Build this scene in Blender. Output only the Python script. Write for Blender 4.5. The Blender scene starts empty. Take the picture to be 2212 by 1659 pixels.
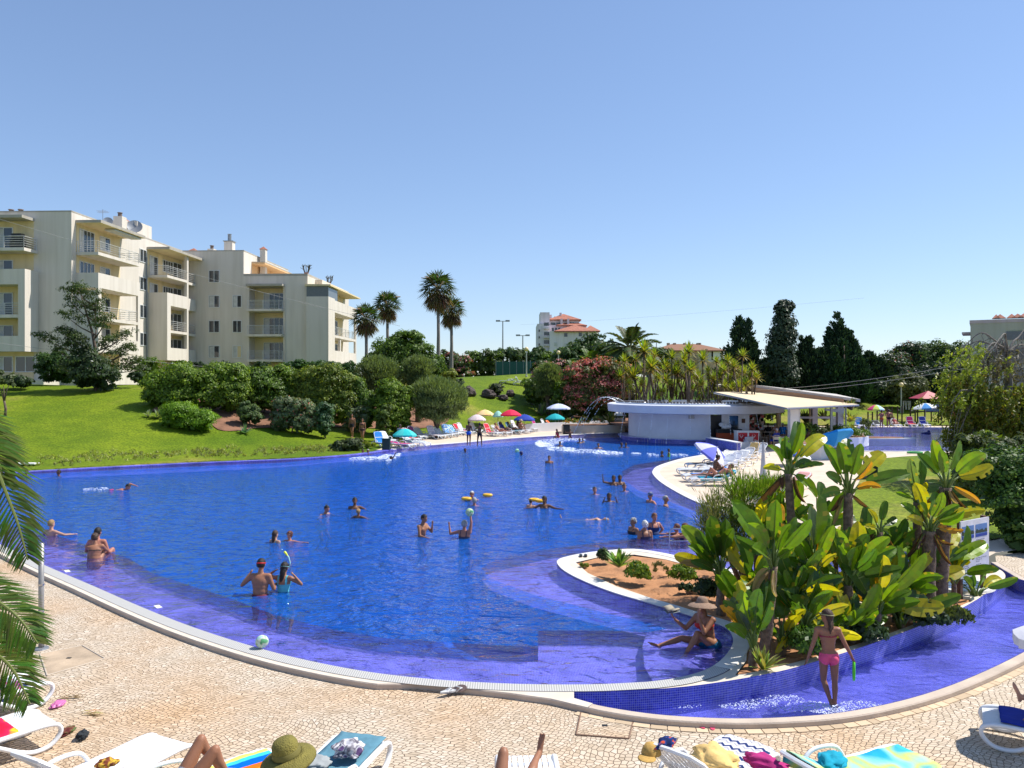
import bpy,bmesh,math,random
import numpy as np
from mathutils import Vector,Matrix,Euler
from mathutils.geometry import delaunay_2d_cdt
R=math.radians
random.seed(7)
scn=bpy.context.scene
COL=scn.collection
# camera / light
H=4.34;F=1971.0;HY=954.0
cam_d=bpy.data.cameras.new('camera');cam=bpy.data.objects.new('camera',cam_d);COL.objects.link(cam)
cam.location=(0,0,H);cam.rotation_euler=(R(90),0,0)
cam_d.sensor_width=36;cam_d.lens=F/2560*36;cam_d.shift_y=-6/2560
cam_d.clip_start=.1;cam_d.clip_end=3000
scn.camera=cam
scn.view_settings.view_transform='Standard';scn.view_settings.look='None'
scn.view_settings.exposure=0.42;scn.view_settings.gamma=1
SUN_AZ,SUN_EL=18.0,54.0
sd=Vector((math.cos(R(SUN_AZ))*math.cos(R(SUN_EL)),math.sin(R(SUN_AZ))*math.cos(R(SUN_EL)),math.sin(R(SUN_EL))))
world=bpy.data.worlds.new('World');scn.world=world;world.use_nodes=True
nt=world.node_tree;nt.nodes.clear()
sky=nt.nodes.new('ShaderNodeTexSky');sky.sky_type='NISHITA';sky.sun_disc=False
sky.sun_elevation=R(SUN_EL);sky.sun_rotation=R(90-SUN_AZ);sky.altitude=0
sky.air_density=1.0;sky.dust_density=.1;sky.ozone_density=3.5
bg=nt.nodes.new('ShaderNodeBackground');bg.inputs[1].default_value=0.17
wo=nt.nodes.new('ShaderNodeOutputWorld')
tn=nt.nodes.new('ShaderNodeMix');tn.data_type='RGBA';tn.blend_type='MULTIPLY';tn.inputs[0].default_value=1;tn.inputs[7].default_value=(.86,.93,1.08,1)
gm=nt.nodes.new('ShaderNodeGamma');gm.inputs[1].default_value=.75
nt.links.new(sky.outputs[0],gm.inputs[0]);nt.links.new(gm.outputs[0],tn.inputs[6]);nt.links.new(tn.outputs[2],bg.inputs[0]);nt.links.new(bg.outputs[0],wo.inputs[0])
ld=bpy.data.lights.new('sun','SUN');ld.energy=5.0;ld.angle=R(.53);ld.color=(1,.955,.88)
sun=bpy.data.objects.new('sun',ld);COL.objects.link(sun)
sun.rotation_euler=sd.to_track_quat('Z','Y').to_euler();sun.location=(30,10,60)
# helpers
S=1.15732
def G(px,py,z=0.0):
 Y=(H-z)*F/(py-HY);return((px-1280)/F*Y,Y)
def G3(px,py,z=0.0):
 x,y=G(px,py,z);return Vector((x,y,z))
def G2(px,py,z=0.0):return G(px*S,py*S,z)
def PX(px,Y):return(px-1280)/F*Y
def PZ(py,Y):return H-(py-HY)*Y/F
def P3(px,py,Y):return Vector((PX(px,Y),Y,PZ(py,Y)))
class MB:
 def __init__(s):s.v=[];s.f=[];s.m=[];s.c=[]
 def add(s,vs,fs,m=0,c=None):
  o=len(s.v);s.v+=[tuple(v)for v in vs]
  for f in fs:s.f.append(tuple(i+o for i in f));s.m.append(m);s.c.append(c)
  return s
 def box(s,c,d,rz=0,m=0,M4=None):
  x,y,z=[k/2 for k in d];ca,sa=math.cos(rz),math.sin(rz)
  vs=[]
  for dz in(-z,z):
   for dx,dy in((-x,-y),(x,-y),(x,y),(-x,y)):
    vs.append((c[0]+dx*ca-dy*sa,c[1]+dx*sa+dy*ca,c[2]+dz))
  if M4:vs=[M4@Vector(v)for v in vs]
  return s.add(vs,[(3,2,1,0),(4,5,6,7),(0,1,5,4),(1,2,6,5),(2,3,7,6),(3,0,4,7)],m)
 def bb(s,x0,x1,y0,y1,z0,z1,m=0):
  return s.box(((x0+x1)/2,(y0+y1)/2,(z0+z1)/2),(abs(x1-x0),abs(y1-y0),abs(z1-z0)),0,m)
 def prism(s,poly,z0,z1,m=0):
  a=sum(poly[i][0]*poly[(i+1)%len(poly)][1]-poly[(i+1)%len(poly)][0]*poly[i][1]for i in range(len(poly)))
  if a<0:poly=poly[::-1]
  n=len(poly);vs=[(p[0],p[1],z0)for p in poly]+[(p[0],p[1],z1)for p in poly]
  fs=[tuple(range(n-1,-1,-1)),tuple(range(n,2*n))]
  for i in range(n):j=(i+1)%n;fs.append((i,j,n+j,n+i))
  return s.add(vs,fs,m)
 def tube(s,pts,r,n=8,m=0,cap=True,flat=1.0,round_=False):
  pts=[Vector(p)for p in pts];k=len(pts)
  if not hasattr(r,'__len__'):r=[r]*k
  r=list(r)
  if round_:
   d0=(pts[0]-pts[1]).normalized();d1=(pts[-1]-pts[-2]).normalized()
   a,b=r[0],r[-1]
   pts=[pts[0]+d0*a*.95,pts[0]+d0*a*.7]+pts+[pts[-1]+d1*b*.7,pts[-1]+d1*b*.95]
   r=[a*.3,a*.7]+r+[b*.7,b*.3];k+=4
  vs=[];up=None
  for i in range(k):
   t=(pts[min(i+1,k-1)]-pts[max(i-1,0)])
   t=t.normalized()if t.length>1e-9 else Vector((0,0,1))
   if up is None:up=Vector((0,0,1))if abs(t.z)<.9 else Vector((0,1,0))
   a=t.cross(up)
   if a.length<1e-6:a=t.orthogonal()
   a.normalize();b=a.cross(t).normalized();up=b
   for j in range(n):
    q=2*math.pi*j/n
    vs.append(pts[i]+a*math.cos(q)*r[i]+b*math.sin(q)*r[i]*flat)
  fs=[]
  for i in range(k-1):
   for j in range(n):
    j2=(j+1)%n;fs.append((i*n+j,i*n+j2,(i+1)*n+j2,(i+1)*n+j))
  if cap:fs+=[tuple(range(n-1,-1,-1)),tuple(range((k-1)*n,k*n))]
  return s.add(vs,fs,m)
 def ell(s,c,r,nu=14,nv=9,M3=None,m=0):
  if not hasattr(r,'__len__'):r=(r,r,r)
  vs=[];c=Vector(c)
  for i in range(1,nv):
   a=math.pi*i/nv
   for j in range(nu):
    b=2*math.pi*j/nu
    p=Vector((r[0]*math.sin(a)*math.cos(b),r[1]*math.sin(a)*math.sin(b),r[2]*math.cos(a)))
    if M3:p=M3@p
    vs.append(c+p)
  t=Vector((0,0,r[2]));bt=Vector((0,0,-r[2]))
  if M3:t=M3@t;bt=M3@bt
  vs+=[c+t,c+bt];T=len(vs)-2;B=T+1;fs=[]
  for i in range(nv-2):
   for j in range(nu):
    j2=(j+1)%nu;fs.append((i*nu+j,(i+1)*nu+j,(i+1)*nu+j2,i*nu+j2))
  for j in range(nu):
   j2=(j+1)%nu;fs.append((T,j,j2));fs.append((B,(nv-2)*nu+j2,(nv-2)*nu+j))
  return s.add(vs,fs,m)
 def lathe(s,prof,n=24,c=(0,0,0),m=0,a0=0,a1=None):
  full=a1 is None;a1=2*math.pi if full else a1
  k=len(prof);vs=[];cnt=n if full else n+1
  for j in range(cnt):
   a=a0+(a1-a0)*j/n
   for r,z in prof:vs.append((c[0]+r*math.cos(a),c[1]+r*math.sin(a),c[2]+z))
  fs=[]
  for j in range(n):
   j2=(j+1)%cnt
   for i in range(k-1):fs.append((j*k+i,j2*k+i,j2*k+i+1,j*k+i+1))
  return s.add(vs,fs,m)
 def grid(s,P,m=0,c=None):
  a,b=len(P),len(P[0]);vs=[p for row in P for p in row]
  fs=[(i*b+j,i*b+j+1,(i+1)*b+j+1,(i+1)*b+j)for i in range(a-1)for j in range(b-1)]
  return s.add(vs,fs,m,c)
 def build(s,name,mats,parent=None,smooth=False,loc=None):
  me=bpy.data.meshes.new(name);me.from_pydata(s.v,[],s.f)
  if not isinstance(mats,(list,tuple)):mats=[mats]
  for mt in mats:me.materials.append(mt)
  if len(mats)>1:me.polygons.foreach_set('material_index',s.m)
  if smooth:me.polygons.foreach_set('use_smooth',[True]*len(s.f))
  if any(c is not None for c in s.c):
   at=me.color_attributes.new('Col','FLOAT_COLOR','CORNER');arr=[]
   for f,c in zip(s.f,s.c):
    c=c or(1,1,1);arr+=[c[0],c[1],c[2],1.0]*len(f)
   at.data.foreach_set('color',arr)
  me.update()
  o=bpy.data.objects.new(name,me);COL.objects.link(o)
  if parent:o.parent=parent
  if loc is not None:o.location=loc
  return o
def tag(o,label=None,cat=None,group=None,kind=None):
 if label:o['label']=label
 if cat:o['category']=cat
 if group:o['group']=group
 if kind:o['kind']=kind
 return o
def thing(name,label,cat,loc=(0,0,0),rz=0,group=None,kind=None):
 o=bpy.data.objects.new(name,None);COL.objects.link(o);o.empty_display_size=.3
 o.location=loc;o.rotation_euler=(0,0,rz)
 return tag(o,label,cat,group,kind)
def kids(o):return[c for c in bpy.data.objects if c.parent==o]
def copy_tree(o,parent=None,**kw):
 ch=kids(o);c=o.copy();COL.objects.link(c)
 if parent:c.parent=parent
 for k in ch:copy_tree(k,c)
 if kw.get('loc')is not None:c.location=kw['loc']
 if 'rz' in kw:c.rotation_euler=(0,0,kw['rz'])
 if 'sc' in kw:sc=kw['sc'];c.scale=sc if hasattr(sc,'__len__')else(sc,)*3
 tag(c,kw.get('label'),None,kw.get('group'))
 return c
ORD=['first','second','third','fourth','fifth','sixth','seventh','eighth','ninth','tenth','eleventh','twelfth','thirteenth','fourteenth','fifteenth','sixteenth','seventeenth','eighteenth','nineteenth','twentieth']
def ordn(i):
 if i<20:return ORD[i]
 t,u=divmod(i+1,10);T={2:'twenty',3:'thirty',4:'forty',5:'fifty',6:'sixty'}[t]
 return({2:'twentieth',3:'thirtieth',4:'fortieth',5:'fiftieth',6:'sixtieth'}[t]if u==0 else T+'-'+ORD[u-1])
 # materials
def newmat(name):
 m=bpy.data.materials.new(name);m.use_nodes=True
 return m,m.node_tree.nodes,m.node_tree.links,m.node_tree.nodes['Principled BSDF']
def M(name,col,rough=.6,var=.12,scale=6,bump=0,metal=0,bscale=None,spec=.4,gloss_attr=False):
 m,N,L,b=newmat(name)
 b.inputs['Roughness'].default_value=rough;b.inputs['Metallic'].default_value=metal
 b.inputs['Specular IOR Level'].default_value=spec
 tc=N.new('ShaderNodeTexCoord')
 if var>0:
  n=N.new('ShaderNodeTexNoise');n.inputs['Scale'].default_value=scale;n.inputs['Detail'].default_value=5
  L.new(tc.outputs['Object'],n.inputs['Vector'])
  r=N.new('ShaderNodeValToRGB');L.new(n.outputs['Fac'],r.inputs[0])
  r.color_ramp.elements[0].position=.3;r.color_ramp.elements[1].position=.72
  r.color_ramp.elements[0].color=tuple(max(0,c*(1-var))for c in col)+(1,)
  r.color_ramp.elements[1].color=tuple(min(1,c*(1+var))for c in col)+(1,)
  L.new(r.outputs[0],b.inputs['Base Color'])
 else:b.inputs['Base Color'].default_value=tuple(col)+(1,)
 if bump:
  n2=N.new('ShaderNodeTexNoise');n2.inputs['Scale'].default_value=bscale or scale*4;n2.inputs['Detail'].default_value=4
  L.new(tc.outputs['Object'],n2.inputs['Vector'])
  bp=N.new('ShaderNodeBump');bp.inputs['Strength'].default_value=bump;bp.inputs['Distance'].default_value=.02
  L.new(n2.outputs['Fac'],bp.inputs['Height']);L.new(bp.outputs[0],b.inputs['Normal'])
 return m
def leafmat(name,trans=.35,rough=.5,spec=.35):
 """colour comes from the face colours of the leaves"""
 m,N,L,b=newmat(name)
 a=N.new('ShaderNodeVertexColor');a.layer_name='Col'
 b.inputs['Roughness'].default_value=rough;b.inputs['Specular IOR Level'].default_value=spec
 L.new(a.outputs[0],b.inputs['Base Color'])
 t=N.new('ShaderNodeBsdfTranslucent')
 mx=N.new('ShaderNodeMix');mx.data_type='RGBA';mx.blend_type='MULTIPLY';mx.inputs[0].default_value=1
 L.new(a.outputs[0],mx.inputs[6]);mx.inputs[7].default_value=(1.7,1.65,.55,1)
 L.new(mx.outputs[2],t.inputs[0])
 ms=N.new('ShaderNodeMixShader');ms.inputs[0].default_value=trans
 L.new(b.outputs[0],ms.inputs[1]);L.new(t.outputs[0],ms.inputs[2])
 L.new(ms.outputs[0],N['Material Output'].inputs[0])
 return m
LEAF=leafmat('foliage');LEAFB=leafmat('broad_leaf',.42,.35,.5);NEEDLE=leafmat('needle_foliage',.12,.7,.2)
BARK=M('bark',(.13,.095,.07),.9,.35,9,.8);BARKG=M('grey_bark',(.2,.18,.16),.9,.3,12,.6)
WHITE=M('white_paint',(.72,.71,.69),.5,.05,3)
PLAST=M('white_plastic',(.74,.75,.77),.28,.03,2,spec=.5)
CREAM=M('cream_stone',(.62,.54,.44),.8,.1,3,.2,bscale=40)
GREYP=M('grey_metal',(.28,.29,.3),.4,.1,5,metal=.5)
STEEL=M('steel',(.5,.5,.5),.25,.05,5,metal=.9)
BLACK=M('black_plastic',(.012,.014,.014),.4,.2,5)
DARKGLASS=M('dark_glass',(.03,.04,.05),.08,.3,.6,spec=.8)
GRNMAT=M('dark_green_plastic',(.012,.035,.03),.5,.2,5)
_mc={}
def CM(name,col,rough=.75,**k):
 if name not in _mc:_mc[name]=M(name,col,rough,**k)
 return _mc[name]
 # flat polygon tools
def inpoly(poly,X,Y):
 X=np.asarray(X,float);Y=np.asarray(Y,float);r=np.zeros(X.shape,bool);n=len(poly)
 for i in range(n):
  x0,y0=poly[i];x1,y1=poly[(i+1)%n]
  if y0==y1:continue
  c=((y0>Y)!=(y1>Y))&(X<(x1-x0)*(Y-y0)/(y1-y0)+x0);r^=c
 return r
def cdt_fill(loops,keep,extra=None):
 """triangulate with the loops as constraints, keep triangles whose centre passes keep(x, y)"""
 vs=[];es=[]
 for lp in loops:
  o=len(vs);vs+=[Vector((p[0],p[1]))for p in lp]
  es+=[(o+i,o+(i+1)%len(lp))for i in range(len(lp))]
 if extra is not None:vs+=[Vector((float(p[0]),float(p[1])))for p in extra]
 ov,oe,of=delaunay_2d_cdt(vs,es,[],0,1e-5)[:3]
 V=np.array([(v.x,v.y)for v in ov]);Fc=np.array([f for f in of if len(f)==3])
 c=V[Fc].mean(1);k=keep(c[:,0],c[:,1]);Fc=Fc[k]
 a,b,d=V[Fc[:,0]],V[Fc[:,1]],V[Fc[:,2]]
 s_=(b[:,0]-a[:,0])*(d[:,1]-a[:,1])-(b[:,1]-a[:,1])*(d[:,0]-a[:,0])
 Fc[s_<0]=Fc[s_<0][:,::-1]
 return V,Fc
def mesh_np(name,V,Fc,mats,smooth=True,parent=None):
 used=np.unique(Fc);mp=-np.ones(len(V),int);mp[used]=np.arange(len(used));V=V[used];Fc=mp[Fc]
 me=bpy.data.meshes.new(name);me.from_pydata(V.tolist(),[],Fc.tolist())
 for m in(mats if isinstance(mats,(list,tuple))else[mats]):me.materials.append(m)
 if smooth:me.polygons.foreach_set('use_smooth',[True]*len(me.polygons))
 me.update();o=bpy.data.objects.new(name,me);COL.objects.link(o)
 if parent:o.parent=parent
 return o
def sheet(name,loops,z,mat,parent=None):
 def keep(X,Y):
  k=inpoly(loops[0],X,Y)
  for h in loops[1:]:k&=~inpoly(h,X,Y)
  return k
 V,Fc=cdt_fill(loops,keep)
 return mesh_np(name,np.c_[V,np.full(len(V),z)],Fc,mat,False,parent)
def offset(pl,d,closed=False):
 """move an open polyline sideways by d (left of travel is +)"""
 out=[];n=len(pl)
 for i in range(n):
  if closed:a,b=pl[i-1],pl[(i+1)%n]
  else:a,b=pl[max(0,i-1)],pl[min(n-1,i+1)]
  tx,ty=b[0]-a[0],b[1]-a[1];l=math.hypot(tx,ty)or 1
  out.append((pl[i][0]-ty/l*d,pl[i][1]+tx/l*d))
 return out
def smooth_line(pl,k=4,closed=False):
 """Catmull-Rom"""
 out=[];n=len(pl);rng=range(n if closed else n-1)
 g=lambda i:pl[i%n]if closed else pl[max(0,min(n-1,i))]
 for i in rng:
  p0,p1,p2,p3=g(i-1),g(i),g(i+1),g(i+2)
  for j in range(k):
   t=j/k;t2=t*t;t3=t2*t
   out.append(tuple(.5*(2*p1[a]+(p2[a]-p0[a])*t+(2*p0[a]-5*p1[a]+4*p2[a]-p3[a])*t2+(3*p1[a]-p0[a]-3*p2[a]+p3[a])*t3)for a in range(len(p1))))
 if not closed:out.append(tuple(pl[-1]))
 return out
def ribbon(mb,prof,pl,m=0,closed=False):
 """sweep a cross-section [(side, z)...] along a plan polyline; side + is left of travel"""
 rows=[]
 for d,z in prof:rows.append([(p[0],p[1],z)for p in offset(pl,d,closed)])
 if closed:rows=[r+[r[0]]for r in rows]
 mb.grid(rows,m)
 # plan of the pool, traced from the photograph
Wpx_front=[(-420,1046),(-300,1076),(-150,1118),(0,1178),(100,1225),(200,1268),(300,1312),(400,1352),(500,1386),(600,1415),(700,1438),(800,1456),(900,1468),(1000,1476),(1100,1481),(1200,1483),(1300,1482),(1400,1477)]
Wpx_bay=[(1400,1477),(1470,1467),(1530,1448),(1565,1422),(1583,1393),(1578,1368),(1555,1352),(1500,1335),(1420,1310),(1330,1284),(1262,1258),(1220,1236),(1204,1220),(1206,1211),(1222,1205),(1255,1198),(1300,1192),(1370,1188),(1440,1198),(1500,1213),(1600,1236),(1780,1262),(1950,1262),(2050,1240),(2085,1228)]
Wpx_right=[(2085,1228),(2060,1218),(1960,1196),(1800,1162),(1620,1124),(1560,1106),(1510,1088),(1470,1069),(1430,1045),(1412,1028),(1410,1018),(1425,1006),(1480,990),(1560,977),(1604,968)]
Wpx_far=[(1340,936),(1300,937),(1200,942),(1100,948),(1000,957),(900,965),(850,972)]
Wpx_farl=[(850,972),(780,982),(700,989),(600,995),(400,1003),(200,1013),(60,1021),(-150,1032),(-420,1042)]
cv=lambda L,z=0:[G2(x,y,z)for x,y in L]
W_front=smooth_line(cv(Wpx_front),5);W_bay=smooth_line(cv(Wpx_bay),4);W_right=smooth_line(cv(Wpx_right),4)
W_far=smooth_line(cv(Wpx_far),4);W_farl=smooth_line(cv(Wpx_farl),4)
W=W_front[:-1]+W_bay[:-1]+W_right+W_far[:-1]+W_farl
Dpx=[(-420,1043.5),(-250,1072),(0,1132),(140,1162),(282,1208),(330,1239),(484,1288),(593,1328),(724,1361),(830,1378),(1000,1390),(1130,1396),(1162,1396),(1163,1362),(1300,1362),(1400,1366),(1440,1358),(1420,1350),(1300,1322),(1150,1284),(1060,1250),(1040,1228),(1060,1214),(1180,1187),(1343,1166),(1500,1162),(1620,1172),(1780,1200),(1900,1214),(1880,1204),(1750,1178),(1600,1142),(1516,1111),(1452,1086),(1376,1058),(1346,1035),(1344,1018),(1371,1004),(1515,982),(1560,969),(1350,945),(1200,948),(1000,963),(850,979),(600,1000),(200,1018),(-100,1032)]
D=cv(Dpx)
Npx=[(1240,1498),(1350,1496),(1480,1487),(1600,1470),(1700,1450),(1800,1421),(1900,1388),(2000,1350),(2080,1315),(2130,1285),(2160,1262),(2172,1248),(2165,1236),(2150,1230),(2125,1225)]
Opx=[(1240,1512),(1300,1528),(1400,1544),(1500,1552),(1600,1555),(1700,1552),(1800,1544),(1900,1527),(2000,1501),(2100,1464),(2212,1410),(2330,1340),(2385,1300),(2350,1270),(2280,1262),(2212,1256),(2180,1240),(2140,1216)]
Nl=smooth_line(cv(Npx),4);Ol=smooth_line(cv(Opx),4)
channel=Ol+Nl[::-1]
Spx=[(1244,1217),(1300,1204),(1370,1200),(1440,1211),(1500,1227),(1600,1250),(1780,1276),(1950,1276),(2030,1262),(2060,1262),(2075,1290),(2095,1292),(2100,1300),(2060,1318),(2000,1342),(1900,1379),(1800,1411),(1700,1439),(1630,1455),(1588,1462),(1612,1430),(1615,1395),(1600,1362),(1566,1345),(1480,1319),(1400,1292),(1330,1268),(1270,1240)]
soil_poly=cv(Spx)
Kpx=[(2050,1100),(2070,1120),(2110,1128),(2560,1128),(2760,1112),(2700,1080),(2600,1072),(2150,1069),(2090,1076)]
K=smooth_line([G(x,y)for x,y in Kpx],3,True)
FD2=[G(935,1127),G(1050,1096),G(1150,1086),G(1250,1080.5),G(1400,1075),G(1580,1070.5)]
neck=[G2(2150,1196),G2(2420,1160)]
# terrain height
_xs=[-300,-90,-45,-25,-15,-3,5,15,35,42,50,62,300]
_yf=[34,34,34,39,50,63,71,75,77,77,77,77,77]
_rz=[4.2,4.2,4.0,4.0,4.2,5.0,5.3,5.0,3.9,2.6,1.5,1.3,2.5]
_w=[32,32,32,30,30,30,27,26,24,22,20,20,60]
def hz(X,Y):
 X=np.asarray(X,float);Y=np.asarray(Y,float)
 yf=np.interp(X,_xs,_yf);rz=np.interp(X,_xs,_rz);w=np.interp(X,_xs,_w)
 t=np.clip((Y-yf)/w,0,1);t=t*t*(3-2*t)
 far=np.clip((Y-115)/200,0,1)*2
 und=.12*np.sin(X*.35+Y*.2)*np.sin(Y*.27-X*.12)*np.clip((Y-yf-2)/8,0,1)
 return .02+rz*t+und-far
def hzf(x,y):return float(hz(x,y))
# terrain mesh (lawn) reaching the horizon, with the paved zone cut out
zone=[(-60,-8),(-60,W_farl[-1][1])]+W_farl[::-1]+FD2+[(12,76.5),(70,77),(70,-8)]
gx=np.concatenate([np.linspace(-900,-110,14),np.arange(-100,101,1.6),np.linspace(112,900,14)])
gy=np.concatenate([np.linspace(-500,-12,8),np.arange(-8,125,1.6),np.linspace(130,1400,20)])
XX,YY=np.meshgrid(gx,gy);XX=XX.ravel();YY=YY.ravel()
rs=np.random.RandomState(3);XX=XX+rs.uniform(-.2,.2,len(XX));YY=YY+rs.uniform(-.2,.2,len(YY))
k=~inpoly(zone,XX,YY)
V,Fc=cdt_fill([zone],lambda X,Y:~inpoly(zone,X,Y),np.c_[XX[k],YY[k]])
def grass_mat():
 m,N,L,b=newmat('lawn_grass')
 tc=N.new('ShaderNodeTexCoord')
 def noise(s,d=4,vec=None):
  n=N.new('ShaderNodeTexNoise');n.inputs['Scale'].default_value=s;n.inputs['Detail'].default_value=d
  L.new(vec or tc.outputs['Object'],n.inputs['Vector']);return n
 n1=noise(.09,5);n2=noise(9,6);n3=noise(.7,5)
 r1=N.new('ShaderNodeValToRGB');e=r1.color_ramp.elements
 e[0].position=.3;e[0].color=(.065,.135,.004,1);e[1].position=.56;e[1].color=(.15,.215,.008,1)
 x=r1.color_ramp.elements.new(.64);x.color=(.26,.25,.05,1)
 L.new(n1.outputs[0],r1.inputs[0])
 r2=N.new('ShaderNodeValToRGB');e=r2.color_ramp.elements
 e[0].position=.32;e[0].color=(.5,.52,.5,1);e[1].position=.68;e[1].color=(1.35,1.28,1.25,1)
 L.new(n2.outputs[0],r2.inputs[0])
 r3=N.new('ShaderNodeValToRGB');e=r3.color_ramp.elements
 e[0].position=.35;e[0].color=(.82,.86,.8,1);e[1].position=.65;e[1].color=(1.15,1.1,1.1,1)
 L.new(n3.outputs[0],r3.inputs[0])
 a=N.new('ShaderNodeMix');a.data_type='RGBA';a.blend_type='MULTIPLY';a.inputs[0].default_value=1
 L.new(r1.outputs[0],a.inputs[6]);L.new(r2.outputs[0],a.inputs[7])
 c=N.new('ShaderNodeMix');c.data_type='RGBA';c.blend_type='MULTIPLY';c.inputs[0].default_value=1
 L.new(a.outputs[2],c.inputs[6]);L.new(r3.outputs[0],c.inputs[7])
 L.new(c.outputs[2],b.inputs['Base Color']);b.inputs['Roughness'].default_value=.8;b.inputs['Specular IOR Level'].default_value=.15
 bp=N.new('ShaderNodeBump');bp.inputs['Strength'].default_value=.6;bp.inputs['Distance'].default_value=.06
 n4=noise(22,4);L.new(n4.outputs[0],bp.inputs['Height']);L.new(bp.outputs[0],b.inputs['Normal'])
 return m
GRASS=grass_mat()
o=mesh_np('lawn',np.c_[V,hz(V[:,0],V[:,1])],Fc,GRASS);tag(o,kind='structure')
def cobble_mat():
 m,N,L,b=newmat('cobble_paving')
 tc=N.new('ShaderNodeTexCoord')
 nw=N.new('ShaderNodeTexNoise');nw.inputs['Scale'].default_value=.55;nw.inputs['Detail'].default_value=2
 L.new(tc.outputs['Object'],nw.inputs['Vector'])
 sc=N.new('ShaderNodeVectorMath');sc.operation='SCALE';sc.inputs['Scale'].default_value=.9
 L.new(nw.outputs['Color'],sc.inputs[0])
 ad=N.new('ShaderNodeVectorMath');L.new(tc.outputs['Object'],ad.inputs[0]);L.new(sc.outputs[0],ad.inputs[1])
 mp=N.new('ShaderNodeMapping');mp.inputs['Scale'].default_value=(13.5,17,0);mp.inputs['Rotation'].default_value=(0,0,.5)
 L.new(ad.outputs[0],mp.inputs['Vector'])
 v1=N.new('ShaderNodeTexVoronoi');v1.feature='DISTANCE_TO_EDGE';v1.voronoi_dimensions='2D';v1.inputs['Scale'].default_value=1;v1.inputs['Randomness'].default_value=.62
 v2=N.new('ShaderNodeTexVoronoi');v2.feature='F1';v2.voronoi_dimensions='2D';v2.inputs['Scale'].default_value=1;v2.inputs['Randomness'].default_value=.62
 L.new(mp.outputs[0],v1.inputs['Vector']);L.new(mp.outputs[0],v2.inputs['Vector'])
 stn=N.new('ShaderNodeValToRGB');e=stn.color_ramp.elements
 e[0].position=0;e[0].color=(.43,.34,.24,1);e[1].position=1;e[1].color=(.63,.54,.43,1)
 x=e.new(.4);x.color=(.57,.47,.35,1);x=e.new(.75);x.color=(.54,.44,.33,1)
 sp=N.new('ShaderNodeSeparateColor');L.new(v2.outputs['Color'],sp.inputs[0]);L.new(sp.outputs[0],stn.inputs[0])
 n1=N.new('ShaderNodeTexNoise');n1.inputs['Scale'].default_value=.35;n1.inputs['Detail'].default_value=6
 L.new(tc.outputs['Object'],n1.inputs['Vector'])
 r1=N.new('ShaderNodeValToRGB');e=r1.color_ramp.elements;e[0].position=.45;e[0].color=(1,1,1,1);e[1].position=.7;e[1].color=(1.02,.82,.62,1)
 L.new(n1.outputs[0],r1.inputs[0])
 mu=N.new('ShaderNodeMix');mu.data_type='RGBA';mu.blend_type='MULTIPLY';mu.inputs[0].default_value=1
 L.new(stn.outputs[0],mu.inputs[6]);L.new(r1.outputs[0],mu.inputs[7])
 nf=N.new('ShaderNodeTexNoise');nf.inputs['Scale'].default_value=30;nf.inputs['Detail'].default_value=3;L.new(tc.outputs['Object'],nf.inputs['Vector'])
 mr=N.new('ShaderNodeMapRange');mr.inputs[1].default_value=.02;mr.inputs[2].default_value=.085;L.new(v1.outputs['Distance'],mr.inputs[0])
 mx=N.new('ShaderNodeMix');mx.data_type='RGBA';L.new(mr.outputs[0],mx.inputs[0])
 mx.inputs[6].default_value=(.13,.08,.045,1);L.new(mu.outputs[2],mx.inputs[7])
 L.new(mx.outputs[2],b.inputs['Base Color']);b.inputs['Roughness'].default_value=.75
 bp=N.new('ShaderNodeBump');bp.inputs['Strength'].default_value=.7;bp.inputs['Distance'].default_value=.012
 ma=N.new('ShaderNodeMath');ma.operation='MULTIPLY_ADD';L.new(nf.outputs[0],ma.inputs[0]);ma.inputs[1].default_value=.4;L.new(mr.outputs[0],ma.inputs[2])
 L.new(ma.outputs[0],bp.inputs['Height']);L.new(bp.outputs[0],b.inputs['Normal'])
 return m
COBBLE=cobble_mat()
SAND=M('pale_deck_paving',(.6,.49,.38),.85,.12,1.2,.4,bscale=30)
frontZ=-.055
front_line=[p for p in W_front]
kerb_out=offset(Ol,-.14)
E_line=[p for p,q in zip(offset(W_front,-.36),W_front)if q[0]/q[1]*F+1280<850*S]+cv([(900,1480),(1000,1489.5),(1100,1500.5),(1190,1513)])
E_line=E_line+offset(Ol,-.15)[3:]
fd=[(-60,-8),(-60,W_front[0][1])]+offset(E_line,.02)+neck+[(70,neck[-1][1]),(70,-8)]
o=sheet('pool_deck',[fd],frontZ,COBBLE);tag(o,kind='structure')
rd=offset(W_right,-.03)+[G2(1640,940)]+[(12,62)]+offset(W_far,-.03)[1:]+FD2+[(12,76.5),(70,77),(70,neck[-1][1])]+neck[::-1]
V2,F2=cdt_fill([rd,K],lambda X,Y:inpoly(rd,X,Y)&~inpoly(K,X,Y))
o=mesh_np('far_deck',np.c_[V2,np.full(len(V2),.02)],F2,SAND,False);tag(o,kind='structure')
lawn_px=[(2185,1156),(2300,1141),(2450,1136),(2700,1134),(2900,1180),(2760,1290),(2560,1335),(2440,1360),(2270,1385),(2170,1340),(2130,1260)]
o=sheet('side_lawn',[smooth_line([G(x,y)for x,y in lawn_px],3,True)],.05,GRASS);tag(o,kind='structure')
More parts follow.
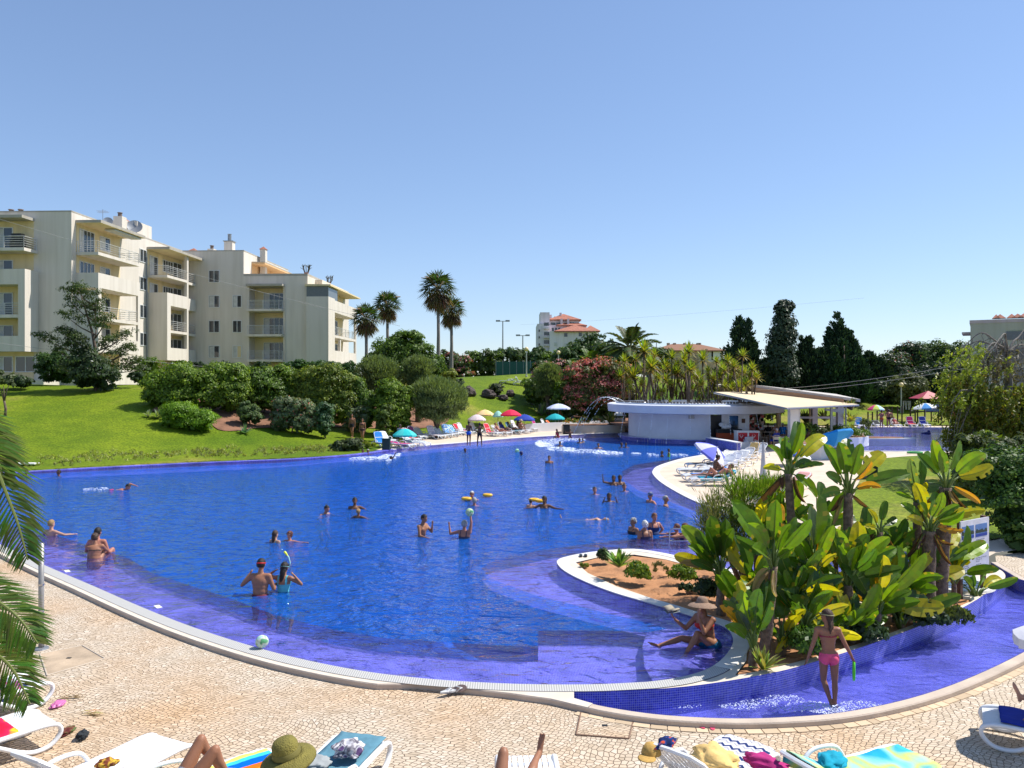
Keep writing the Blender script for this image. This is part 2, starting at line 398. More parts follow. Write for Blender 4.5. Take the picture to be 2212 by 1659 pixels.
def tile_mat(name,c1,c2,grout,s=40,rough=.25,var=.5,vert=False):
 m,N,L,b=newmat(name)
 tc=N.new('ShaderNodeTexCoord')
 br=N.new('ShaderNodeTexBrick');br.offset=0;br.inputs['Scale'].default_value=s
 br.inputs['Brick Width'].default_value=1;br.inputs['Row Height'].default_value=1;br.inputs['Mortar Size'].default_value=.07
 br.inputs['Color1'].default_value=tuple(c1)+(1,);br.inputs['Color2'].default_value=tuple(c2)+(1,);br.inputs['Mortar'].default_value=tuple(grout)+(1,)
 if vert:
  sx=N.new('ShaderNodeSeparateXYZ');L.new(tc.outputs['Object'],sx.inputs[0]);ax=N.new('ShaderNodeMath');ax.operation='ADD';L.new(sx.outputs[0],ax.inputs[0]);L.new(sx.outputs[1],ax.inputs[1])
  cx=N.new('ShaderNodeCombineXYZ');L.new(ax.outputs[0],cx.inputs[0]);L.new(sx.outputs[2],cx.inputs[1]);L.new(cx.outputs[0],br.inputs['Vector'])
 else:L.new(tc.outputs['Object'],br.inputs['Vector'])
 n=N.new('ShaderNodeTexNoise');n.inputs['Scale'].default_value=1.6;n.inputs['Detail'].default_value=6;L.new(tc.outputs['Object'],n.inputs['Vector'])
 r=N.new('ShaderNodeValToRGB');e=r.color_ramp.elements;e[0].position=.3;e[0].color=(1-var*.6,)*3+(1,);e[1].position=.7;e[1].color=(1+var*.5,)*3+(1,)
 L.new(n.outputs[0],r.inputs[0])
 mu=N.new('ShaderNodeMix');mu.data_type='RGBA';mu.blend_type='MULTIPLY';mu.inputs[0].default_value=1
 L.new(br.outputs[0],mu.inputs[6]);L.new(r.outputs[0],mu.inputs[7])
 L.new(mu.outputs[2],b.inputs['Base Color']);b.inputs['Roughness'].default_value=rough
 return m
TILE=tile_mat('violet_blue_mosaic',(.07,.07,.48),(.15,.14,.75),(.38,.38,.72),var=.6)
TILED=tile_mat('depth_tinted_mosaic',(.003,.05,.38),(.008,.11,.62),(.015,.13,.55),var=1.2)  # same mosaic, extra blue put in for light absorbed by the deep water
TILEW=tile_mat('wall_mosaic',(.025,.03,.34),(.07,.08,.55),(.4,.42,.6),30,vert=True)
lz,dz_=-.26,-1.4
def keepW(X,Y):return inpoly(W,X,Y)&~inpoly(D,X,Y)
V3,F3=cdt_fill([W,D],keepW)
o=mesh_np('pool_ledge',np.c_[V3,np.full(len(V3),lz)],F3,TILE,False);tag(o,kind='structure')
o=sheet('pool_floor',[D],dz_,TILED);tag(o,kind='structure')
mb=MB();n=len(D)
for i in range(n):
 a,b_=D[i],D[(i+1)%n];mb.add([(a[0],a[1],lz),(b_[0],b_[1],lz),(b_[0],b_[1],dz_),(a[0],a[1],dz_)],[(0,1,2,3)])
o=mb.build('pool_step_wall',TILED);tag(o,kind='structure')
mb=MB();WW=W
for i in range(len(WW)):
 a,b_=WW[i],WW[(i+1)%len(WW)];mb.add([(a[0],a[1],.015),(b_[0],b_[1],.015),(b_[0],b_[1],lz-.01),(a[0],a[1],lz-.01)],[(0,1,2,3)])
o=mb.build('pool_side_wall',TILE);tag(o,kind='structure')
mb=MB()
for i in range(4):
 q=[(1166+i*8,1394-i*3),(1166+i*8,1364),(1300+i*22,1363),(1390+i*12,1368-i)]
 mb.prism([G2(x,y)for x,y in q],dz_,lz-.08-.2*(3-i)*1.0)
o=mb.build('pool_steps',TILE);tag(o,kind='structure')
def water_mat(name,sc=1.0,strength=1.0,tint=(.8,.87,1),body=(.012,.16,.7),bodyf=.42,bd=.32,rfr=.25):
 m=bpy.data.materials.new(name);m.use_nodes=True;N=m.node_tree.nodes;L=m.node_tree.links;N.clear()
 tc=N.new('ShaderNodeTexCoord');out=N.new('ShaderNodeOutputMaterial')
 mp=N.new('ShaderNodeMapping');mp.inputs['Scale'].default_value=(1*sc,1.5*sc,1);mp.inputs['Rotation'].default_value=(0,0,.25);L.new(tc.outputs['Object'],mp.inputs[0])
 n1=N.new('ShaderNodeTexNoise');n1.inputs['Scale'].default_value=1.5;n1.inputs['Detail'].default_value=3;n1.inputs['Roughness'].default_value=.5;n1.inputs['Distortion'].default_value=.8
 n2=N.new('ShaderNodeTexNoise');n2.inputs['Scale'].default_value=5;n2.inputs['Detail'].default_value=3;n2.inputs['Distortion'].default_value=.4
 L.new(mp.outputs[0],n1.inputs['Vector']);L.new(mp.outputs[0],n2.inputs['Vector'])
 ma=N.new('ShaderNodeMath');ma.operation='MULTIPLY_ADD';L.new(n2.outputs[0],ma.inputs[0]);ma.inputs[1].default_value=.3;L.new(n1.outputs[0],ma.inputs[2])
 bp=N.new('ShaderNodeBump');bp.inputs['Strength'].default_value=strength;bp.inputs['Distance'].default_value=bd;L.new(ma.outputs[0],bp.inputs['Height'])
 tr=N.new('ShaderNodeBsdfTransparent');tr.inputs[0].default_value=tuple(tint)+(1,)
 rf=N.new('ShaderNodeBsdfRefraction');rf.inputs['IOR'].default_value=1.33;rf.inputs['Roughness'].default_value=0;rf.inputs[0].default_value=(.75,.85,1,1);L.new(bp.outputs[0],rf.inputs['Normal'])
 df=N.new('ShaderNodeBsdfDiffuse');df.inputs[0].default_value=tuple(body)+(1,);L.new(bp.outputs[0],df.inputs['Normal'])
 m0=N.new('ShaderNodeMixShader');m0.inputs[0].default_value=rfr;L.new(tr.outputs[0],m0.inputs[1]);L.new(rf.outputs[0],m0.inputs[2])
 m1=N.new('ShaderNodeMixShader');m1.inputs[0].default_value=bodyf;L.new(m0.outputs[0],m1.inputs[1]);L.new(df.outputs[0],m1.inputs[2])
 gl=N.new('ShaderNodeBsdfGlossy');gl.inputs['Roughness'].default_value=.04;L.new(bp.outputs[0],gl.inputs['Normal'])
 fr=N.new('ShaderNodeFresnel');fr.inputs['IOR'].default_value=1.4;L.new(bp.outputs[0],fr.inputs['Normal'])
 m2=N.new('ShaderNodeMixShader');L.new(fr.outputs[0],m2.inputs[0]);L.new(m1.outputs[0],m2.inputs[1]);L.new(gl.outputs[0],m2.inputs[2])
 L.new(m2.outputs[0],out.inputs[0]);return m
WATER=water_mat('pool_water');WATERL=water_mat('ledge_water',tint=(.97,.98,1),body=(.2,.2,.8),bodyf=.08,bd=.09,rfr=.1);WATER2=water_mat('shallow_water',1.6,.8,(.86,.9,1),(.16,.2,.7),.12,.06,.1)
Vw,Fw=cdt_fill([W,D],lambda X,Y:inpoly(W,X,Y))
o=mesh_np('pool_water',np.c_[Vw,np.zeros(len(Vw))],Fw,[WATERL,WATER],False);tag(o,kind='structure')
cc=np.array([p.center[:2]for p in o.data.polygons]);o.data.polygons.foreach_set('material_index',inpoly(D,cc[:,0],cc[:,1]).astype(int))
shelf=cv([(1440,1473),(1470,1467),(1530,1448),(1565,1422),(1583,1393),(1578,1368),(1555,1352),(1500,1335),(1440,1318),(1402,1345),(1388,1385),(1392,1430),(1410,1460)])
o=sheet('bay_shelf',[shelf],-.075,TILE);tag(o,kind='structure')
cz=-.25
o=sheet('channel_floor',[channel],cz-.1,TILE);tag(o,kind='structure')
o=sheet('channel_water',[channel],cz,WATER2);tag(o,kind='structure')
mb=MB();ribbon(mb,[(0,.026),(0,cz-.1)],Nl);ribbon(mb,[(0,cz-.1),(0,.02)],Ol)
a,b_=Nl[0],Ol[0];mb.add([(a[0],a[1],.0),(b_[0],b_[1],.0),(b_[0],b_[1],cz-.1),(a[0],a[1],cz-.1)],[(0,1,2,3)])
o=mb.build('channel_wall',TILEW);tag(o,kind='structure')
KERB=M('kerb_stone',(.5,.41,.33),.75,.14,2,.3,bscale=30)
mb=MB();ribbon(mb,[(0,cz),(0,.01),(-.015,.024),(-.15,.024)],Ol[3:])
o=mb.build('channel_kerb',KERB);tag(o,kind='structure')
def grate_mat():
 m,N,L,b=newmat('overflow_grate')
 tc=N.new('ShaderNodeTexCoord');w=N.new('ShaderNodeTexWave');w.wave_type='BANDS';w.bands_direction='X';w.inputs['Scale'].default_value=9
 L.new(tc.outputs['Object'],w.inputs['Vector'])
 r=N.new('ShaderNodeValToRGB');e=r.color_ramp.elements;e[0].position=.35;e[0].color=(.3,.3,.28,1);e[1].position=.5;e[1].color=(.52,.5,.47,1)
 L.new(w.outputs[0],r.inputs[0]);L.new(r.outputs[0],b.inputs['Base Color']);b.inputs['Roughness'].default_value=.6
 return m
GRATE=grate_mat()
mb=MB();fr_all=W_front[:-1]+W_bay[:10]
ribbon(mb,[(0,-.02),(0,.03),(-.26,.034)],fr_all,0)
o=mb.build('overflow_gutter',GRATE);tag(o,kind='structure')
gut=offset(W_front,-.255)
ig=next(i for i,p in enumerate(gut)if p[0]>Nl[0][0]-.1 and p[1]<13)
cp=gut[:ig]+[Nl[0],Ol[0]]+[Ol[1],Ol[2],Ol[3]]+[offset(Ol,-.15)[3]]
eo=[p for p in E_line if p not in offset(Ol,-.15)[4:]][::-1]
o=sheet('pool_coping',[cp+[p for p in eo if p!=cp[-1]]],.027,CREAM);tag(o,kind='structure')
mb=MB();ribbon(mb,[(0,.027),(-.012,.01),(-.012,frontZ-.05)],E_line);o=mb.build('coping_edge',KERB);tag(o,kind='structure')
i0=next(i for i,p in enumerate(W_front)if p[0]>Nl[0][0]-.02 and p[1]<13)
isl=offset(W_front[i0:-1]+W_bay,-.262)
isl=isl+Nl[::-1]
neckpoly=[isl_p for isl_p in isl]
Vn,Fn=cdt_fill([isl,soil_poly],lambda X,Y:inpoly(isl,X,Y)&~inpoly(soil_poly,X,Y))
o=mesh_np('island_paving',np.c_[Vn,np.full(len(Vn),.024)],Fn,CREAM,False);tag(o,kind='structure')
COPW=M('white_coping',(.62,.6,.56),.7,.1,3,.2,bscale=40)
mb=MB();ribbon(mb,[(0,-.03),(0,.03),(-.26,.034),(-.27,.02)],W_bay[9:],0)
o=mb.build('island_coping',COPW);tag(o,kind='structure')
mb=MB();ribbon(mb,[(0,-.03),(0,.035),(-.33,.04),(-.34,.015)],W_right,0)
o=mb.build('deck_coping',COPW);tag(o,kind='structure')
mb=MB();ribbon(mb,[(0,-.03),(0,.035),(-.5,.04),(-.52,.015)],W_far,0)
o=mb.build('far_coping',COPW);tag(o,kind='structure')
mb=MB();ribbon(mb,[(0,-.1),(0,.05),(-.3,.06),(-.32,-.1)],W_farl,0)
o=mb.build('mosaic_rim',TILE);tag(o,kind='structure')
SOIL=M('orange_soil',(.4,.19,.085),.95,.3,3,1,bscale=18)
V5,F5=cdt_fill([soil_poly],lambda X,Y:inpoly(soil_poly,X,Y),[p for p in np.c_[rs.uniform(-1,9,900),rs.uniform(10,19,900)]if inpoly(soil_poly,[p[0]],[p[1]])[0]])
o=mesh_np('planting_soil',np.c_[V5,-.02+rs.uniform(-.03,.05,len(V5))],F5,SOIL);tag(o,kind='structure')
o=sheet('second_pool_floor',[K],-.5,tile_mat('light_violet_mosaic',(.07,.08,.5),(.15,.17,.75),(.3,.3,.6)));tag(o,kind='structure')
o=sheet('second_pool_water',[K],-.02,WATER2);tag(o,kind='structure')
mb=MB();ribbon(mb,[(.0,-.5),(0,.05),(-.4,.055),(-.42,0)],K[::-1]if sum((K[i][0]*K[(i+1)%len(K)][1]-K[(i+1)%len(K)][0]*K[i][1])for i in range(len(K)))<0 else K,0,True)
o=mb.build('second_pool_coping',COPW);tag(o,kind='structure')
cx,cy=G(2378,1462)
mb=MB();mb.lathe([(.0,.045),(.62,.045)],32,(cx,cy,0));o=mb.build('basin_water',WATER2)
root=thing('foot_basin','small round blue tiled foot basin with cream rim beside the sign','foot basin',(cx,cy,0))
o.parent=root;o.location=(-cx,-cy,0);o.name='water'
mb=MB();mb.lathe([(0,.03),(.62,.03)],32);mb.build('tiled_floor',TILE,root)
mb=MB();mb.lathe([(.62,.02),(.62,.065),(.8,.065),(.82,.02)],32);mb.build('rim',COPW,root)
SOILB=M('brown_bank_soil',(.22,.11,.065),.95,.35,1.2,1,bscale=6)
def patch(name,pts,mat,dz=.05):
 pl=smooth_line(pts,4,True);xs=[p[0]for p in pl];ys=[p[1]for p in pl]
 ex=[p for p in np.c_[rs.uniform(min(xs),max(xs),900),rs.uniform(min(ys),max(ys),900)]]
 ex=[p for p in ex if inpoly(pl,[p[0]],[p[1]])[0]]
 Vp,Fp=cdt_fill([pl],lambda X,Y:inpoly(pl,X,Y),ex)
 o=mesh_np(name,np.c_[Vp,hz(Vp[:,0],Vp[:,1])+dz],Fp,mat);return tag(o,kind='structure')
def GT(px,py):
 """terrain point seen at a photo pixel"""
 for i in range(400):
  Y=28+i*.3;x=PX(px,Y);z=hzf(x,Y)
  if PZ(py,Y)<=z:return Vector((x,Y,z))
 return Vector((PX(px,110),110,hzf(PX(px,110),110)))
bank=[GT(*p)[:2]for p in[(500,1040),(545,1077),(600,1079),(640,1073),(760,1072),(860,1072),(960,1074),(1060,1072),(1120,1056),(1110,1020),(1000,1000),(800,985),(600,985),(450,1000),(380,1030)]]
patch('hedge_bank',bank,SOILB,.06)
# left apartment building
def wall_mat(name,col):
 m,N,L,b=newmat(name)
 tc=N.new('ShaderNodeTexCoord')
 mp=N.new('ShaderNodeMapping');mp.inputs['Scale'].default_value=(1.6,1.6,.12);L.new(tc.outputs['Object'],mp.inputs[0])
 n=N.new('ShaderNodeTexNoise');n.inputs['Scale'].default_value=1.0;n.inputs['Detail'].default_value=7;L.new(mp.outputs[0],n.inputs['Vector'])
 r=N.new('ShaderNodeValToRGB');e=r.color_ramp.elements;e[0].position=.32;e[0].color=(.78,.76,.72,1);e[1].position=.58;e[1].color=(1.02,1.02,1.02,1)
 L.new(n.outputs[0],r.inputs[0])
 mu=N.new('ShaderNodeMix');mu.data_type='RGBA';mu.blend_type='MULTIPLY';mu.inputs[0].default_value=.55
 mu.inputs[6].default_value=tuple(col)+(1,);L.new(r.outputs[0],mu.inputs[7]);L.new(mu.outputs[2],b.inputs['Base Color'])
 b.inputs['Roughness'].default_value=.85;b.inputs['Specular IOR Level'].default_value=.2
 return m
BWALL=wall_mat('weathered_render',(.645,.59,.52));YWALL=wall_mat('yellow_render',(.7,.57,.34));BEDGE=wall_mat('stained_concrete',(.4,.37,.32))
ALU=M('aluminium_frame',(.62,.63,.63),.45,.05,3);RAILM=M('railing_metal',(.6,.6,.58),.4,.05,3,metal=.3)
SHUT=M('pale_curtain',(.5,.5,.48),.8,.15,3)
ROOFT=M('terracotta_tiles',(.36,.14,.09),.85,.3,2,.5,bscale=9)
P0=Vector((-39.45,70.6,3.2));BR=R(-2.4)
bld=thing('apartment_building','long stepped white apartment block with yellow balconies on the left','building',P0,BR)
ub=Vector((math.cos(BR),math.sin(BR)));vb=Vector((-math.sin(BR),math.cos(BR)))
def onV(px,v):
 k=(px-1280)/F;o=P0.xy+vb*v
 return(k*o.y-o.x)/(ub.x-k*ub.y)
def onU(px,u):
 k=(px-1280)/F;o=P0.xy+ub*u
 return(k*o.y-o.x)/(vb.x-k*vb.y)
def ZL(py,u,v):return PZ(py,(P0.xy+ub*u+vb*v).y)-P0.z
FL=lambda k:1.15+2.93*k
TOP5=16.35;TOP4=13.45
mb=MB();mb.bb(-30,0,0,21.6,-.5,TOP5);mb.build('wall',BWALL,bld)
uA=onV(519.5,21.6);u2=onV(609,21.6);u3=onV(769,21.6);v3=21.6
mb=MB();mb.bb(0.003,u2,v3,v3+16,-.5,TOP5);mb.build('wall',BWALL,bld)
mb=MB();mb.bb(-30,.003,v3,v3+16,-.5,TOP5-.01);mb.build('wall',BWALL,bld)
ul0,ul1=onV(623,v3),onV(708,v3)
mb=MB();mb.bb(u2,ul0,v3,v3+15.9,-.5,TOP4);mb.bb(ul1,u3,v3+.001,v3+15.9,-.5,TOP4);mb.bb(ul0,ul1,v3+1.8,v3+15.9,-.5,TOP4-.004)
mb.bb(ul0,ul1,v3+.02,v3+1.8,FL(3)+2.5,TOP4-.008);mb.bb(ul0,ul1,v3+.02,v3+1.8,-.5,FL(0)+.9)
mb.build('wall',BWALL,bld)
u4=u3+2.45
mb=MB();mb.bb(u3-.02,u4-1.6,v3+3,v3+15.8,-.5,TOP4-.1);mb.build('wall',BWALL,bld)
mb=MB();mb.bb(-6,-1.6,12.2,16,TOP5,TOP5+1.75);mb.bb(-1.6,-.6,12.5,15.6,TOP5,TOP5+1.7);mb.build('attic_room',BWALL,bld)
def window(u,v,z,w,h,face,mat=None,mull=1,cur=False):
 """face 'A' looks to -v, face 'B' looks to +u"""
 fr=MB();pn=MB();t=.07
 def bx(mb,a0,a1,z0,z1,d0,d1):
  if face=='A':mb.bb(u+a0,u+a1,v-d1,v-d0,z+z0,z+z1)
  else:mb.bb(u+d0,u+d1,v+a0,v+a1,z+z0,z+z1)
 bx(fr,-w/2,w/2,-t,0,.005,.07);bx(fr,-w/2,w/2,h,h+t,.005,.07);bx(fr,-w/2-t,-w/2,-t,h+t,.005,.07);bx(fr,w/2,w/2+t,-t,h+t,.005,.07)
 for i in range(mull):
  c=-w/2+w*(i+1)/(mull+1);bx(fr,c-.035,c+.035,0,h,.005,.06)
 f=fr.build('window',ALU,bld)
 bx(pn,-w/2,w/2,0,h,.005,.03);pn.build('pane',mat or DARKGLASS,f)
 if cur:
  cu=MB();bx(cu,-w/2+.03,-w/2+w/(mull+1)-.05,.02,h-.03,.031,.036);cu.build('curtain',SHUT,f)
 return f
def railing(mb,pts,z,h=1.0,bars=5):
 for i in range(len(pts)-1):
  a,b_=Vector(pts[i]),Vector(pts[i+1]);L_=(b_-a).length;n=max(1,int(L_/1.6))
  for k in range(bars):
   zz=z+h*(k+1)/bars;mb.tube([(a.x,a.y,zz),(b_.x,b_.y,zz)],.028 if k==bars-1 else .018,5)
  for k in range(n+1):
   p=a+(b_-a)*(k/n);mb.tube([(p.x,p.y,z),(p.x,p.y,z+h)],.03,5)
def balcony(u0,u1,v0,v1,z,kind,ftop=2.65,back='B',canopy=False,yel=True):
 """projecting balcony from wall u0 to u1 (faces +u) between v0 and v1"""
 sl=MB();sl.bb(u0+.002,u1,v0,v1,z-.28,z);b_=sl.build('balcony',BWALL,bld)
 if kind=='rail':
  r=MB();railing(r,[(u0+.1,v0+.08),(u1-.08,v0+.08),(u1-.08,v1-.08),(u0+.1,v1-.08)],z);r.build('railing',RAILM,b_)
 else:
  r=MB();r.bb(u1-.16,u1+.003,v0-.003,v1+.003,z-.3,z+1.05);r.bb(u0,u1-.16,v0-.003,v0+.15,z-.3,z+1.05);r.bb(u0,u1-.16,v1-.15,v1+.003,z-.3,z+1.05)
  r.build('parapet',BWALL,b_)
 if yel:
  r=MB();r.bb(u0+.002,u0+.03,v0,v1,z,z+ftop);r.build('yellow_wall',YWALL,b_)
 return b_
def canopy(u0,u1,v0,v1,z,t=.22):
 mb=MB();mb.bb(u0,u1,v0,v1,z,z+.03);mb.bb(u0,u1+.01,v0-.01,v1+.01,z+.03,z+t+.05,1);mb.build('canopy',[YWALL,BEDGE],bld)
v0,v1=.7,8.0;up=2.05
for k,kd in((4,'rail'),(3,'wall'),(2,'rail'),(1,'wall'),(0,'wall')):
 z=FL(k)
 ve=v1 if k>2 else v1
 balcony(0,up,v0,ve,z,kd)
 window(.03,v0+1.6,z+.05 if k!=0 else z+.9,2.2,2.1 if k!=0 else 1.2,'B',mull=3,cur=k%2==0)
 window(.03,v0+4.6,z+.9,1.6,1.2,'B',mull=1,cur=True)
canopy(0,up+.3,v0-.1,v1+.5,FL(4)+2.6)
mb=MB();mb.bb(up-.9,up+.1,v0+2.6,v1+.1,FL(4)+2.42,FL(4)+2.55);mb.build('rolled_awning',SHUT,bld)
for q0,q1 in((v0-.004,v0+.5),(v1-.35,v1+.004)):mb=MB();mb.bb(up-.2,up+.006,q0,q1,FL(1)-.3,FL(2)+2.66);mb.build('end_pier',BWALL,bld)
mb=MB();mb.bb(0,up,v0+.01,v0+.14,FL(1),FL(2)+2.4);mb.build('side_pier',BWALL,bld)
for k in range(5):
 window(0,onU(357,0),FL(k)+.9,1.25,1.25,'B',mull=1)
v0=onU(368,0);up2=onV(418,v0);v1=21.4;vm=v0+(21.4-v0)*.62
for k,kd in((4,'rail'),(3,'wall'),(2,'rail'),(1,'wall'),(0,'wall')):
 z=FL(k)-.35
 balcony(0,up2,v0,vm,z,kd);balcony(0,up2-.5,vm+.01,v1,z,'rail' if kd=='rail' else 'wall')
 window(.03,v0+1.3,z+.1,1.6,2.0,'B',mull=1,cur=True);window(.03,v0+4.5,z+.9,2.2,1.2,'B',mull=3)
 window(.03,vm+1.8,z+.1,1.9,2.1,'B',mull=1)
canopy(0,up2+.3,v0-.1,v1+.1,FL(4)+2.35)
mb=MB();mb.bb(0,up2,v0+.001,v0+.16,FL(1)-.65,FL(3)-.4);mb.bb(up2-.16,up2+.006,v0-.004,v0+.8,FL(1)-.65,FL(3)-.3);mb.build('side_pier',BWALL,bld);mb=MB();mb.bb(up2-.3,up2+.004,vm-.3,vm+.1,FL(0)-.4,FL(4)+2.35);mb.build('side_pier',BWALL,bld)
mb=MB();mb.tube([(.08,v0-.25,0),(.08,v0-.25,TOP5-2)],.07,6);mb.build('drain_pipe',GREYP,bld)
mb=MB();mb.box((up2-1.2,v1-3.6,FL(3)+.1),(.4,.9,.7));mb.build('air_conditioner',WHITE,bld)
for k in range(5):
 for px,w in((535.5,1.15),(593,.95)):
  if px>590 and k==4:continue
  window(onV(px,v3),v3,FL(k)-.1,w,1.3,'A',mull=1,cur=(k+int(px))%2==0,mat=YWALL if(k==1 and px>590)else None)
for k in range(4):
 z=FL(k)-.4
 mb=MB();mb.bb(ul0-.05,ul1+.05,v3-.75,v3+1.79,z-.25,z+.02);b_=mb.build('balcony',BWALL,bld)
 if k:
  r=MB();railing(r,[(ul0+.05,v3-.7),(ul1-.3,v3-.7),(ul1,v3-.3)],z,1.0,6);r.build('railing',RAILM,b_)
 r=MB();r.bb(ul0,ul1,v3+1.77,v3+1.795,z,z+2.65);r.build('yellow_wall',YWALL,b_)
 window((ul0+ul1)/2+.35,v3+1.77,z+.08,2.4,1.95,'A',mull=3,cur=True)
mb=MB();mb.bb(ul0-.1,ul1+.15,v3-.8,v3+1.7,FL(3)+2.25,FL(3)+2.5);mb.build('canopy',BEDGE,bld)
mb=MB();mb.tube([(ul1+.25,v3-.06,0),(ul1+.25,v3-.06,FL(3)+2.3)],.035,6);mb.build('drain_pipe',BWALL,bld)
ur=onV(662,v3+2.5);mb=MB();mb.bb(u2,ur,v3+2.5,v3+12.5,TOP4+1.75,TOP4+1.95);mb.bb(u2,ur+.02,v3+2.48,v3+12.52,TOP4+1.951,TOP4+2.05,1)
mb.build('terrace_roof',[CM('orange_render',(.62,.4,.2),.85),BEDGE],bld)
mb=MB();mb.bb(u2+.002,u2+.03,v3+2.5,v3+12.5,TOP4,TOP4+1.74);mb.bb(u2+.03,ur-1.5,v3+9,v3+9.1,TOP4,TOP4+1.74);mb.build('yellow_wall',CM('orange_render',(.75,.42,.16)),bld)
mb=MB();mb.bb(u2,u3-.001,v3-.002,v3+.12,TOP4-.02,TOP4+.25);mb.bb(u3-.1,u3+.002,v3,v3+15.9,TOP4-.02,TOP4+.25);mb.build('roof_edge',BEDGE,bld)
mb=MB();mb.bb(-30,.02,-.02,.2,TOP5,TOP5+.12);mb.bb(-.2,.02,0,v3+.1,TOP5,TOP5+.12);mb.bb(0,u2+.02,v3-.02,v3+.2,TOP5,TOP5+.12);mb.bb(u2-.2,u2+.02,v3,v3+16,TOP5,TOP5+.12);mb.build('roof_edge',BEDGE,bld)
uc0,uc1=u3+.003,onV(821,v3-.6);vE=onU(891,uc1)
mb=MB();mb.bb(uc0,uc1,v3-.6,v3+2.2,FL(0)+2.2,FL(2)+1.9+2.05);mb.build('wall',BWALL,bld)
for k,kd in((3,'glass'),(2,'rail'),(1,'wall')):
 z={3:FL(3)-.3,2:FL(2)-.35,1:FL(1)-.4}[k]
 mb=MB();mb.bb(uc0+.2,uc1,v3+2.2,vE,z-.28,z+(1.15 if k!=2 else 0.02));b_=mb.build('balcony',BWALL,bld)
 if k==2:
  r=MB();railing(r,[(uc1-.08,v3+2.2),(uc1-.08,vE-.1),(uc0+.4,vE-.1)],z,1.0,6);r.build('railing',RAILM,b_)
 window(u4-1.6,v3+7,z+.1,5.5,2.1,'B',mull=6)
 r=MB();r.bb(u4-1.6,u4-1.575,v3+3,vE-.4,z,z+2.6);r.build('yellow_wall',YWALL,b_)
mb=MB();mb.bb(uc1-.25,uc1+.004,vE-.5,vE+.003,FL(0)-.3+2.5,FL(2)+2.5);mb.bb(uc1-.4,uc1-.1,v3+5,v3+5.4,FL(0)+1,FL(2)-.6);mb.build('pillar',BWALL,bld)
zc=FL(3)+.85
mb=MB()
mb.bb(uc0+.05,uc1-.02,v3-.58,v3-.54,zc,zc+1.35);mb.bb(uc1-.06,uc1-.02,v3-.5,v3+3.4,zc,zc+1.35);mb.build('glazed_screen',CM('screen_glass',(.12,.13,.13),.1),bld)
mb=MB();mb.add([(uc0-.1,v3-.8,zc+1.36),(uc1+.3,v3-.8,zc+1.36),(uc1+.3,vE+1,zc+1.36),(uc0-.1,vE+1,zc+1.36),(uc0-.1,v3-.8,zc+1.6),(uc1+.3,v3-.8,zc+1.55),(uc1+.3,vE+1,zc+1.5),(uc0-.1,vE+1,zc+1.6)],[(3,2,1,0),(4,5,6,7),(0,1,5,4),(1,2,6,5),(2,3,7,6),(3,0,4,7)]);mb.build('canopy',[YWALL],bld)
mb=MB();mb.bb(uc0,uc1-.3,v3+.3,v3+3,-.5,FL(0)+2.2);mb.build('wall',YWALL,bld)
window(uc0+.9,v3+.3,FL(0)+.7,1.2,1.3,'A',mull=3);mb=MB();mb.bb(uc0-1,uc1+2,v3-.9,vE,-.5,FL(0)+.3);mb.build('terrace_wall',BWALL,bld)
ua1=onV(62,-1.9);
for k,kd in((4,'rail'),(3,'wall'),(2,'rail'),(1,'wall'),(0,'none')):
 z=FL(k);x1=onV(86,-.5)if k==4 else ua1
 mb=MB();mb.bb(-12,x1,-1.9,-.002,z-.28,z);b_=mb.build('balcony',BWALL,bld)
 r=MB()
 if kd=='rail':railing(r,[(-12,-1.82),(x1-.08,-1.82),(x1-.08,-.1)],z);r.build('railing',RAILM,b_)
 elif kd=='wall':r.bb(-12,x1+.002,-1.903,-1.75,z-.3,z+1.05);r.bb(x1-.15,x1+.003,-1.75,0,z-.3,z+1.05);r.build('parapet',BWALL,b_)
 r=MB();r.bb(-12,onV(86,0)-.05,-.028,-.003,z,z+2.65);r.build('yellow_wall',YWALL,b_)
 window(onV(10,0),-.028,z+(.05 if k else .9),1.6,2.0 if k else 1.3,'A',mull=1,cur=True)
 if k==0:window(onV(65,0),-.028,z+.9,1.7,1.3,'A',mull=1)
mb=MB()
mb.bb(ua1-.6,ua1+.004,-1.906,-1.7,FL(1)-.3,FL(3)+1);mb.bb(ua1-.16,ua1+.006,-1.7,-.01,FL(1)-.3,FL(3)+1);mb.build('side_pier',BWALL,bld)
mb=MB();mb.bb(-12,onV(86,0),-1.7,-.01,FL(4)+2.65,FL(4)+2.9);mb.build('canopy',BEDGE,bld)
mb=MB();mb.box((onV(45,-1),-1,FL(4)+1.1),(.9,.5,.5));mb.box((onV(45,-1),-1,FL(4)+.4),(1.1,.6,.8));mb.build('barbecue',BLACK,bld)
mb=MB();mb.bb(-14,onV(120,-2),-2.6,-2.3,-.5,FL(0)+.1);mb.bb(onV(120,-2)-.3,onV(120,-2),-2.3,0,-.5,FL(0)+.1);mb.build('garden_wall',BWALL,bld)
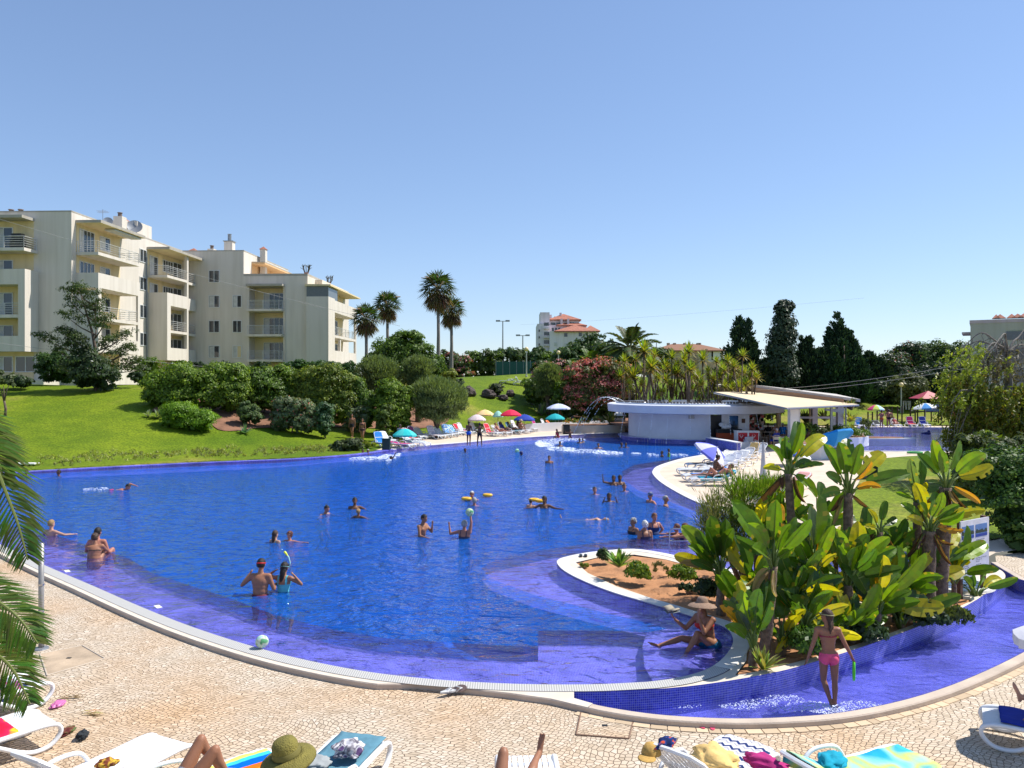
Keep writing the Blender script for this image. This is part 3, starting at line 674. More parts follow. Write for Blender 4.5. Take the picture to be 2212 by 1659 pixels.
def chimney(u,v,w,d,h,kind,z=None):
 z=TOP5 if z is None else z
 mb=MB();mb.bb(u-w/2,u+w/2,v-d/2,v+d/2,z-.2,z+h);c=mb.build('chimney',BWALL,bld)
 m2=MB()
 if kind=='pot':
  m2.lathe([(.0,h+.45),(.25,h+.45),(.27,h+.4),(.2,h+.38),(.2,h)],10,(u,v,z));m2.build('cowl',CM('rusty_cowl',(.16,.12,.1)),c)
 elif kind=='house':
  m2.add([(u-w*.65,v-d*.65,z+h),(u+w*.65,v-d*.65,z+h),(u+w*.65,v+d*.65,z+h),(u-w*.65,v+d*.65,z+h),(u,v,z+h+.4)],[(3,2,1,0),(0,1,4),(1,2,4),(2,3,4),(3,0,4)]);m2.build('tiled_cap',ROOFT,c)
 elif kind=='tall':m2.bb(u-w*.6,u+w*.6,v-d*.6,v+d*.6,z+h,z+h+.1);m2.lathe([(.0,h+.95),(.26,h+.95),(.22,h+.9),(.22,h+.05)],10,(u,v,z));m2.build('cowl',GREYP,c)
for px,w,k_,h in((28,.9,'pot',.7),(52,.9,'pot',.7),(105,.8,'house',.5),(5,.9,'house',.5)):chimney(onV(px,4),4,w,.9,h,k_)
for px,w,k_,h in((485,.8,'house',.5),(530,.75,'pot',.75),(574,1.0,'tall',1.6)):chimney(onV(px,v3+3),v3+3,w,.9,h,k_)
chimney(-1.0,onU(300,-1.0),.9,.9,1.6,'pot');chimney(-3,14.2,.8,.8,2.1,'house',TOP5)
chimney(onV(659,v3+5),v3+5,.65,.7,3.9,'house',TOP4);
def dish(u,v,z,r):
 c=MB();c.lathe([(0,0),(r*.5,.05*r),(r,.22*r)],18);d=c.build('satellite_dish',GREYP,bld,True);d.location=(u,v,z);d.rotation_euler=(R(68),0,R(25))
 c=MB();c.tube([(0,0,0),(0,0,.6*r)],.02,5);c.tube([(0,-.0,-.05),(0,-r*1.1,-.1)],.04,6);c.build('arm',GREYP,d)
dish(-.8,onU(337,-.8),TOP5+1.05,.75);dish(-.8,onU(270,-.8),TOP5+.6,.45)
mb=MB();uu,vv=-.5,onU(257,-.5)
mb.tube([(uu,vv,TOP5),(uu,vv,TOP5+1.5)],.025,5)
for q in range(5):mb.tube([(uu-.5,vv+.15*q-.3,TOP5+1.3-.1*(q%2)),(uu+.5,vv+.15*q-.3,TOP5+1.3-.1*(q%2))],.012,4)
mb.build('antenna',GREYP,bld)
def stick_plant(x,y,z,h,lab):
 t=thing('potted_cactus',lab,'plant',(x,y,z))
 mb=MB();rr=random.Random(int(x*10))
 for i in range(7):
  a=rr.uniform(0,6.28);q=(rr.uniform(-.5,.5),rr.uniform(-.2,.2));mb.tube([(q[0]*.5,q[1]*.5,.25),(q[0],q[1],h*.6),(q[0]*1.2,q[1],h*rr.uniform(.8,1.05))],[.05,.045,.03],5)
  for j in range(3):z_=h*rr.uniform(.5,.9);mb.tube([(q[0],q[1],z_),(q[0]+rr.uniform(-.3,.3),q[1]+rr.uniform(-.3,.3),z_+.2)],.025,4)
 mb.build('stems',CM('dry_stem',(.09,.085,.06)),t)
 mb=MB();mb.lathe([(0,0),(.2,0),(.28,.3),(.24,.3),(0,.25)],12);mb.build('pot',ROOFT,t)
for px,lab in((766,'spiky potted cactus on the roof edge, nearer the taller block'),(822,'thin potted cactus on the roof edge above the canopy')):
 p=P0.xy+ub*(u3-.5)+vb*onU(px,u3-.5)if px<800 else P0.xy+ub*(u3-.5)+vb*onU(px,u3-.5)
 stick_plant(p.x,p.y,P0.z+TOP4+.2,1.3 if px<800 else 1.2,lab)
 # distant buildings
def dwin(par,x,y,z,w,h,rz=0,mat=None):
 mb=MB();mb.box((0,0,h/2),(w,.12,h));o=mb.build('window',mat or DARKGLASS,par);o.location=(x,y,z);o.rotation_euler=(0,0,rz);return o
YB=190.;fb=YB/F
hb=thing('hill_apartment_building','white apartment block with stepped red tiled roofs on the skyline','building',(PX(1400,YB),YB,0))
bx0=PX(1400,YB)
WB=wall_mat('pinkish_white_render',(.68,.64,.67))
def hx(px):return PX(px,YB)-bx0
def hzz(py):return PZ(py,YB)
def hip(mb,x0,x1,y0,y1,z,h,ov=.8,m=0):
 x0-=ov;x1+=ov;y0-=ov;y1+=ov;d=min(x1-x0,y1-y0)*.48
 mb.add([(x0,y0,z),(x1,y0,z),(x1,y1,z),(x0,y1,z),(x0+d,(y0+y1)/2,z+h),(x1-d,(y0+y1)/2,z+h)],[(3,2,1,0),(0,1,5,4),(1,2,5),(2,3,4,5),(3,0,4)],m)
 mb.bb(x0,x1,y0,y1,z-.25,z-.002,m)
mb=MB();mb.bb(hx(1344),hx(1375),2,14,2,hzz(808));mb.bb(hx(1352),hx(1376),4,12,2,hzz(777));mb.build('stair_tower',WB,hb)
mb=MB();mb.bb(hx(1374),hx(1490),-2,12,2,hzz(829));mb.build('wall',WB,hb)
mb=MB();mb.bb(hx(1374.5),hx(1470),4,13,hzz(829),hzz(810));mb.build('wall',WB,hb)
mb=MB();mb.bb(hx(1375),hx(1453),6,13.5,hzz(812),hzz(794));mb.build('wall',WB,hb)
mb=MB();hip(mb,hx(1392),hx(1488),-2,8,hzz(829),1.8);mb.build('roof',ROOFT,hb)
mb=MB();hip(mb,hx(1398),hx(1466),4,13,hzz(810),1.4,.5);mb.build('roof',ROOFT,hb)
mb=MB();hip(mb,hx(1378),hx(1452),6,13.5,hzz(794),1.7,.6);mb.build('roof',ROOFT,hb)
mb=MB();mb.bb(hx(1478),hx(1502),6,14,2,hzz(823));mb.build('wall',WB,hb)
mb=MB();hip(mb,hx(1470),hx(1502),6,14,hzz(823),1.6,.5);mb.build('roof',ROOFT,hb)
for px,py,py0,y in((1381,779,790,9),(1407,774,788,9),(1393,784,788,9),(1401,782,788,9),(1407,793,808,5),(1424,793,808,5)):
 mb=MB();mb.bb(hx(px-2.6),hx(px+2.6),y-.6,y+.6,hzz(py0)-.8,hzz(py));mb.build('chimney',WB,hb)
for px,py in((1413,843),(1449,842),(1413,868),(1388,866)):dwin(hb,hx(px),-2.02,hzz(py),.75,.85,mat=None if py<860 else SHUT)
for px in(1386,1400,1434):dwin(hb,hx(px),6-.02,hzz(808),1.1,.6)
for px in(1384,1392,1400):dwin(hb,hx(px),4-.03,hzz(826),.5,.9)
mb=MB()
for i,py in enumerate((815,838,858,876)):
 mb.bb(hx(1360),hx(1374),1.0,1.99,hzz(py+6),hzz(py+2))
mb.build('balcony',WB,hb)
for py in(812,836,857):dwin(hb,hx(1367),1.96,hzz(py+1),1.2,.8)
for py in(828,845,863):dwin(hb,hx(1349),1.96,hzz(py),.35,.5)
YC=170.;cb=thing('long_villa','low beige villa with a brown tiled hip roof behind the yuccas','building',(PX(1740,YC),YC,0))
c0=PX(1740,YC);cx_=lambda px:PX(px,YC)-c0;czz=lambda py:PZ(py,YC)
BEI=wall_mat('beige_render',(.5,.38,.28))
mb=MB();mb.bb(cx_(1640),cx_(1808),0,9,2,czz(876));mb.build('wall',BEI,cb)
mb=MB();mb.bb(cx_(1763),cx_(1768),-.5,0,2,czz(873));mb.bb(cx_(1738),cx_(1760),-3,0,2,czz(888));mb.build('wing',BEI,cb)
mb=MB();hip(mb,cx_(1640),cx_(1808),0,9,czz(876),1.6,.7);mb.build('roof',CM('brown_tiles',(.26,.13,.08),.9),cb)
for px in(1681,1697,1723,1757,1761):
 mb=MB();mb.bb(cx_(px-3),cx_(px+3),4,5,czz(866),czz(855));mb.build('chimney',BEI,cb)
for px in(1653,1690,1755):mb=MB();mb.bb(cx_(px-3),cx_(px+3),1.5,2.2,czz(872),czz(868));mb.build('skylight',WHITE,cb)
dwin(cb,cx_(1771),-.03,czz(905),2,2.5,mat=SHUT);dwin(cb,cx_(1790),-.03,czz(900),2,2,mat=WHITE)
YD=62.;db=thing('green_building','pale green flat-roofed apartment block behind the weeping tree','building',(PX(2426,YD),YD,0),R(-31))
dx_=lambda px:(px-2426)/37.2;dzz=lambda py:PZ(py,YD)
GRW=wall_mat('green_grey_render',(.33,.36,.25))
mb=MB();mb.bb(0,18,0,14,0,dzz(804));mb.build('wall',GRW,db)
mb=MB();mb.bb(-.05,18,-.06,-.003,dzz(804)-.15,dzz(804)+.1);mb.bb(-.06,-.003,0,14,dzz(804)-.15,dzz(804)+.1);mb.build('roof_edge',BEDGE,db)
mb=MB();mb.bb(-.6,0,.5,4,dzz(833),dzz(829));mb.bb(-.6,0,.5,4,dzz(866),dzz(862));mb.build('balcony_slab',BEDGE,db)
for px,w in((2491,.55),(2501,.8),(2530,.7),(2545,.8),(2560,.8)):
 mb=MB();u=dx_(px);mb.bb(u-w/3,u+w/3,2,2.6,dzz(804),dzz(797));c=mb.build('chimney',BEI,db)
 mb=MB();mb.add([(u-w/2,1.8,dzz(797)+.1),(u+w/2,1.8,dzz(797)+.1),(u+w/2,2.8,dzz(797)+.1),(u-w/2,2.8,dzz(797)+.1),(u,2.3,dzz(797)+.45)],[(3,2,1,0),(0,1,4),(1,2,4),(2,3,4),(3,0,4)]);mb.build('cap',ROOFT,c)
for px in(2537,2585,2640):
 for py in(852,905,955):dwin(db,dx_(px),-.03,dzz(py),1.15,.65 if py==852 else 1.1)
 # lamp posts
def lamp_globe(px,pytop,Y,pybase,lab):
 x=PX(px,Y);z0=PZ(pybase,Y);zt=PZ(pytop,Y)
 t=thing('globe_lamp',lab,'lamp post',(x,Y,z0),0,'globe lamp posts')
 h=zt-z0;mb=MB();mb.tube([(0,0,0),(0,0,h-.4)],[.085,.06],8);mb.lathe([(.12,0),(.12,.25),(.08,.3)],8);mb.build('post',CM('lamp_post_paint',(.4,.42,.36)),t)
 mb=MB();mb.ell((0,0,h-.22),(.25,.25,.25),14,9);mb.build('globe',CM('cream_globe',(.75,.6,.3),.3),t,True)
lamp_globe(1316,868,92,944,'cream globe lamp post beside the two white loungers on the hilltop')
lamp_globe(1396,877,100,945,'cream globe lamp post behind the pink oleander')
lamp_globe(2253,957,86,1037,'cream globe lamp post in front of the dark trees by the playground')
def flood(px,pytop,Y,lab):
 z0=3.;zt=PZ(pytop,Y);t=thing('floodlight_mast',lab,'floodlight',(PX(px,Y),Y,z0),0,'floodlight masts on the horizon')
 h=zt-z0;mb=MB();mb.tube([(0,0,0),(0,0,h)],[.17,.09],8);mb.tube([(-.9,0,h),(.9,0,h)],.06,6);mb.build('mast',GREYP,t)
 for s_ in(-1,1):
  mb=MB();mb.box((s_*.85,-.1,h+.05),(.75,.3,.28));mb.build('floodlight',GREYP,t)
flood(1257,803,140,'tall twin floodlight mast left of the red-roofed block');flood(1307,839,140,'middle floodlight mast just left of the red-roofed block')
flood(1282,871,170,'shortest floodlight mast, between the two taller ones');flood(1641,856,180,'small floodlight mast left of the beige villa')
# foliage tools
def leaf_mesh(name,P,Nn,Dn,size,asp,col,mat,parent=None,bend=.0):
 """P centres, Nn face normals, Dn long directions; rhombic leaves"""
 n=len(P)
 Dn=Dn/np.maximum(np.linalg.norm(Dn,axis=1,keepdims=True),1e-6)
 Sd=np.cross(Nn,Dn);Sd/=np.maximum(np.linalg.norm(Sd,axis=1,keepdims=True),1e-6)
 s=size[:,None];a=P-Dn*s*.5;c=P+Dn*s*.5;b=P+Sd*s*asp*.5;d=P-Sd*s*asp*.5
 Nx=np.cross(Dn,Sd);c=c-Nx*s*bend*np.sign(Nx[:,2:3]+1e-6);
 V=np.stack([a,b,c,d],1).reshape(-1,3)
 me=bpy.data.meshes.new(name);me.vertices.add(4*n);me.vertices.foreach_set('co',V.ravel().astype(np.float32))
 me.loops.add(4*n);me.loops.foreach_set('vertex_index',np.arange(4*n,dtype=np.int32))
 me.polygons.add(n);me.polygons.foreach_set('loop_start',np.arange(0,4*n,4,dtype=np.int32));me.polygons.foreach_set('loop_total',np.full(n,4,dtype=np.int32))
 me.materials.append(mat);me.update(calc_edges=True)
 at=me.color_attributes.new('Col','FLOAT_COLOR','CORNER');C4=np.ones((n,4,4),np.float32);C4[:,:,:3]=col[:,None,:];at.data.foreach_set('color',C4.ravel())
 if name is None:return me
 o=bpy.data.objects.new(name,me);COL.objects.link(o)
 if parent:o.parent=parent
 return o
def rdir(r,n):
 v=r.normal(size=(n,3));return v/np.linalg.norm(v,axis=1,keepdims=True)
def vary(r,cols,n,v=.25):
 """cols: list of (weight, (r,g,b))"""
 w=np.array([c[0]for c in cols]);w=w/w.sum();i=r.choice(len(cols),n,p=w)
 c=np.array([q[1]for q in cols])[i];return np.clip(c*(1+r.uniform(-v,v,(n,1))),0,1)
def crown_pts(r,blobs,n,cl=.35,per=60,flat=False):
 """clusters of leaves over ellipsoid blobs -> points, outward normals"""
 vol=np.array([b[3]*b[4]+b[4]*b[5]+b[3]*b[5]for b in blobs]);pr=vol/vol.sum()
 nc=max(6,n//per);bi=r.choice(len(blobs),nc,p=pr);B=np.array(blobs)[bi]
 d=rdir(r,nc);d[:,2]=np.where(d[:,2]<-.35,-d[:,2],d[:,2]);rad=r.uniform(.62,1.0,(nc,1))
 c=B[:,:3]+d*B[:,3:]*rad
 cs=(B[:,3:].mean(1)*cl*r.uniform(.6,1.3,nc))[:,None]
 k=np.repeat(np.arange(nc),per);q=rdir(r,len(k));q[:,2]=np.where(q[:,2]<-.2,-q[:,2]*.6,q[:,2])
 P=c[k]+q*cs[k]*r.uniform(.75,1.05,(len(k),1))
 Nn=q*.8+d[k]*.35+rdir(r,len(k))*.45;Nn/=np.linalg.norm(Nn,axis=1,keepdims=True)
 ct=r.uniform(-1,1,nc)[k]
 return P,Nn,ct
def crown(name,r,blobs,n,leaf,cols,mat=None,parent=None,cl=.35,asp=.55,flowers=None,up=0.0,per=60,core=True,seedv=.22):
 P,Nn,ct=crown_pts(r,blobs,n,cl,per);n=len(P)
 D_=np.cross(Nn,rdir(r,n))+np.array([0,0,up])*1.0
 col=vary(r,cols,n,seedv)*(1+.22*ct[:,None])
 size=leaf*r.uniform(.6,1.35,n)
 if flowers:
  fr,fc=flowers;m_=(r.uniform(0,1,n)<fr*np.clip(1+ct*1.2,0,2))&(Nn[:,2]>-.3);fcv=np.array(fc)[r.randint(0,len(fc),n)]
  col[m_]=fcv[m_]*r.uniform(.8,1.15,(m_.sum(),1));size[m_]*=.8
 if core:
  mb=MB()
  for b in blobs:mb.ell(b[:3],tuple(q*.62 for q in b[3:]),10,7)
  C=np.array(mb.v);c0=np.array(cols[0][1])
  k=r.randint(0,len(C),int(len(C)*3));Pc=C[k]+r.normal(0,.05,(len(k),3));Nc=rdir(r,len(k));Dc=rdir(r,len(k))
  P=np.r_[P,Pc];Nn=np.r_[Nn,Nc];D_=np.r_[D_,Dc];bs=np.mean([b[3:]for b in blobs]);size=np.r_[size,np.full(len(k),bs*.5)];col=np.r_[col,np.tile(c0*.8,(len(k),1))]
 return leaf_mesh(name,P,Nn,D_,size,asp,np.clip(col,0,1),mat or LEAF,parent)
def trunk_mesh(name,parent,r,h,rad,n=3,spread=1.,mat=None,base=(0,0,0),fork=.45):
 mb=MB();b=Vector(base)
 top=b+Vector((r.uniform(-.2,.2)*spread,r.uniform(-.2,.2)*spread,h*fork))
 mb.tube([b+Vector((0,0,-.2)),b+(top-b)*.5+Vector((r.uniform(-.1,.1),0,0)),top],[rad*1.25,rad,rad*.85],8)
 for i in range(n):
  a=6.28*i/n+r.uniform(-.4,.4);e=top+Vector((math.cos(a)*spread,math.sin(a)*spread,h*(1-fork)*r.uniform(.7,1)))
  mb.tube([top-Vector((0,0,.1)),top+(e-top)*.5+Vector((0,0,h*.08)),e],[rad*.7,rad*.45,rad*.2],6)
 return mb.build(name,mat or BARK,parent,True)
G_MID=[(3,(.075,.14,.014)),(2,(.125,.205,.02)),(1,(.04,.08,.014))]
G_LIT=[(3,(.11,.19,.014)),(3,(.18,.26,.022)),(1,(.05,.1,.012))]
G_DARK=[(3,(.03,.06,.02)),(1,(.05,.09,.025)),(1,(.018,.035,.014))]
G_OLIVE=[(3,(.065,.09,.03)),(2,(.1,.13,.05)),(1,(.04,.06,.02))]
G_GREY=[(3,(.12,.17,.07)),(2,(.19,.23,.13)),(1,(.07,.11,.04))]
G_YEL=[(3,(.2,.24,.022)),(2,(.12,.17,.017)),(1,(.28,.28,.035))]
def RS(i):return np.random.RandomState(i)
def bush(name,lab,cat,px,py,Y,blobpx,n,leaf,cols,seed,group=None,mat=None,trunk=True,nm='foliage',zb=None,**k):
 """blobpx: list of (px, py, rx_px, rz_px[, depth m]) crown ellipsoids at depth Y"""
 x0=PX(px,Y);z0=hzf(x0,Y)if zb is None else zb;f=Y/F;blobs=[]
 r=RS(seed)
 for b in blobpx:
  dd=b[4]if len(b)>4 else b[2]*f*.9
  blobs.append((PX(b[0],Y)-x0,r.uniform(-.2,.2)*dd,PZ(b[1],Y)-z0,b[2]*f,dd,b[3]*f))
 if cat in('shrub','hedge'):
  for b in list(blobs):
   if b[2]-b[5]>.25:blobs.append((b[0],b[1]-.2,b[2]*.5,b[3]*.86,b[4]*.86,b[2]*.5+.1));n=int(n*1.15)
 t=thing(name,lab,cat,(x0,Y,z0),0,group)
 crown(nm,r,blobs,n,leaf,cols,mat,t,**k)
 if trunk:
  zc=max(.5,np.mean([b[2]for b in blobs]));trunk_mesh('trunk',t,r,zc,max(.05,.035*zc),3,np.mean([b[3]for b in blobs])*.6)
 return t
 # left lawn and building foot
def feathery_tree():
 Y=62.;px=240;x0=PX(px,Y);z0=hzf(x0,Y);f=Y/F;r=RS(11)
 t=thing('feathery_tree','airy dark tree with open branches in front of the apartment block','tree',(x0,Y,z0))
 mb=MB();tops=[]
 br=[(195,733,.05),(215,725,.04),(240,770,.05),(230,800,.06),(170,792,.05),(150,880,.05),(135,850,.05),(160,925,.04),(300,875,.05),(320,905,.05),(310,835,.05),(285,800,.04),(330,925,.05),(260,850,.08),(205,850,.06),(215,900,.05),(270,910,.05),(200,760,.04),(250,745,.03),(180,835,.05),(318,870,.04)]
 mb.tube([(0,0,-.2),(.1,0,PZ(900,Y)-z0),(-.3,0,PZ(830,Y)-z0),(PX(200,Y)-x0,0,PZ(730,Y)-z0)],[.2,.15,.1,.03],8)
 blobs=[]
 for bx,by,_ in br:
  s_=Vector((-.05,0,PZ(min(930,by+45),Y)-z0));e=Vector((PX(bx,Y)-x0,r.uniform(-1.6,1.6),PZ(by,Y)-z0));mb.tube([s_,(s_+e)/2+Vector((0,0,-.15)),e],[.07,.045,.015],5)
  for q in(.55,.8,1.):
   c=s_+(e-s_)*q;blobs.append((c.x,c.y,c.z,.72,.6,.36))
 mb.build('trunk',BARK,t,True)
 crown('foliage',r,blobs,15000,.17,[(3,(.045,.075,.018)),(2,(.08,.115,.025)),(1,(.025,.045,.014))],None,t,cl=.75,per=40,core=False,asp=.45)
feathery_tree()
bush('oleander_bush','dark leafy shrub dotted with white blossoms at the foot of the airy tree','shrub',238,975,61,[(235,935,48,42),(262,950,42,32),(215,900,40,28)],7000,.2,G_DARK+[(2,(.05,.08,.02))],12,flowers=(.012,[(.8,.78,.75)]))
bush('clipped_hedge','dense dark green block hedge by the corner of the apartment block','hedge',135,962,66,[(120,925,32,42),(150,922,34,42),(165,930,28,38)],6500,.2,[(3,(.03,.07,.012)),(2,(.05,.1,.015))],13,trunk=False)
bush('small_fruit_tree','small sparse sapling at the left edge of the lawn','tree',12,985,52,[(8,945,26,18),(22,960,16,12),(-5,960,18,14)],1500,.2,G_OLIVE,14,core=False)
bush('low_shrub','low dark shrub behind the sapling against the garden wall','shrub',50,965,62,[(40,955,34,14),(62,958,24,10)],1800,.2,G_DARK,15,trunk=False)
for i,(px,py,rx,ry,Y,cols,lab)in enumerate([(370,925,36,30,69,G_MID,'bushy green shrub in the corner of the building left of the long hedge'),(345,945,22,14,67,G_DARK,'dark low shrub left of the long hedge'),(455,915,26,15,71,G_MID,'rounded shrub behind the hedge below the white balcony'),(498,920,17,14,74,G_DARK,'small dark clipped ball left of the stair block'),(555,918,20,14,76,G_DARK,'left one of a dark clipped pair under the stair block windows'),(580,920,18,13,76,G_DARK,'right one of a dark clipped pair under the stair block windows'),(653,917,24,16,78,G_DARK,'dark clipped ball under the loggia balconies')]):
 bush('round_shrub',lab,'shrub',px,py+20,Y,[(px,py,rx,ry)],1500,.2,cols,20+i,group='shrubs at the foot of the apartment block',trunk=False)
 # the long hedge bank
HB=[('large_shrub','broad glossy green shrub at the left end of the long hedge',455,1040,57,[(400,965,44,34),(450,950,48,38),(505,965,48,38),(440,1000,50,30),(395,995,32,30)],13000,.23,G_LIT),('large_shrub','tall light green shrub beside the leftmost hedge shrub',560,1040,58,[(540,945,40,34),(585,945,40,32),(570,975,52,36)],10000,.23,G_LIT),('large_shrub','dark forked small tree in the middle of the long hedge',640,1050,59.5,[(610,950,36,30),(650,960,44,34),(600,990,40,26),(690,980,36,30)],8500,.24,G_MID),('large_shrub','bright yellow-green shrub with pink blossoms over the forked trunk',690,1040,60.5,[(665,945,30,26),(705,940,32,24),(735,955,26,24)],6000,.22,G_LIT),('large_shrub','wide yellow-green shrub in the right half of the long hedge',800,1050,60,[(770,955,42,34),(820,950,44,36),(860,965,34,34),(790,985,48,30),(850,1000,38,28)],13500,.23,G_YEL[:2]+[(3,(.08,.13,.015))]),('large_shrub','dark green shrub right of the yellow-green hedge part',900,1050,60.5,[(890,985,30,40),(915,1010,30,36)],5000,.24,G_MID),('dense_tree','big domed dark green tree behind the grey-green bushes',1010,1000,76,[(985,885,52,38),(1035,890,48,36),(945,905,36,26),(1075,925,36,40),(1000,930,66,44),(1100,960,32,30),(1020,850,40,22)],17000,.3,G_MID),('large_shrub','lime green shrub at the right foot of the domed tree',1125,1000,70,[(1125,945,20,22),(1135,970,16,18)],2200,.22,G_YEL),('large_shrub','light green ragged shrub between the grey-green bushes',985,1050,60,[(975,985,36,34),(960,1010,32,30),(1010,990,26,26),(1000,1020,30,28)],6500,.24,G_LIT),('low_hedge','bright clipped hedge mound at the lawn edge, front of the long hedge',478,1082,53,[(450,1038,44,30),(505,1055,40,30),(480,1062,46,24),(428,1040,28,22)],12000,.16,[(3,(.12,.23,.012)),(2,(.18,.3,.02))]),('leafy_shrub','glossy round shrub on the bare bank in mid hedge',625,1072,56,[(622,1035,28,24),(615,1015,16,14),(640,1045,18,18)],2800,.22,[(3,(.07,.12,.03)),(2,(.12,.17,.06))]),('flowering_oleander','grey-green oleander with pink-red blossoms on the bank',730,1065,56.5,[(715,1020,32,26),(755,1030,36,30),(700,1045,24,20),(770,1050,28,20)],5500,.24,G_GREY),('silver_shrub','round silver-green shrub right of the pink oleander',815,1060,56.5,[(812,1032,24,24)],2200,.2,[(3,(.06,.13,.05)),(2,(.11,.18,.09))]),('mixed_shrub','shrub with russet tips and silver leaves by the walking pair',895,1065,60,[(882,1015,24,22),(905,1035,24,26),(880,1045,26,22)],3600,.22,G_GREY+[(2,(.13,.12,.03))]),('thin_shrub','thin light leafy shrub below the light ragged shrub',960,1060,57,[(965,1030,18,22),(950,1045,12,14)],1200,.22,[(3,(.1,.15,.03))]),('large_shrub','green shrub against the terrace wall, right of the loggia',725,935,80,[(720,925,22,16),(752,915,26,14)],2600,.25,[(3,(.04,.1,.02)),(1,(.06,.13,.02))]),('large_shrub','dark green shrub under the corner balcony block',800,935,80,[(795,918,26,14),(835,922,26,15),(880,925,26,20)],3800,.25,[(3,(.035,.09,.02)),(1,(.06,.12,.02))]),]
for i,(nm,lab,px,py,Y,bl,n,lf,cols)in enumerate(HB):
 fl=None
 if 'pink-red' in lab:fl=(.06,[(.6,.06,.08),(.55,.15,.15)])
 if 'pink blossoms' in lab:fl=(.006,[(.7,.25,.3)])
 if 'glossy green shrub at the left' in lab:fl=(.003,[(.7,.7,.68)])
 if n>2000:n=int(n*1.7);lf*=.74
 bush(nm,lab,'hedge' if 'hedge' in nm else('tree' if 'tree' in nm else 'shrub'),px,py,Y,bl,n,lf,cols,40+i,group='shrubs of the long hedge bank' if nm=='large_shrub' else None,flowers=fl)
def broom(lab,px,pyb,Y,bl,n,seed,base_z=None):
 """round bush of fine upright grey-green twigs"""
 x0=PX(px,Y);z0=hzf(x0,Y);f=Y/F;r=RS(seed);t=thing('wispy_bush',lab,'shrub',(x0,Y,z0),0,'wispy round grey-green bushes')
 B=[(PX(b[0],Y)-x0,0,PZ(b[1],Y)-z0,b[2]*f,b[2]*f*.9,b[3]*f)for b in bl]
 B=B+[(b[0],b[1],b[2]*.62,b[3]*.8,b[4]*.8,b[2]*.55)for b in B[:1]]
 P,Nn,ct=crown_pts(r,B,int(n*1.5),.3,50);D_=Nn*.7+rdir(r,len(P))*.45+np.array([0,0,.6]);
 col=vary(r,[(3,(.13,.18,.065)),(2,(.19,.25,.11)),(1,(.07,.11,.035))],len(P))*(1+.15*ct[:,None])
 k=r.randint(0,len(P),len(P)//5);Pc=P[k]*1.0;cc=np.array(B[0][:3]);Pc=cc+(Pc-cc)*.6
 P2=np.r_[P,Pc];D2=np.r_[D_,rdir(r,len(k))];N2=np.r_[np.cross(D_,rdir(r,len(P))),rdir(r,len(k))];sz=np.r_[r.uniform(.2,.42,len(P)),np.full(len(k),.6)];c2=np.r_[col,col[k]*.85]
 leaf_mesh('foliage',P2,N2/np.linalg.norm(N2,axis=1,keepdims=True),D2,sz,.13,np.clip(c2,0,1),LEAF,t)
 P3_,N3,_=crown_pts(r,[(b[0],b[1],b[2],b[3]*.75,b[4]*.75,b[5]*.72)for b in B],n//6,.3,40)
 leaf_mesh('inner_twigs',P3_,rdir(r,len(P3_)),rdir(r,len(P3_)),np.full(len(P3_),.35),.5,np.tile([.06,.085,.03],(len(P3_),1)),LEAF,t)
 trunk_mesh('trunk',t,r,B[0][2],.2,4,B[0][3]*.4,fork=.3)
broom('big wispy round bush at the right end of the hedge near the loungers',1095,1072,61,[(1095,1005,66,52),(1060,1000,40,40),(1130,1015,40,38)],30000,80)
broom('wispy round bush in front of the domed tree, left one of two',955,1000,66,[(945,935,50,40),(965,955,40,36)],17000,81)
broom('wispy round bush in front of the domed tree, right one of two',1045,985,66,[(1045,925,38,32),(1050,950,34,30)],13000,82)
def tuft_border():
 spots=[]
 r=RS(90)
 for a,b_,n in((470,600,6),(640,740,5),(750,815,4),(250,470,5),(100,250,4)):
  for i in range(n):spots.append(a+(b_-a)*i/n)
 farl=sorted([(p[0]/p[1]*F+1280,p)for p in W_farl])
 for i,px in enumerate(spots):
  q=min(farl,key=lambda e:abs(e[0]-px));j=farl.index(q);q2=farl[min(j+1,len(farl)-1)]
  tt=(px-q[0])/max(1,(q2[0]-q[0]));x=q[1][0]+(q2[1][0]-q[1][0])*tt;y=q[1][1]+(q2[1][1]-q[1][1])*tt+.95
  sz=r.uniform(.35,.6)*(1.2 if px>600 else .8)*(.7 if px<300 else 1)
  t=thing('rim_plant','%s from the left of the yellow-green plants along the far pool rim'%ordn(i).capitalize(),'plant',(x,y,hzf(x,y)),0,'yellow-green plants along the far pool rim')
 L_=sorted([o for o in bpy.data.objects if o.name.startswith('rim_plant')],key=lambda o:o.location.x/o.location.y)
 for i,o in enumerate(L_):
  o['label']='%s from the left of the yellow-green plants on the far pool rim'%ordn(i)
  s_=r.uniform(.28,.55);crown('foliage',RS(100+i),[(0,0,s_*.7,s_*1.3,s_,s_*.75)],260,.11,[(3,(.24,.28,.05)),(2,(.34,.36,.1)),(1,(.14,.17,.03))],None,o,up=1.0,per=20,core=False,asp=.4)
tuft_border()
bush('rim_bush','rounded dark bush on the pool rim before the walking pair','shrub',868,1135,49.5,[(850,1120,26,16),(880,1115,30,17),(865,1128,38,12)],5200,.16,G_OLIVE,95,zb=0)
bush('rim_bush','yellow-green tall grass clump beside the bin on the pool rim','plant',925,1126,51,[(925,1118,16,12),(912,1120,10,9)],900,.18,G_YEL,96,zb=0,core=False,up=1.2,trunk=False)
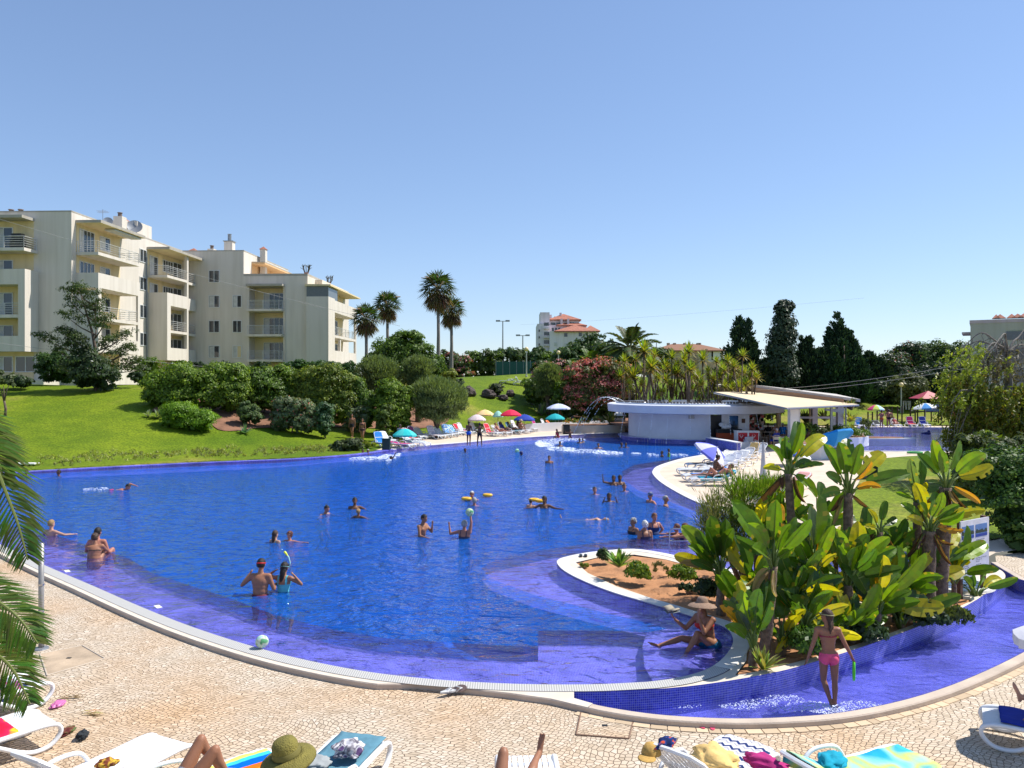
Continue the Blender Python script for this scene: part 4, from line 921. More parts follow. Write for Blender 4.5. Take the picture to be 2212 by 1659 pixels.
def agave(lab,px,py,Y,s,n=22,col=(.13,.19,.12),z=None,seed=1,name='agave',cat='agave',up=.3):
 x=PX(px,Y);z=hzf(x,Y)if z is None else z;t=thing(name,lab,cat,(x,Y,z));mb=MB();r=random.Random(seed)
 for i in range(n):
  a=i*2.4;e=up+(1.3-up)*(1-i/n)*.0+r.uniform(.15,1.2);L_=s*r.uniform(.8,1.1);w=L_*.09
  d=Vector((math.cos(a)*math.cos(e),math.sin(a)*math.cos(e),math.sin(e)));sd_=Vector((-math.sin(a),math.cos(a),0));nn=d.cross(sd_)
  c=tuple(k*r.uniform(.75,1.25)for k in col);rows=[]
  for q,wd in((0,.7),(.35,1.),(.75,.6),(1,.05)):
   p=d*L_*q+Vector((0,0,.05-.18*L_*q*q));rows.append([p-sd_*w*wd,p+nn*(-w*.4*wd),p+sd_*w*wd])
  mb.grid(rows,0,c)
 mb.build('leaves',LEAFB,t,True);return t
agave('silvery agave pair at the left end of the hedge bank',395,1052,54,.8,26,(.2,.24,.17),seed=1)
agave('silvery agave beside the left clipped mound',372,1048,54,.6,20,(.2,.24,.17),seed=2)
agave('blue-green agave on the bare bank of the hedge',612,1068,54,.8,22,(.1,.17,.12),seed=3)
ROCK=M('dark_lava_rock',(.085,.065,.06),.95,.45,3,1.2,bscale=7)
def rock(lab,px,py,wpx,hpx,seed,mat=None,Y=None,z=None,name='boulder',grp='dark boulders on the hillside'):
 p=GT(px,py)if Y is None else Vector((PX(px,Y),Y,z));f=p.y/F;r=random.Random(seed)
 bm=bmesh.new();bmesh.ops.create_icosphere(bm,subdivisions=4,radius=1)
 from mathutils import noise
 for v in bm.verts:
  n_=noise.noise(v.co*1.3+Vector((seed*3.1,0,0)))*.38+noise.noise(v.co*4+Vector((seed,0,0)))*.13
  v.co*=1+n_;v.co.z*=.9
 me=bpy.data.meshes.new(name);bm.to_mesh(me);bm.free();me.materials.append(mat or ROCK)
 o=bpy.data.objects.new(name,me);COL.objects.link(o);o.location=(p.x,p.y,p.z+hpx*f*.35);o.scale=(wpx*f/2,wpx*f*.4,hpx*f*.55);o.rotation_euler=(0,0,r.uniform(0,6))
 return tag(o,lab,'rock',grp)
rock('big dark boulder just right of the wispy bush',1172,990,38,28,1)
rock('dark boulder left of the clipped ball on the hill',1222,994,36,24,2);rock('low dark boulder right of the clipped ball on the hill',1258,1000,32,15,3);rock('rightmost dark boulder on the hill beside the low one',1276,990,26,18,4)
bush('ball_shrub','clipped dark ball shrub among the hillside boulders','shrub',1242,990,GT(1242,990).y,[(1241,975,19,16)],2600,.16,[(3,(.05,.07,.03)),(1,(.08,.1,.04))],98)
bush('ball_shrub','small clipped ball shrub behind the biggest boulder','shrub',1148,965,GT(1148,970).y,[(1146,958,15,12)],1500,.16,[(3,(.04,.07,.02))],99)
# palms
FAN=[(4,(.035,.065,.018)),(2,(.06,.1,.03))]
def fan_palm(lab,px,pyc,pyb,Y,rpx,seed,skirt=1.):
 """Washingtonia: thin trunk, fan leaves, hanging dead skirt"""
 x0=PX(px,Y);z0=hzf(x0,Y);zc=PZ(pyc,Y)-z0;f=Y/F;Rr=rpx*f;r=random.Random(seed)
 t=thing('fan_palm',lab,'palm',(x0,Y,z0),0,'tall fan palms')
 mb=MB();mb.tube([(0,0,-.3),(0,0,.3),(.05,0,zc*.5),(0,0,zc)],[.32,.24,.17,.15],8);mb.build('trunk',BARKG,t,True)
 def fan(mb,dr,L_,pet,col,n=13,droop=.3):
  d=dr.normalized();sd_=d.cross(Vector((0,0,1)))
  sd_=sd_.normalized()if sd_.length>.01 else Vector((1,0,0));nn=sd_.cross(d).normalized()
  o=Vector((0,0,zc))+d*pet;mb.tube([(0,0,zc),o],[.03,.02],4)
  mb.c[-1]=None
  for k in range(-5,0):pass
  for i in range(n):
   a=(i/(n-1)-.5)*2.9;q=d*math.cos(a)+sd_*math.sin(a);e=o+q*L_*(.8+.2*math.cos(a))-Vector((0,0,droop*L_*r.uniform(.5,1.2)))+nn*.05*math.cos(a*3)
   w=.055*L_;s2=nn.cross(q).normalized();m_=o+(e-o)*.55+Vector((0,0,.08*L_));c=tuple(k*r.uniform(.7,1.3)for k in col)
   mb.add([o,m_-s2*w,e,m_+s2*w],[(0,1,2,3)],0,c)
 fo=MB()
 for i in range(34):
  a=i*2.4;e=math.asin(max(-.35,min(1,1-1.3*(i+.5)/34)));dr=Vector((math.cos(a)*math.cos(e),math.sin(a)*math.cos(e),math.sin(e)))
  fan(fo,dr,Rr*.62,Rr*.42,(.035,.065,.018)if i<26 else(.09,.09,.03),13,.25+.25*(i/34))
 fo.c=[c or(.1,.11,.04)for c in fo.c];fo.build('fronds',LEAF,t)
 fo=MB()
 for i in range(int(30*skirt)):
  a=i*2.4+.5;e=R(-35-50*r.random());dr=Vector((math.cos(a)*math.cos(e),math.sin(a)*math.cos(e),math.sin(e)))
  fan(fo,dr,Rr*.6,Rr*.35,(.16,.115,.07),9,.5)
 fo.c=[c or(.14,.1,.06)for c in fo.c];fo.build('dead_fronds',LEAF,t)
 fo=MB()
 for i in range(5):
  a=r.uniform(0,6.28);s_=Vector((math.cos(a),math.sin(a),.9));fo.tube([(0,0,zc),Vector((0,0,zc))+s_*Rr*.5,Vector((0,0,zc))+s_*Rr*.75-Vector((0,0,.2*Rr))],[.03,.09,.04],5)
 fo.build('flower_stalks',CM('dry_flower',(.4,.25,.13)),t)
fan_palm('tallest fan palm, left of the closely spaced pair',1095,722,960,84,56,1,1.5)
fan_palm('slightly shorter fan palm, right of the closely spaced pair',1128,775,932,88,44,2,1.4)
fan_palm('fan palm with round crown behind the domed tree',968,762,930,90,44,3,1.1)
fan_palm('lowest fan palm right beside the apartment block',915,795,930,84,46,4,1.1)
def date_palm(lab,px,pyc,Y,rpx,seed,cols,n=40,z0=None,upmin=-.3,name='date_palm',trunk_r=.3,base=None,droop=.55,lw=.035,fronds=None,sub=False,nl=26):
 x0=PX(px,Y);z0=hzf(x0,Y)if z0 is None else z0;zc=PZ(pyc,Y)-z0;f=Y/F;Rr=rpx*f;r=random.Random(seed)
 t=thing(name,lab,'palm',(x0,Y,z0));mb=MB();mb.tube([(0,0,-.3),(0,0,max(.2,zc))],[trunk_r*1.2,trunk_r],10);mb.build('trunk',BARK,t,True)
 rach=MB();fo=MB()
 fl=fronds or[(i*2.4,math.asin(max(-1,min(1,1-(1-upmin)*(i+.5)/n))),Rr*r.uniform(.85,1.1))for i in range(n)]
 for a,e,L_ in fl:
  d=Vector((math.cos(a)*math.cos(e),math.sin(a)*math.cos(e),math.sin(e)));h=Vector((math.cos(a),math.sin(a),0));c0=Vector((0,0,zc));pts=[]
  for q in range(9):
   s_=q/8;pts.append(c0+d*L_*s_+Vector((0,0,-droop*L_*s_*s_*(.6+.4*math.cos(e)))))
  rach.tube(pts,[max(.012,.018*L_*(1-k/9))for k in range(9)],5)
  c=cols[r.randrange(len(cols))]
  for k in range(3,nl):
   s_=.14+.86*k/nl;i_=min(7,int(s_*8));q=s_*8-i_;p=pts[i_]+(pts[i_+1]-pts[i_])*q;tg=(pts[i_+1]-pts[i_]).normalized()
   sd_=tg.cross(Vector((0,0,1)));sd_=sd_.normalized()if sd_.length>.05 else h.cross(Vector((0,0,1)))
   nn=sd_.cross(tg);ll=L_*.26*math.sin(math.pi*(.12+.83*s_))*r.uniform(.85,1.1)
   for sg in(-1,1):
    ld_=(sd_*sg*.8+tg*.65+nn*.18).normalized();e_=p+ld_*ll-Vector((0,0,ll*.22));w_=tg*lw*L_*.35
    mid=p+ld_*ll*.5;cc=tuple(v*r.uniform(.75,1.3)for v in c)
    fo.add([p-w_*.4,mid-w_,e_,mid+w_,p+w_*.4],[(0,1,2,3,4)],0,cc)
 rach.build('frond_stems',CM('palm_stem',(.16,.17,.06)),t);fo.build('fronds',LEAF,t);return t
DP=[(.035,.07,.015),(.06,.11,.02),(.09,.13,.03)]
date_palm('large date palm with arching fronds standing above the oleanders',1575,872,80,100,5,[(.045,.07,.025),(.065,.1,.035),(.09,.12,.05)],34,upmin=-.6,lw=.07,nl=34,droop=.5)
date_palm('short stocky date palm with bright fronds behind the red oleander',1478,918,80,75,6,[(.08,.15,.02),(.12,.2,.03)],30,upmin=.0,lw=.07,nl=32,droop=.5)
date_palm('low drooping date palm left of the stocky one',1435,928,82,58,7,DP,28,upmin=-.2,lw=.07,nl=30)
# oleanders and middle bushes
bush('pink_oleander','pink flowering oleander by the globe lamps on the hill','shrub',1362,1000,82,[(1350,925,28,22),(1392,918,24,22),(1375,945,40,30)],7000,.26,[(3,(.05,.08,.02)),(1,(.09,.12,.03))],120,flowers=(.45,[(.75,.38,.42),(.6,.28,.33)]))
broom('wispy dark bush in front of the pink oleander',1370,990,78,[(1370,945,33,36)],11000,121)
bush('red_oleander','large dusty red flowering oleander in mid scene','shrub',1480,1000,76,[(1445,945,40,32),(1500,930,50,30),(1545,940,38,34),(1465,965,44,26),(1520,965,40,26),(1475,920,36,20)],17000,.26,[(3,(.09,.12,.025)),(1,(.15,.16,.04))],122,flowers=(.5,[(.6,.17,.15),(.7,.27,.24),(.42,.1,.1)]))
for i,(px,py,rx,ry,Y,cols,lab)in enumerate([(1330,965,30,16,80,G_MID,'ragged green shrub at the left foot of the pink oleander'),(1400,975,26,22,77,G_MID,'green shrub between the wispy bush and the red oleander'),(1430,985,34,14,76,G_OLIVE,'low olive shrub under the red oleander'),(1520,990,42,20,77,G_DARK,'dark shrub under the right side of the red oleander'),(1565,975,28,24,76,G_OLIVE,'loose olive shrub at the right foot of the red oleander')]):
 bush('hill_shrub',lab,'shrub',px,py+22,Y,[(px,py,rx,ry),(px+rx*.5,py+6,rx*.6,ry*.7)],2600,.24,cols,130+i,group='shrubs under the oleanders')
agave('pale agave at the foot of the wispy dark bush',1353,975,77,1.6,24,(.17,.21,.15),seed=8)
rock('dark boulder in the shade under the oleanders',1392,992,20,20,6);rock('flat dark boulder under the red oleander',1428,1000,26,12,7)
BELT=[(1000,915,40,26),(1120,900,26,24),(1150,915,28,26),(1185,905,24,26),(1225,905,28,28),(1262,900,30,28),(1300,902,28,26),(1335,900,24,24),(1375,905,30,26),(1415,895,30,26),(1440,890,34,30),(1480,870,46,34),(1520,885,36,30),(1610,900,40,24),(1650,895,34,22),(1345,882,16,16)]
for i,(px,py,rx,ry)in enumerate(BELT):
 Y=104+(i*7)%12;cols=G_MID if i in(3,8)else([(3,(.04,.085,.02)),(2,(.07,.12,.025))]if i%2 else[(3,(.055,.095,.02)),(1,(.09,.14,.025))]);fl=None
 if i in(1,2):fl=(.35,[(.5,.2,.2),(.4,.12,.12)])
 bush('hilltop_tree','%s tree from the left in the dark belt on the hilltop'%ordn(i),'tree',px,960,Y,[(px,py,rx,ry),(px-rx*.4,py+20,rx*.8,ry*.9),(px+rx*.4,py+24,rx*.8,ry*.9)],3200,.38,cols,150+i,group='dark tree belt on the hilltop',flowers=fl)
L_=sorted([o for o in bpy.data.objects if o.name.startswith('hilltop_tree')],key=lambda o:o.location.x/o.location.y)
for i,o in enumerate(L_):o['label']='%s from the left of the dark trees along the hilltop'%ordn(i)
mb=MB();a=P3(1240,945,101);b_=P3(1360,945,101);
t=thing('netting_fence','dark green windbreak netting fence along the hilltop','fence',(a.x,a.y,hzf(a.x,a.y)))
w_=b_.x-a.x;mb.box((w_/2,0,.9),(w_,.03,1.8));mb.build('netting',CM('green_netting',(.02,.09,.075)),t)
for i in range(8):mb=MB();mb.tube([(w_*i/7,0,0),(w_*i/7,0,1.95)],.04,6);mb.build('post',GREYP,t)
# conifers and poplar
def conifer(lab,px,pyt,pyb,Y,wpx,seed,tips,n=9000,cols=None):
 x0=PX(px,Y);z0=hzf(x0,Y)-.3;f=Y/F;r=RS(seed);t=thing('conifer',lab,'tree',(x0,Y,z0),0,'dark conifers behind the bar')
 P=[];Nn=[];D_=[];sz=[]
 for tx,ty,tw in[(px,pyt,wpx)]+tips:
  cx=PX(tx,Y)-x0;cy=r.uniform(-.8,.8);zt=PZ(ty,Y)-z0;zb=.6
  nb=int(90*(tw/wpx)+34)
  for i in range(nb):
   s_=r.uniform(0,1)**.8;z=zt-(zt-zb)*s_;rad=tw*f/2*(.05+.95*s_**.8)*r.uniform(.5,1.4);a=r.uniform(0,6.28)
   tip=np.array([cx+math.cos(a)*rad,cy+math.sin(a)*rad,z+rad*.25]);base=np.array([cx,cy,z-rad*.35]);k=int(46*(n/9000));q=r.uniform(.35,1,k)[:,None]
   pp=base+(tip-base)*q+r.normal(0,.11+.05*rad,(k,3));dd=(tip-base)/np.linalg.norm(tip-base)+np.array([0,0,.55])+rdir(r,k)*.45
   P.append(pp);D_.append(dd);Nn.append(np.cross(dd,rdir(r,k)));sz.append(r.uniform(.28,.6,k))
 P=np.concatenate(P);D_=np.concatenate(D_);Nn=np.concatenate(Nn);Nn/=np.linalg.norm(Nn,axis=1,keepdims=True);sz=np.concatenate(sz)
 col=vary(r,cols or[(3,(.02,.046,.027)),(2,(.034,.068,.033)),(1,(.05,.09,.038))],len(P))
 leaf_mesh('foliage',P,Nn,D_,sz,.42,col,NEEDLE,t)
 mb=MB();mb.tube([(0,0,-.2),(0,0,(PZ(pyt,Y)-z0)*.9)],[.3,.06],8);mb.build('trunk',BARK,t,True);return t
conifer('dark conifer with a split top left of the poplar',1848,795,1000,92,105,1,[(1868,800,60),(1875,850,90),(1825,880,80)])
conifer('short ragged dark conifer right of the poplar',2020,843,1000,92,90,2,[(2005,842,40),(2045,870,80),(1995,880,60)])
conifer('tallest pointed dark conifer in the group',2098,783,1000,98,110,3,[(2080,815,70),(2122,830,80),(2140,865,70)])
conifer('broad green conifer in front of the tallest pointed one',2110,848,1010,90,110,4,[(2085,870,70),(2140,890,90)],cols=[(3,(.02,.05,.022)),(2,(.03,.07,.028))])
conifer('lower dark conifer filling behind the broad green one',2170,880,1010,94,120,5,[(2200,900,90)],cols=[(3,(.018,.04,.02)),(2,(.03,.06,.025))])
conifer('low dark conifer behind the beige awning',1950,900,1010,96,120,6,[(1910,900,90)])
Y=90;x0=PX(1955,Y);z0=hzf(x0,Y);f=Y/F;t=thing('poplar','tall slender poplar with silvery leaves between the conifers','tree',(x0,Y,z0));r=RS(33)
bl=[(PX(a,Y)-x0,0,PZ(b,Y)-z0,c*f,c*f,d*f)for a,b,c,d in((1957,785,18,30),(1962,830,26,45),(1955,870,30,50),(1950,910,30,50),(1960,950,32,50),(1970,770,13,18),(1940,900,16,30))]
crown('foliage',r,bl,15000,.3,[(3,(.022,.045,.018)),(2,(.035,.06,.024)),(1,(.06,.08,.04))],leafmat('poplar_leaf',.12,.5,.3),t,cl=.5,per=30,asp=.8);trunk_mesh('trunk',t,r,9,.22,3,.8,BARKG,fork=.6)
RB=[(2225,935,60,50,96,[(3,(.03,.055,.02)),(2,(.05,.08,.03))],'dark bushy tree with orange flower heads right of the conifers'),(2270,905,46,46,102,G_DARK,'dark round treetop behind the orange flowering tree'),(2300,890,24,24,108,[(3,(.015,.03,.02))],'small blackish treetop rising above the belt'),(2345,900,60,42,100,[(3,(.045,.085,.02)),(2,(.08,.13,.025))],'spreading green tree with a flat layered crown'),(2400,905,50,44,98,[(3,(.05,.09,.02)),(2,(.09,.14,.025))],'green domed tree next to the pale green block'),(2330,960,70,44,96,[(3,(.02,.045,.02)),(2,(.035,.065,.025))],'dark shaded tree below the flat layered crown'),(2270,975,44,34,88,[(3,(.08,.1,.025)),(2,(.13,.15,.04))],'yellowish drooping tree behind the globe lamp'),(2200,985,44,30,92,G_DARK,'dark low tree at the top of the right lawn'),(2420,960,54,50,92,G_DARK,'dark tree mass left behind the weeping tree'),(2160,960,50,40,96,G_DARK,'dark tree low behind the bar roof end')]
for i,(px,py,rx,ry,Y,cols,lab)in enumerate(RB):
 fl=(.05,[(.55,.12,.06),(.5,.08,.05)])if 'orange flower' in lab else None
 bush('broadleaf_tree',lab,'tree',px,1000,Y,[(px,py,rx,ry),(px-rx*.5,py+ry*.3,rx*.6,ry*.7),(px+rx*.5,py+ry*.35,rx*.6,ry*.7),(px,py+ry*.8,rx*.8,ry*.7)],9000,.36,cols,200+i,group='broadleaf trees at the right',flowers=fl)
 # weeping tree and near hedge at the right
def weeping():
 Y=33.;x0=PX(2480,Y);z0=0;f=Y/F;r=RS(250);t=thing('weeping_pepper_tree','large weeping tree with bare grey branches on top at the right edge','tree',(x0,Y,z0))
 L=lambda px,py,dy=0:Vector((PX(px,Y)-x0,dy,PZ(py,Y)))
 mb=MB();hub=L(2520,880)
 mb.tube([L(2505,1200),L(2515,1050),L(2522,960),hub],[.3,.22,.15,.1],9)
 rr=random.Random(5);tips=[]
 arcs=[(2400,905,2440,855),(2415,870,2455,832),(2408,915,2460,862),(2445,870,2490,836),(2560,850,2540,860),(2600,800,2560,840),(2620,850,2575,860),(2480,900,2500,852),(2430,935,2470,875),(2395,1000,2430,905),(2640,900,2590,870),(2370,1010,2440,960)]
 for ex,ey,mx,my in arcs:
  dy=rr.uniform(-1.5,1.5);e=L(ex,ey,dy);m_=L(mx,my,dy*.5);pts=smooth_line([tuple(hub),tuple((hub+m_)/2+Vector((0,0,.12))),tuple(m_),tuple(e)],5);pts=[Vector(p)for p in pts]
  mb.tube(pts,[.045*(1-.8*i/len(pts))+.006 for i in range(len(pts))],6);tips.append(e)
  for j in range(9):
   p=pts[rr.randrange(4,len(pts))];q=[p]
   for k in range(4):q.append(q[-1]+Vector((rr.uniform(-.2,.16)+(e.x-m_.x)*.05,rr.uniform(-.15,.15),-.12-.14*k)))
   mb.tube(q,[.018,.014,.011,.008,.005],4)
 lo=[(2350,1010,2375,975),(2370,1080,2400,1010)]
 for ex,ey,mx,my in lo:mb.tube([L(2470,1060),L(2440,975,-.5),L(mx,my,-.8),L(ex,ey,-.8)],[.06,.045,.03,.012],6)
 for ex,my in((2340,1105),(2355,1115),(2362,1100),(2375,1112)):mb.tube([L(ex+18,1010,-.8),L(ex+6,1060,-.8),L(ex,my,-.8)],[.012,.01,.006],4)
 mb.build('branches',BARKG,t)
 def sprays(spots,n,cols,nm,leaf,drop):
  P=[];D_=[]
  for sx,sy,rx,ry in spots:
   k=int(n*rx*ry/1500);c=np.c_[PX(sx,Y)-x0+r.uniform(-1,1,k)*rx*f,r.uniform(-1.8,1.8,k),PZ(sy,Y)+r.uniform(-1,1,k)*ry*f]
   for ci in c:
    m_=16;q=np.linspace(0,1,m_)[:,None];dx=r.uniform(-.35,.1);pp=ci+np.c_[q*dx,q*r.uniform(-.15,.15),-q**1.4*drop*r.uniform(.6,1.3)]+r.normal(0,.03,(m_,3));P.append(pp);D_.append(rdir(r,m_)*.8+np.array([dx,0,-.5]))
  P=np.concatenate(P);D_=np.concatenate(D_);Nn=rdir(r,len(P))+np.array([.2,0,.4]);Nn/=np.linalg.norm(Nn,axis=1,keepdims=True)
  leaf_mesh(nm,P,Nn,D_,leaf*r.uniform(.6,1.3,len(P)),.33,vary(r,cols,len(P)),LEAF,t)
 sprays([(2420,960,22,30),(2422,1000,24,26),(2440,1010,44,30),(2500,1010,60,40),(2560,1010,50,50),(2462,1060,44,40),(2530,1080,70,50),(2440,1110,36,34),(2520,1150,70,40),(2600,1100,50,80)],230,[(3,(.13,.17,.022)),(2,(.14,.17,.03)),(1,(.05,.07,.02)),(1,(.2,.14,.03))],'foliage',.2,.5)
 sprays([(2415,880,12,22),(2405,925,18,24),(2475,890,10,10),(2475,920,14,12),(2395,985,22,14),(2362,998,16,9),(2440,1000,30,16)],160,[(3,(.2,.27,.03)),(2,(.28,.33,.05))],'fresh_shoots',.17,.35)
 sprays([(2470,900,45,26),(2540,910,45,35),(2445,920,30,20),(2470,1120,60,60)],40,[(3,(.1,.095,.075)),(1,(.07,.06,.05))],'dry_twigs',.2,.6)
weeping()
def near_hedge():
 r=RS(260);Y=21.;t=thing('right_hedge','dense dark glossy hedge filling the right edge of the photo','hedge',(PX(2540,Y),Y,-.1))
 x0=PX(2540,Y);f=Y/F;bl=[(PX(a,Y)-x0,d,PZ(b,Y)+.1,c*f,c*f,e*f)for a,b,c,e,d in((2575,1220,100,85,1),(2545,1290,76,70,-.2),(2620,1250,110,120,.5),(2570,1180,70,45,1.5),(2525,1335,56,44,-.6),(2600,1320,100,60,-.5))]
 crown('foliage',r,bl,38000,.105,[(3,(.04,.09,.014)),(2,(.07,.14,.016)),(1,(.13,.22,.025))],leafmat('glossy_leaf',.25,.5,.25),t,cl=.3,per=80,asp=.6)
near_hedge()
bush('soft_shrub','soft yellow-green shrub between the kids pool and the hedge','shrub',2400,1190,30,[(2425,1148,30,30),(2450,1165,40,40),(2465,1120,40,40)],8000,.15,[(3,(.1,.16,.02)),(2,(.16,.22,.04))],262,zb=0,trunk=False,up=.6)
bush('soft_shrub','olive bushy growth under the weeping tree','shrub',2520,1200,28,[(2500,1140,60,40),(2570,1160,60,60),(2420,1120,40,30)],11000,.16,[(3,(.06,.09,.02)),(2,(.1,.13,.03))],263,zb=0,trunk=False)
# yucca grove behind the bar roof
def yucca_mesh(seed,h,heads):
 r=random.Random(seed);mb=MB();fo=MB()
 for(ox,oy,oz)in heads:
  mb.tube([(0,0,-.1),(ox*.3,oy*.3,oz*.5),(ox,oy,oz)],[.05,.04,.032],6)
  for i in range(46):
   a=i*2.4;e=R(82-112*(i/46));L_=.5*r.uniform(.8,1.1);d=Vector((math.cos(a)*math.cos(e),math.sin(a)*math.cos(e),math.sin(e)));sd_=Vector((-math.sin(a),math.cos(a),0));w=.034
   c0=Vector((ox,oy,oz));e_=c0+d*L_-Vector((0,0,.05*math.cos(e)));m_=c0+d*L_*.5+Vector((0,0,.02));q=i/46
   c=(.17+.12*q,.25-.02*q,.025)if q<.75 else(.2,.15,.06);c=tuple(k*r.uniform(.8,1.2)for k in c)
   fo.add([c0-sd_*w*.7,m_-sd_*w,e_,m_+sd_*w,c0+sd_*w*.7],[(0,1,2,3,4)],0,c)
 return mb,fo
YP=[]
for i,(h,hd)in enumerate([(2.6,[(0,0,2.6),(.4,.2,1.9),(-.35,-.3,2.2)]),(3.0,[(.1,0,3.0),(.5,.1,2.3),(-.4,.2,1.8),(.2,-.3,2.6)]),(3.4,[(-.1,0,3.4),(.4,0,2.9),(-.55,.1,2.4),(.3,-.3,1.9)]),(2.1,[(0,0,2.1),(.4,.1,1.6),(-.4,-.2,1.3)])]):
 a,b_=yucca_mesh(i,h,hd);t=thing('yucca','yucca','yucca',(0,0,-50),0,'yuccas in the grove behind the bar roof');a.build('trunk',BARK,t,True);b_.build('foliage',LEAF,t);YP.append(t)
yl=[]
rr=random.Random(12)
tops=[(1560,905),(1578,935),(1592,900),(1610,880),(1625,930),(1640,890),(1655,910),(1668,935),(1680,880),(1690,900),(1702,925),(1715,880),(1722,865),(1732,905),(1745,925),(1757,885),(1770,915),(1782,940),(1795,890),(1805,925),(1820,905),(1838,915),(1850,945),(1862,935),(1572,960),(1600,965),(1630,960),(1660,965),(1690,960),(1720,955),(1750,960),(1780,970),(1812,960),(1840,965)]
for i,(px,py)in enumerate(tops):
 if 1640<px<1800:py+=16
 Y=66+rr.uniform(-2.,4.5);x=PX(px,Y);z0=1.2;zt=PZ(py,Y);k=i%4;s_=(zt-z0)/(2.6,3.0,3.4,2.1)[k]
 yl.append((px,k,x,Y,z0,s_))
yl+=[(1848,2,PX(1852,60),60,.9,(PZ(892,60)-.9)/3.4),(1875,0,PX(1880,59),59,.9,(PZ(925,59)-.9)/2.6)]
yl.sort(key=lambda e:e[0]);first={}
for i,(px,k,x,Y,z0,s_)in enumerate(yl):
 lab='%s yucca from the left in the grove behind the bar roof'%ordn(i)
 if k not in first:first[k]=1;o=YP[k];o.location=(x,Y,z0);o.rotation_euler=(0,0,rr.uniform(0,6));o.scale=(s_*1.0,)*3;o['label']=lab
 else:copy_tree(YP[k],loc=(x,Y,z0),rz=rr.uniform(0,6),sc=s_,label=lab)
t=patch('grove_bed',[(PX(1545,62),62),(PX(1760,60),60),(PX(1890,58),58),(PX(1900,72),72),(PX(1740,74),74),(PX(1550,74),74)],SOILB,.0)
for v in t.data.vertices:v.co.z=max(v.co.z,.9)
# the pool bar
BW=M('bar_white_wall',(.66,.66,.68),.7,.06,1.5)
CXB,CYB=PX(1735,60),60.
bar=thing('pool_bar','round white pool bar with wide flat roof and open terrace wing','bar building',(CXB,CYB,0))
L3=lambda px,py,Y:Vector((PX(px,Y)-CXB,Y-CYB,PZ(py,Y)))
LX=lambda px,Y:PX(px,Y)-CXB
mb=MB();mb.lathe([(4.93,.27),(4.93,2.2)],64,a0=R(-230),a1=R(-90));mb.build('drum_wall',BW,bar,True)
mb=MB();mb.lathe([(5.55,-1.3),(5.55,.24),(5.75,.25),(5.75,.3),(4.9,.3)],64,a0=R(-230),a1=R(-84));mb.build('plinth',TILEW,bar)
mb=MB();mb.lathe([(4.9,2.12),(6.2,2.08),(6.5,2.12),(6.55,2.66),(6.4,2.72),(5.9,2.72),(5.85,2.82),(5.6,2.82),(5.55,2.6),(0,2.6)],80);mb.build('disc_roof',M('roof_fascia',(.6,.62,.68),.6,.08,1),bar)
mb=MB()
for i in range(90):
 a=R(-190+i*2.3);mb.ell((5.75*math.cos(a),5.75*math.sin(a),2.86),(.09,.09,.1),6,4)
mb.build('roof_edging',CM('dark_roof_edging',(.12,.1,.09)),bar)
yw=-4.93
mb=MB();mb.bb(LX(1768,55.1),LX(1776,55.1),yw,yw+.15,.0,2.15);mb.bb(LX(1804,55.1),LX(1823,55.1),yw,yw+.15,0,2.15);mb.bb(LX(1846,55.1),LX(1873,55.1),yw,yw+.15,0,2.15);mb.bb(LX(1804,55.1),LX(1873,55.1),yw+.01,yw+.14,1.95,2.2)
mb.bb(LX(1823,55.1),LX(1846,55.1),yw+.01,yw+.14,0,.9);mb.bb(LX(1872,55.1),LX(1874,55.1),yw+.15,yw+6,0,2.15)
mb.build('front_wall',BW,bar)
mb=MB();mb.bb(LX(1776,55.1),LX(1804,55.1),yw+.06,yw+.1,.2,2.0);mb.build('door',CM('dark_doorway',(.01,.01,.012),.3),bar)
mb=MB();mb.bb(LX(1823,55.1),LX(1846,55.1),yw+.06,yw+.1,.9,1.96);mb.build('window',DARKGLASS,bar)
mb=MB();mb.bb(LX(1858,55.1)-.12,LX(1858,55.1)+.12,yw-.03,yw-.005,1.45,1.75);mb.build('small_sign',CM('brown_sign',(.1,.05,.03)),bar)
mb=MB();mb.bb(LX(1722,55),LX(1736,55),-4.97,-4.9,1.75,1.98);mb.build('vent',GREYP,bar)
mb=MB()
a=G(1764,1113);b_=G(1842,1128);c=G(1872,1122)
mb.prism([(a[0]-CXB,a[1]-CYB),(b_[0]-CXB,b_[1]-CYB),(b_[0]-CXB+.25,b_[1]-CYB+.05),(a[0]-CXB+.3,a[1]-CYB+.3)],-1.0,.5);mb.build('tiled_wall',TILEW,bar)
mb=MB();mb.prism([(a[0]-CXB-.05,a[1]-CYB),(b_[0]-CXB-.05,b_[1]-CYB-.05),(b_[0]-CXB+.35,b_[1]-CYB+.05),(a[0]-CXB+.4,a[1]-CYB+.35)],.503,.56)
mb.build('wall_cap',BW,bar)
mb=MB();mb.prism([(b_[0]-CXB+.005,b_[1]-CYB-.04),(c[0]-CXB,c[1]-CYB-.1),(c[0]-CXB,c[1]-CYB+.2),(b_[0]-CXB+.2,b_[1]-CYB+.3)],0,.497);mb.prism([(c[0]-CXB,c[1]-CYB+.5),(c[0]-CXB+.6,c[1]-CYB+1.0),(c[0]-CXB+.6,c[1]-CYB+1.3),(c[0]-CXB,c[1]-CYB+.9)],0,.7);mb.build('low_wall',BW,bar)
mb=MB();mb.prism([(LX(1775,55),-3.7),(LX(1866,51.5),-8.2),(LX(2000,52),-8),(LX(2150,56),-4),(LX(2150,70),9),(LX(1780,66),6)],.026,.05);mb.build('terrace_floor',M('terrace_floor',(.33,.22,.18),.6,.1,2),bar)
AW=M('beige_awning',(.62,.5,.33),.85,.04,1.5)
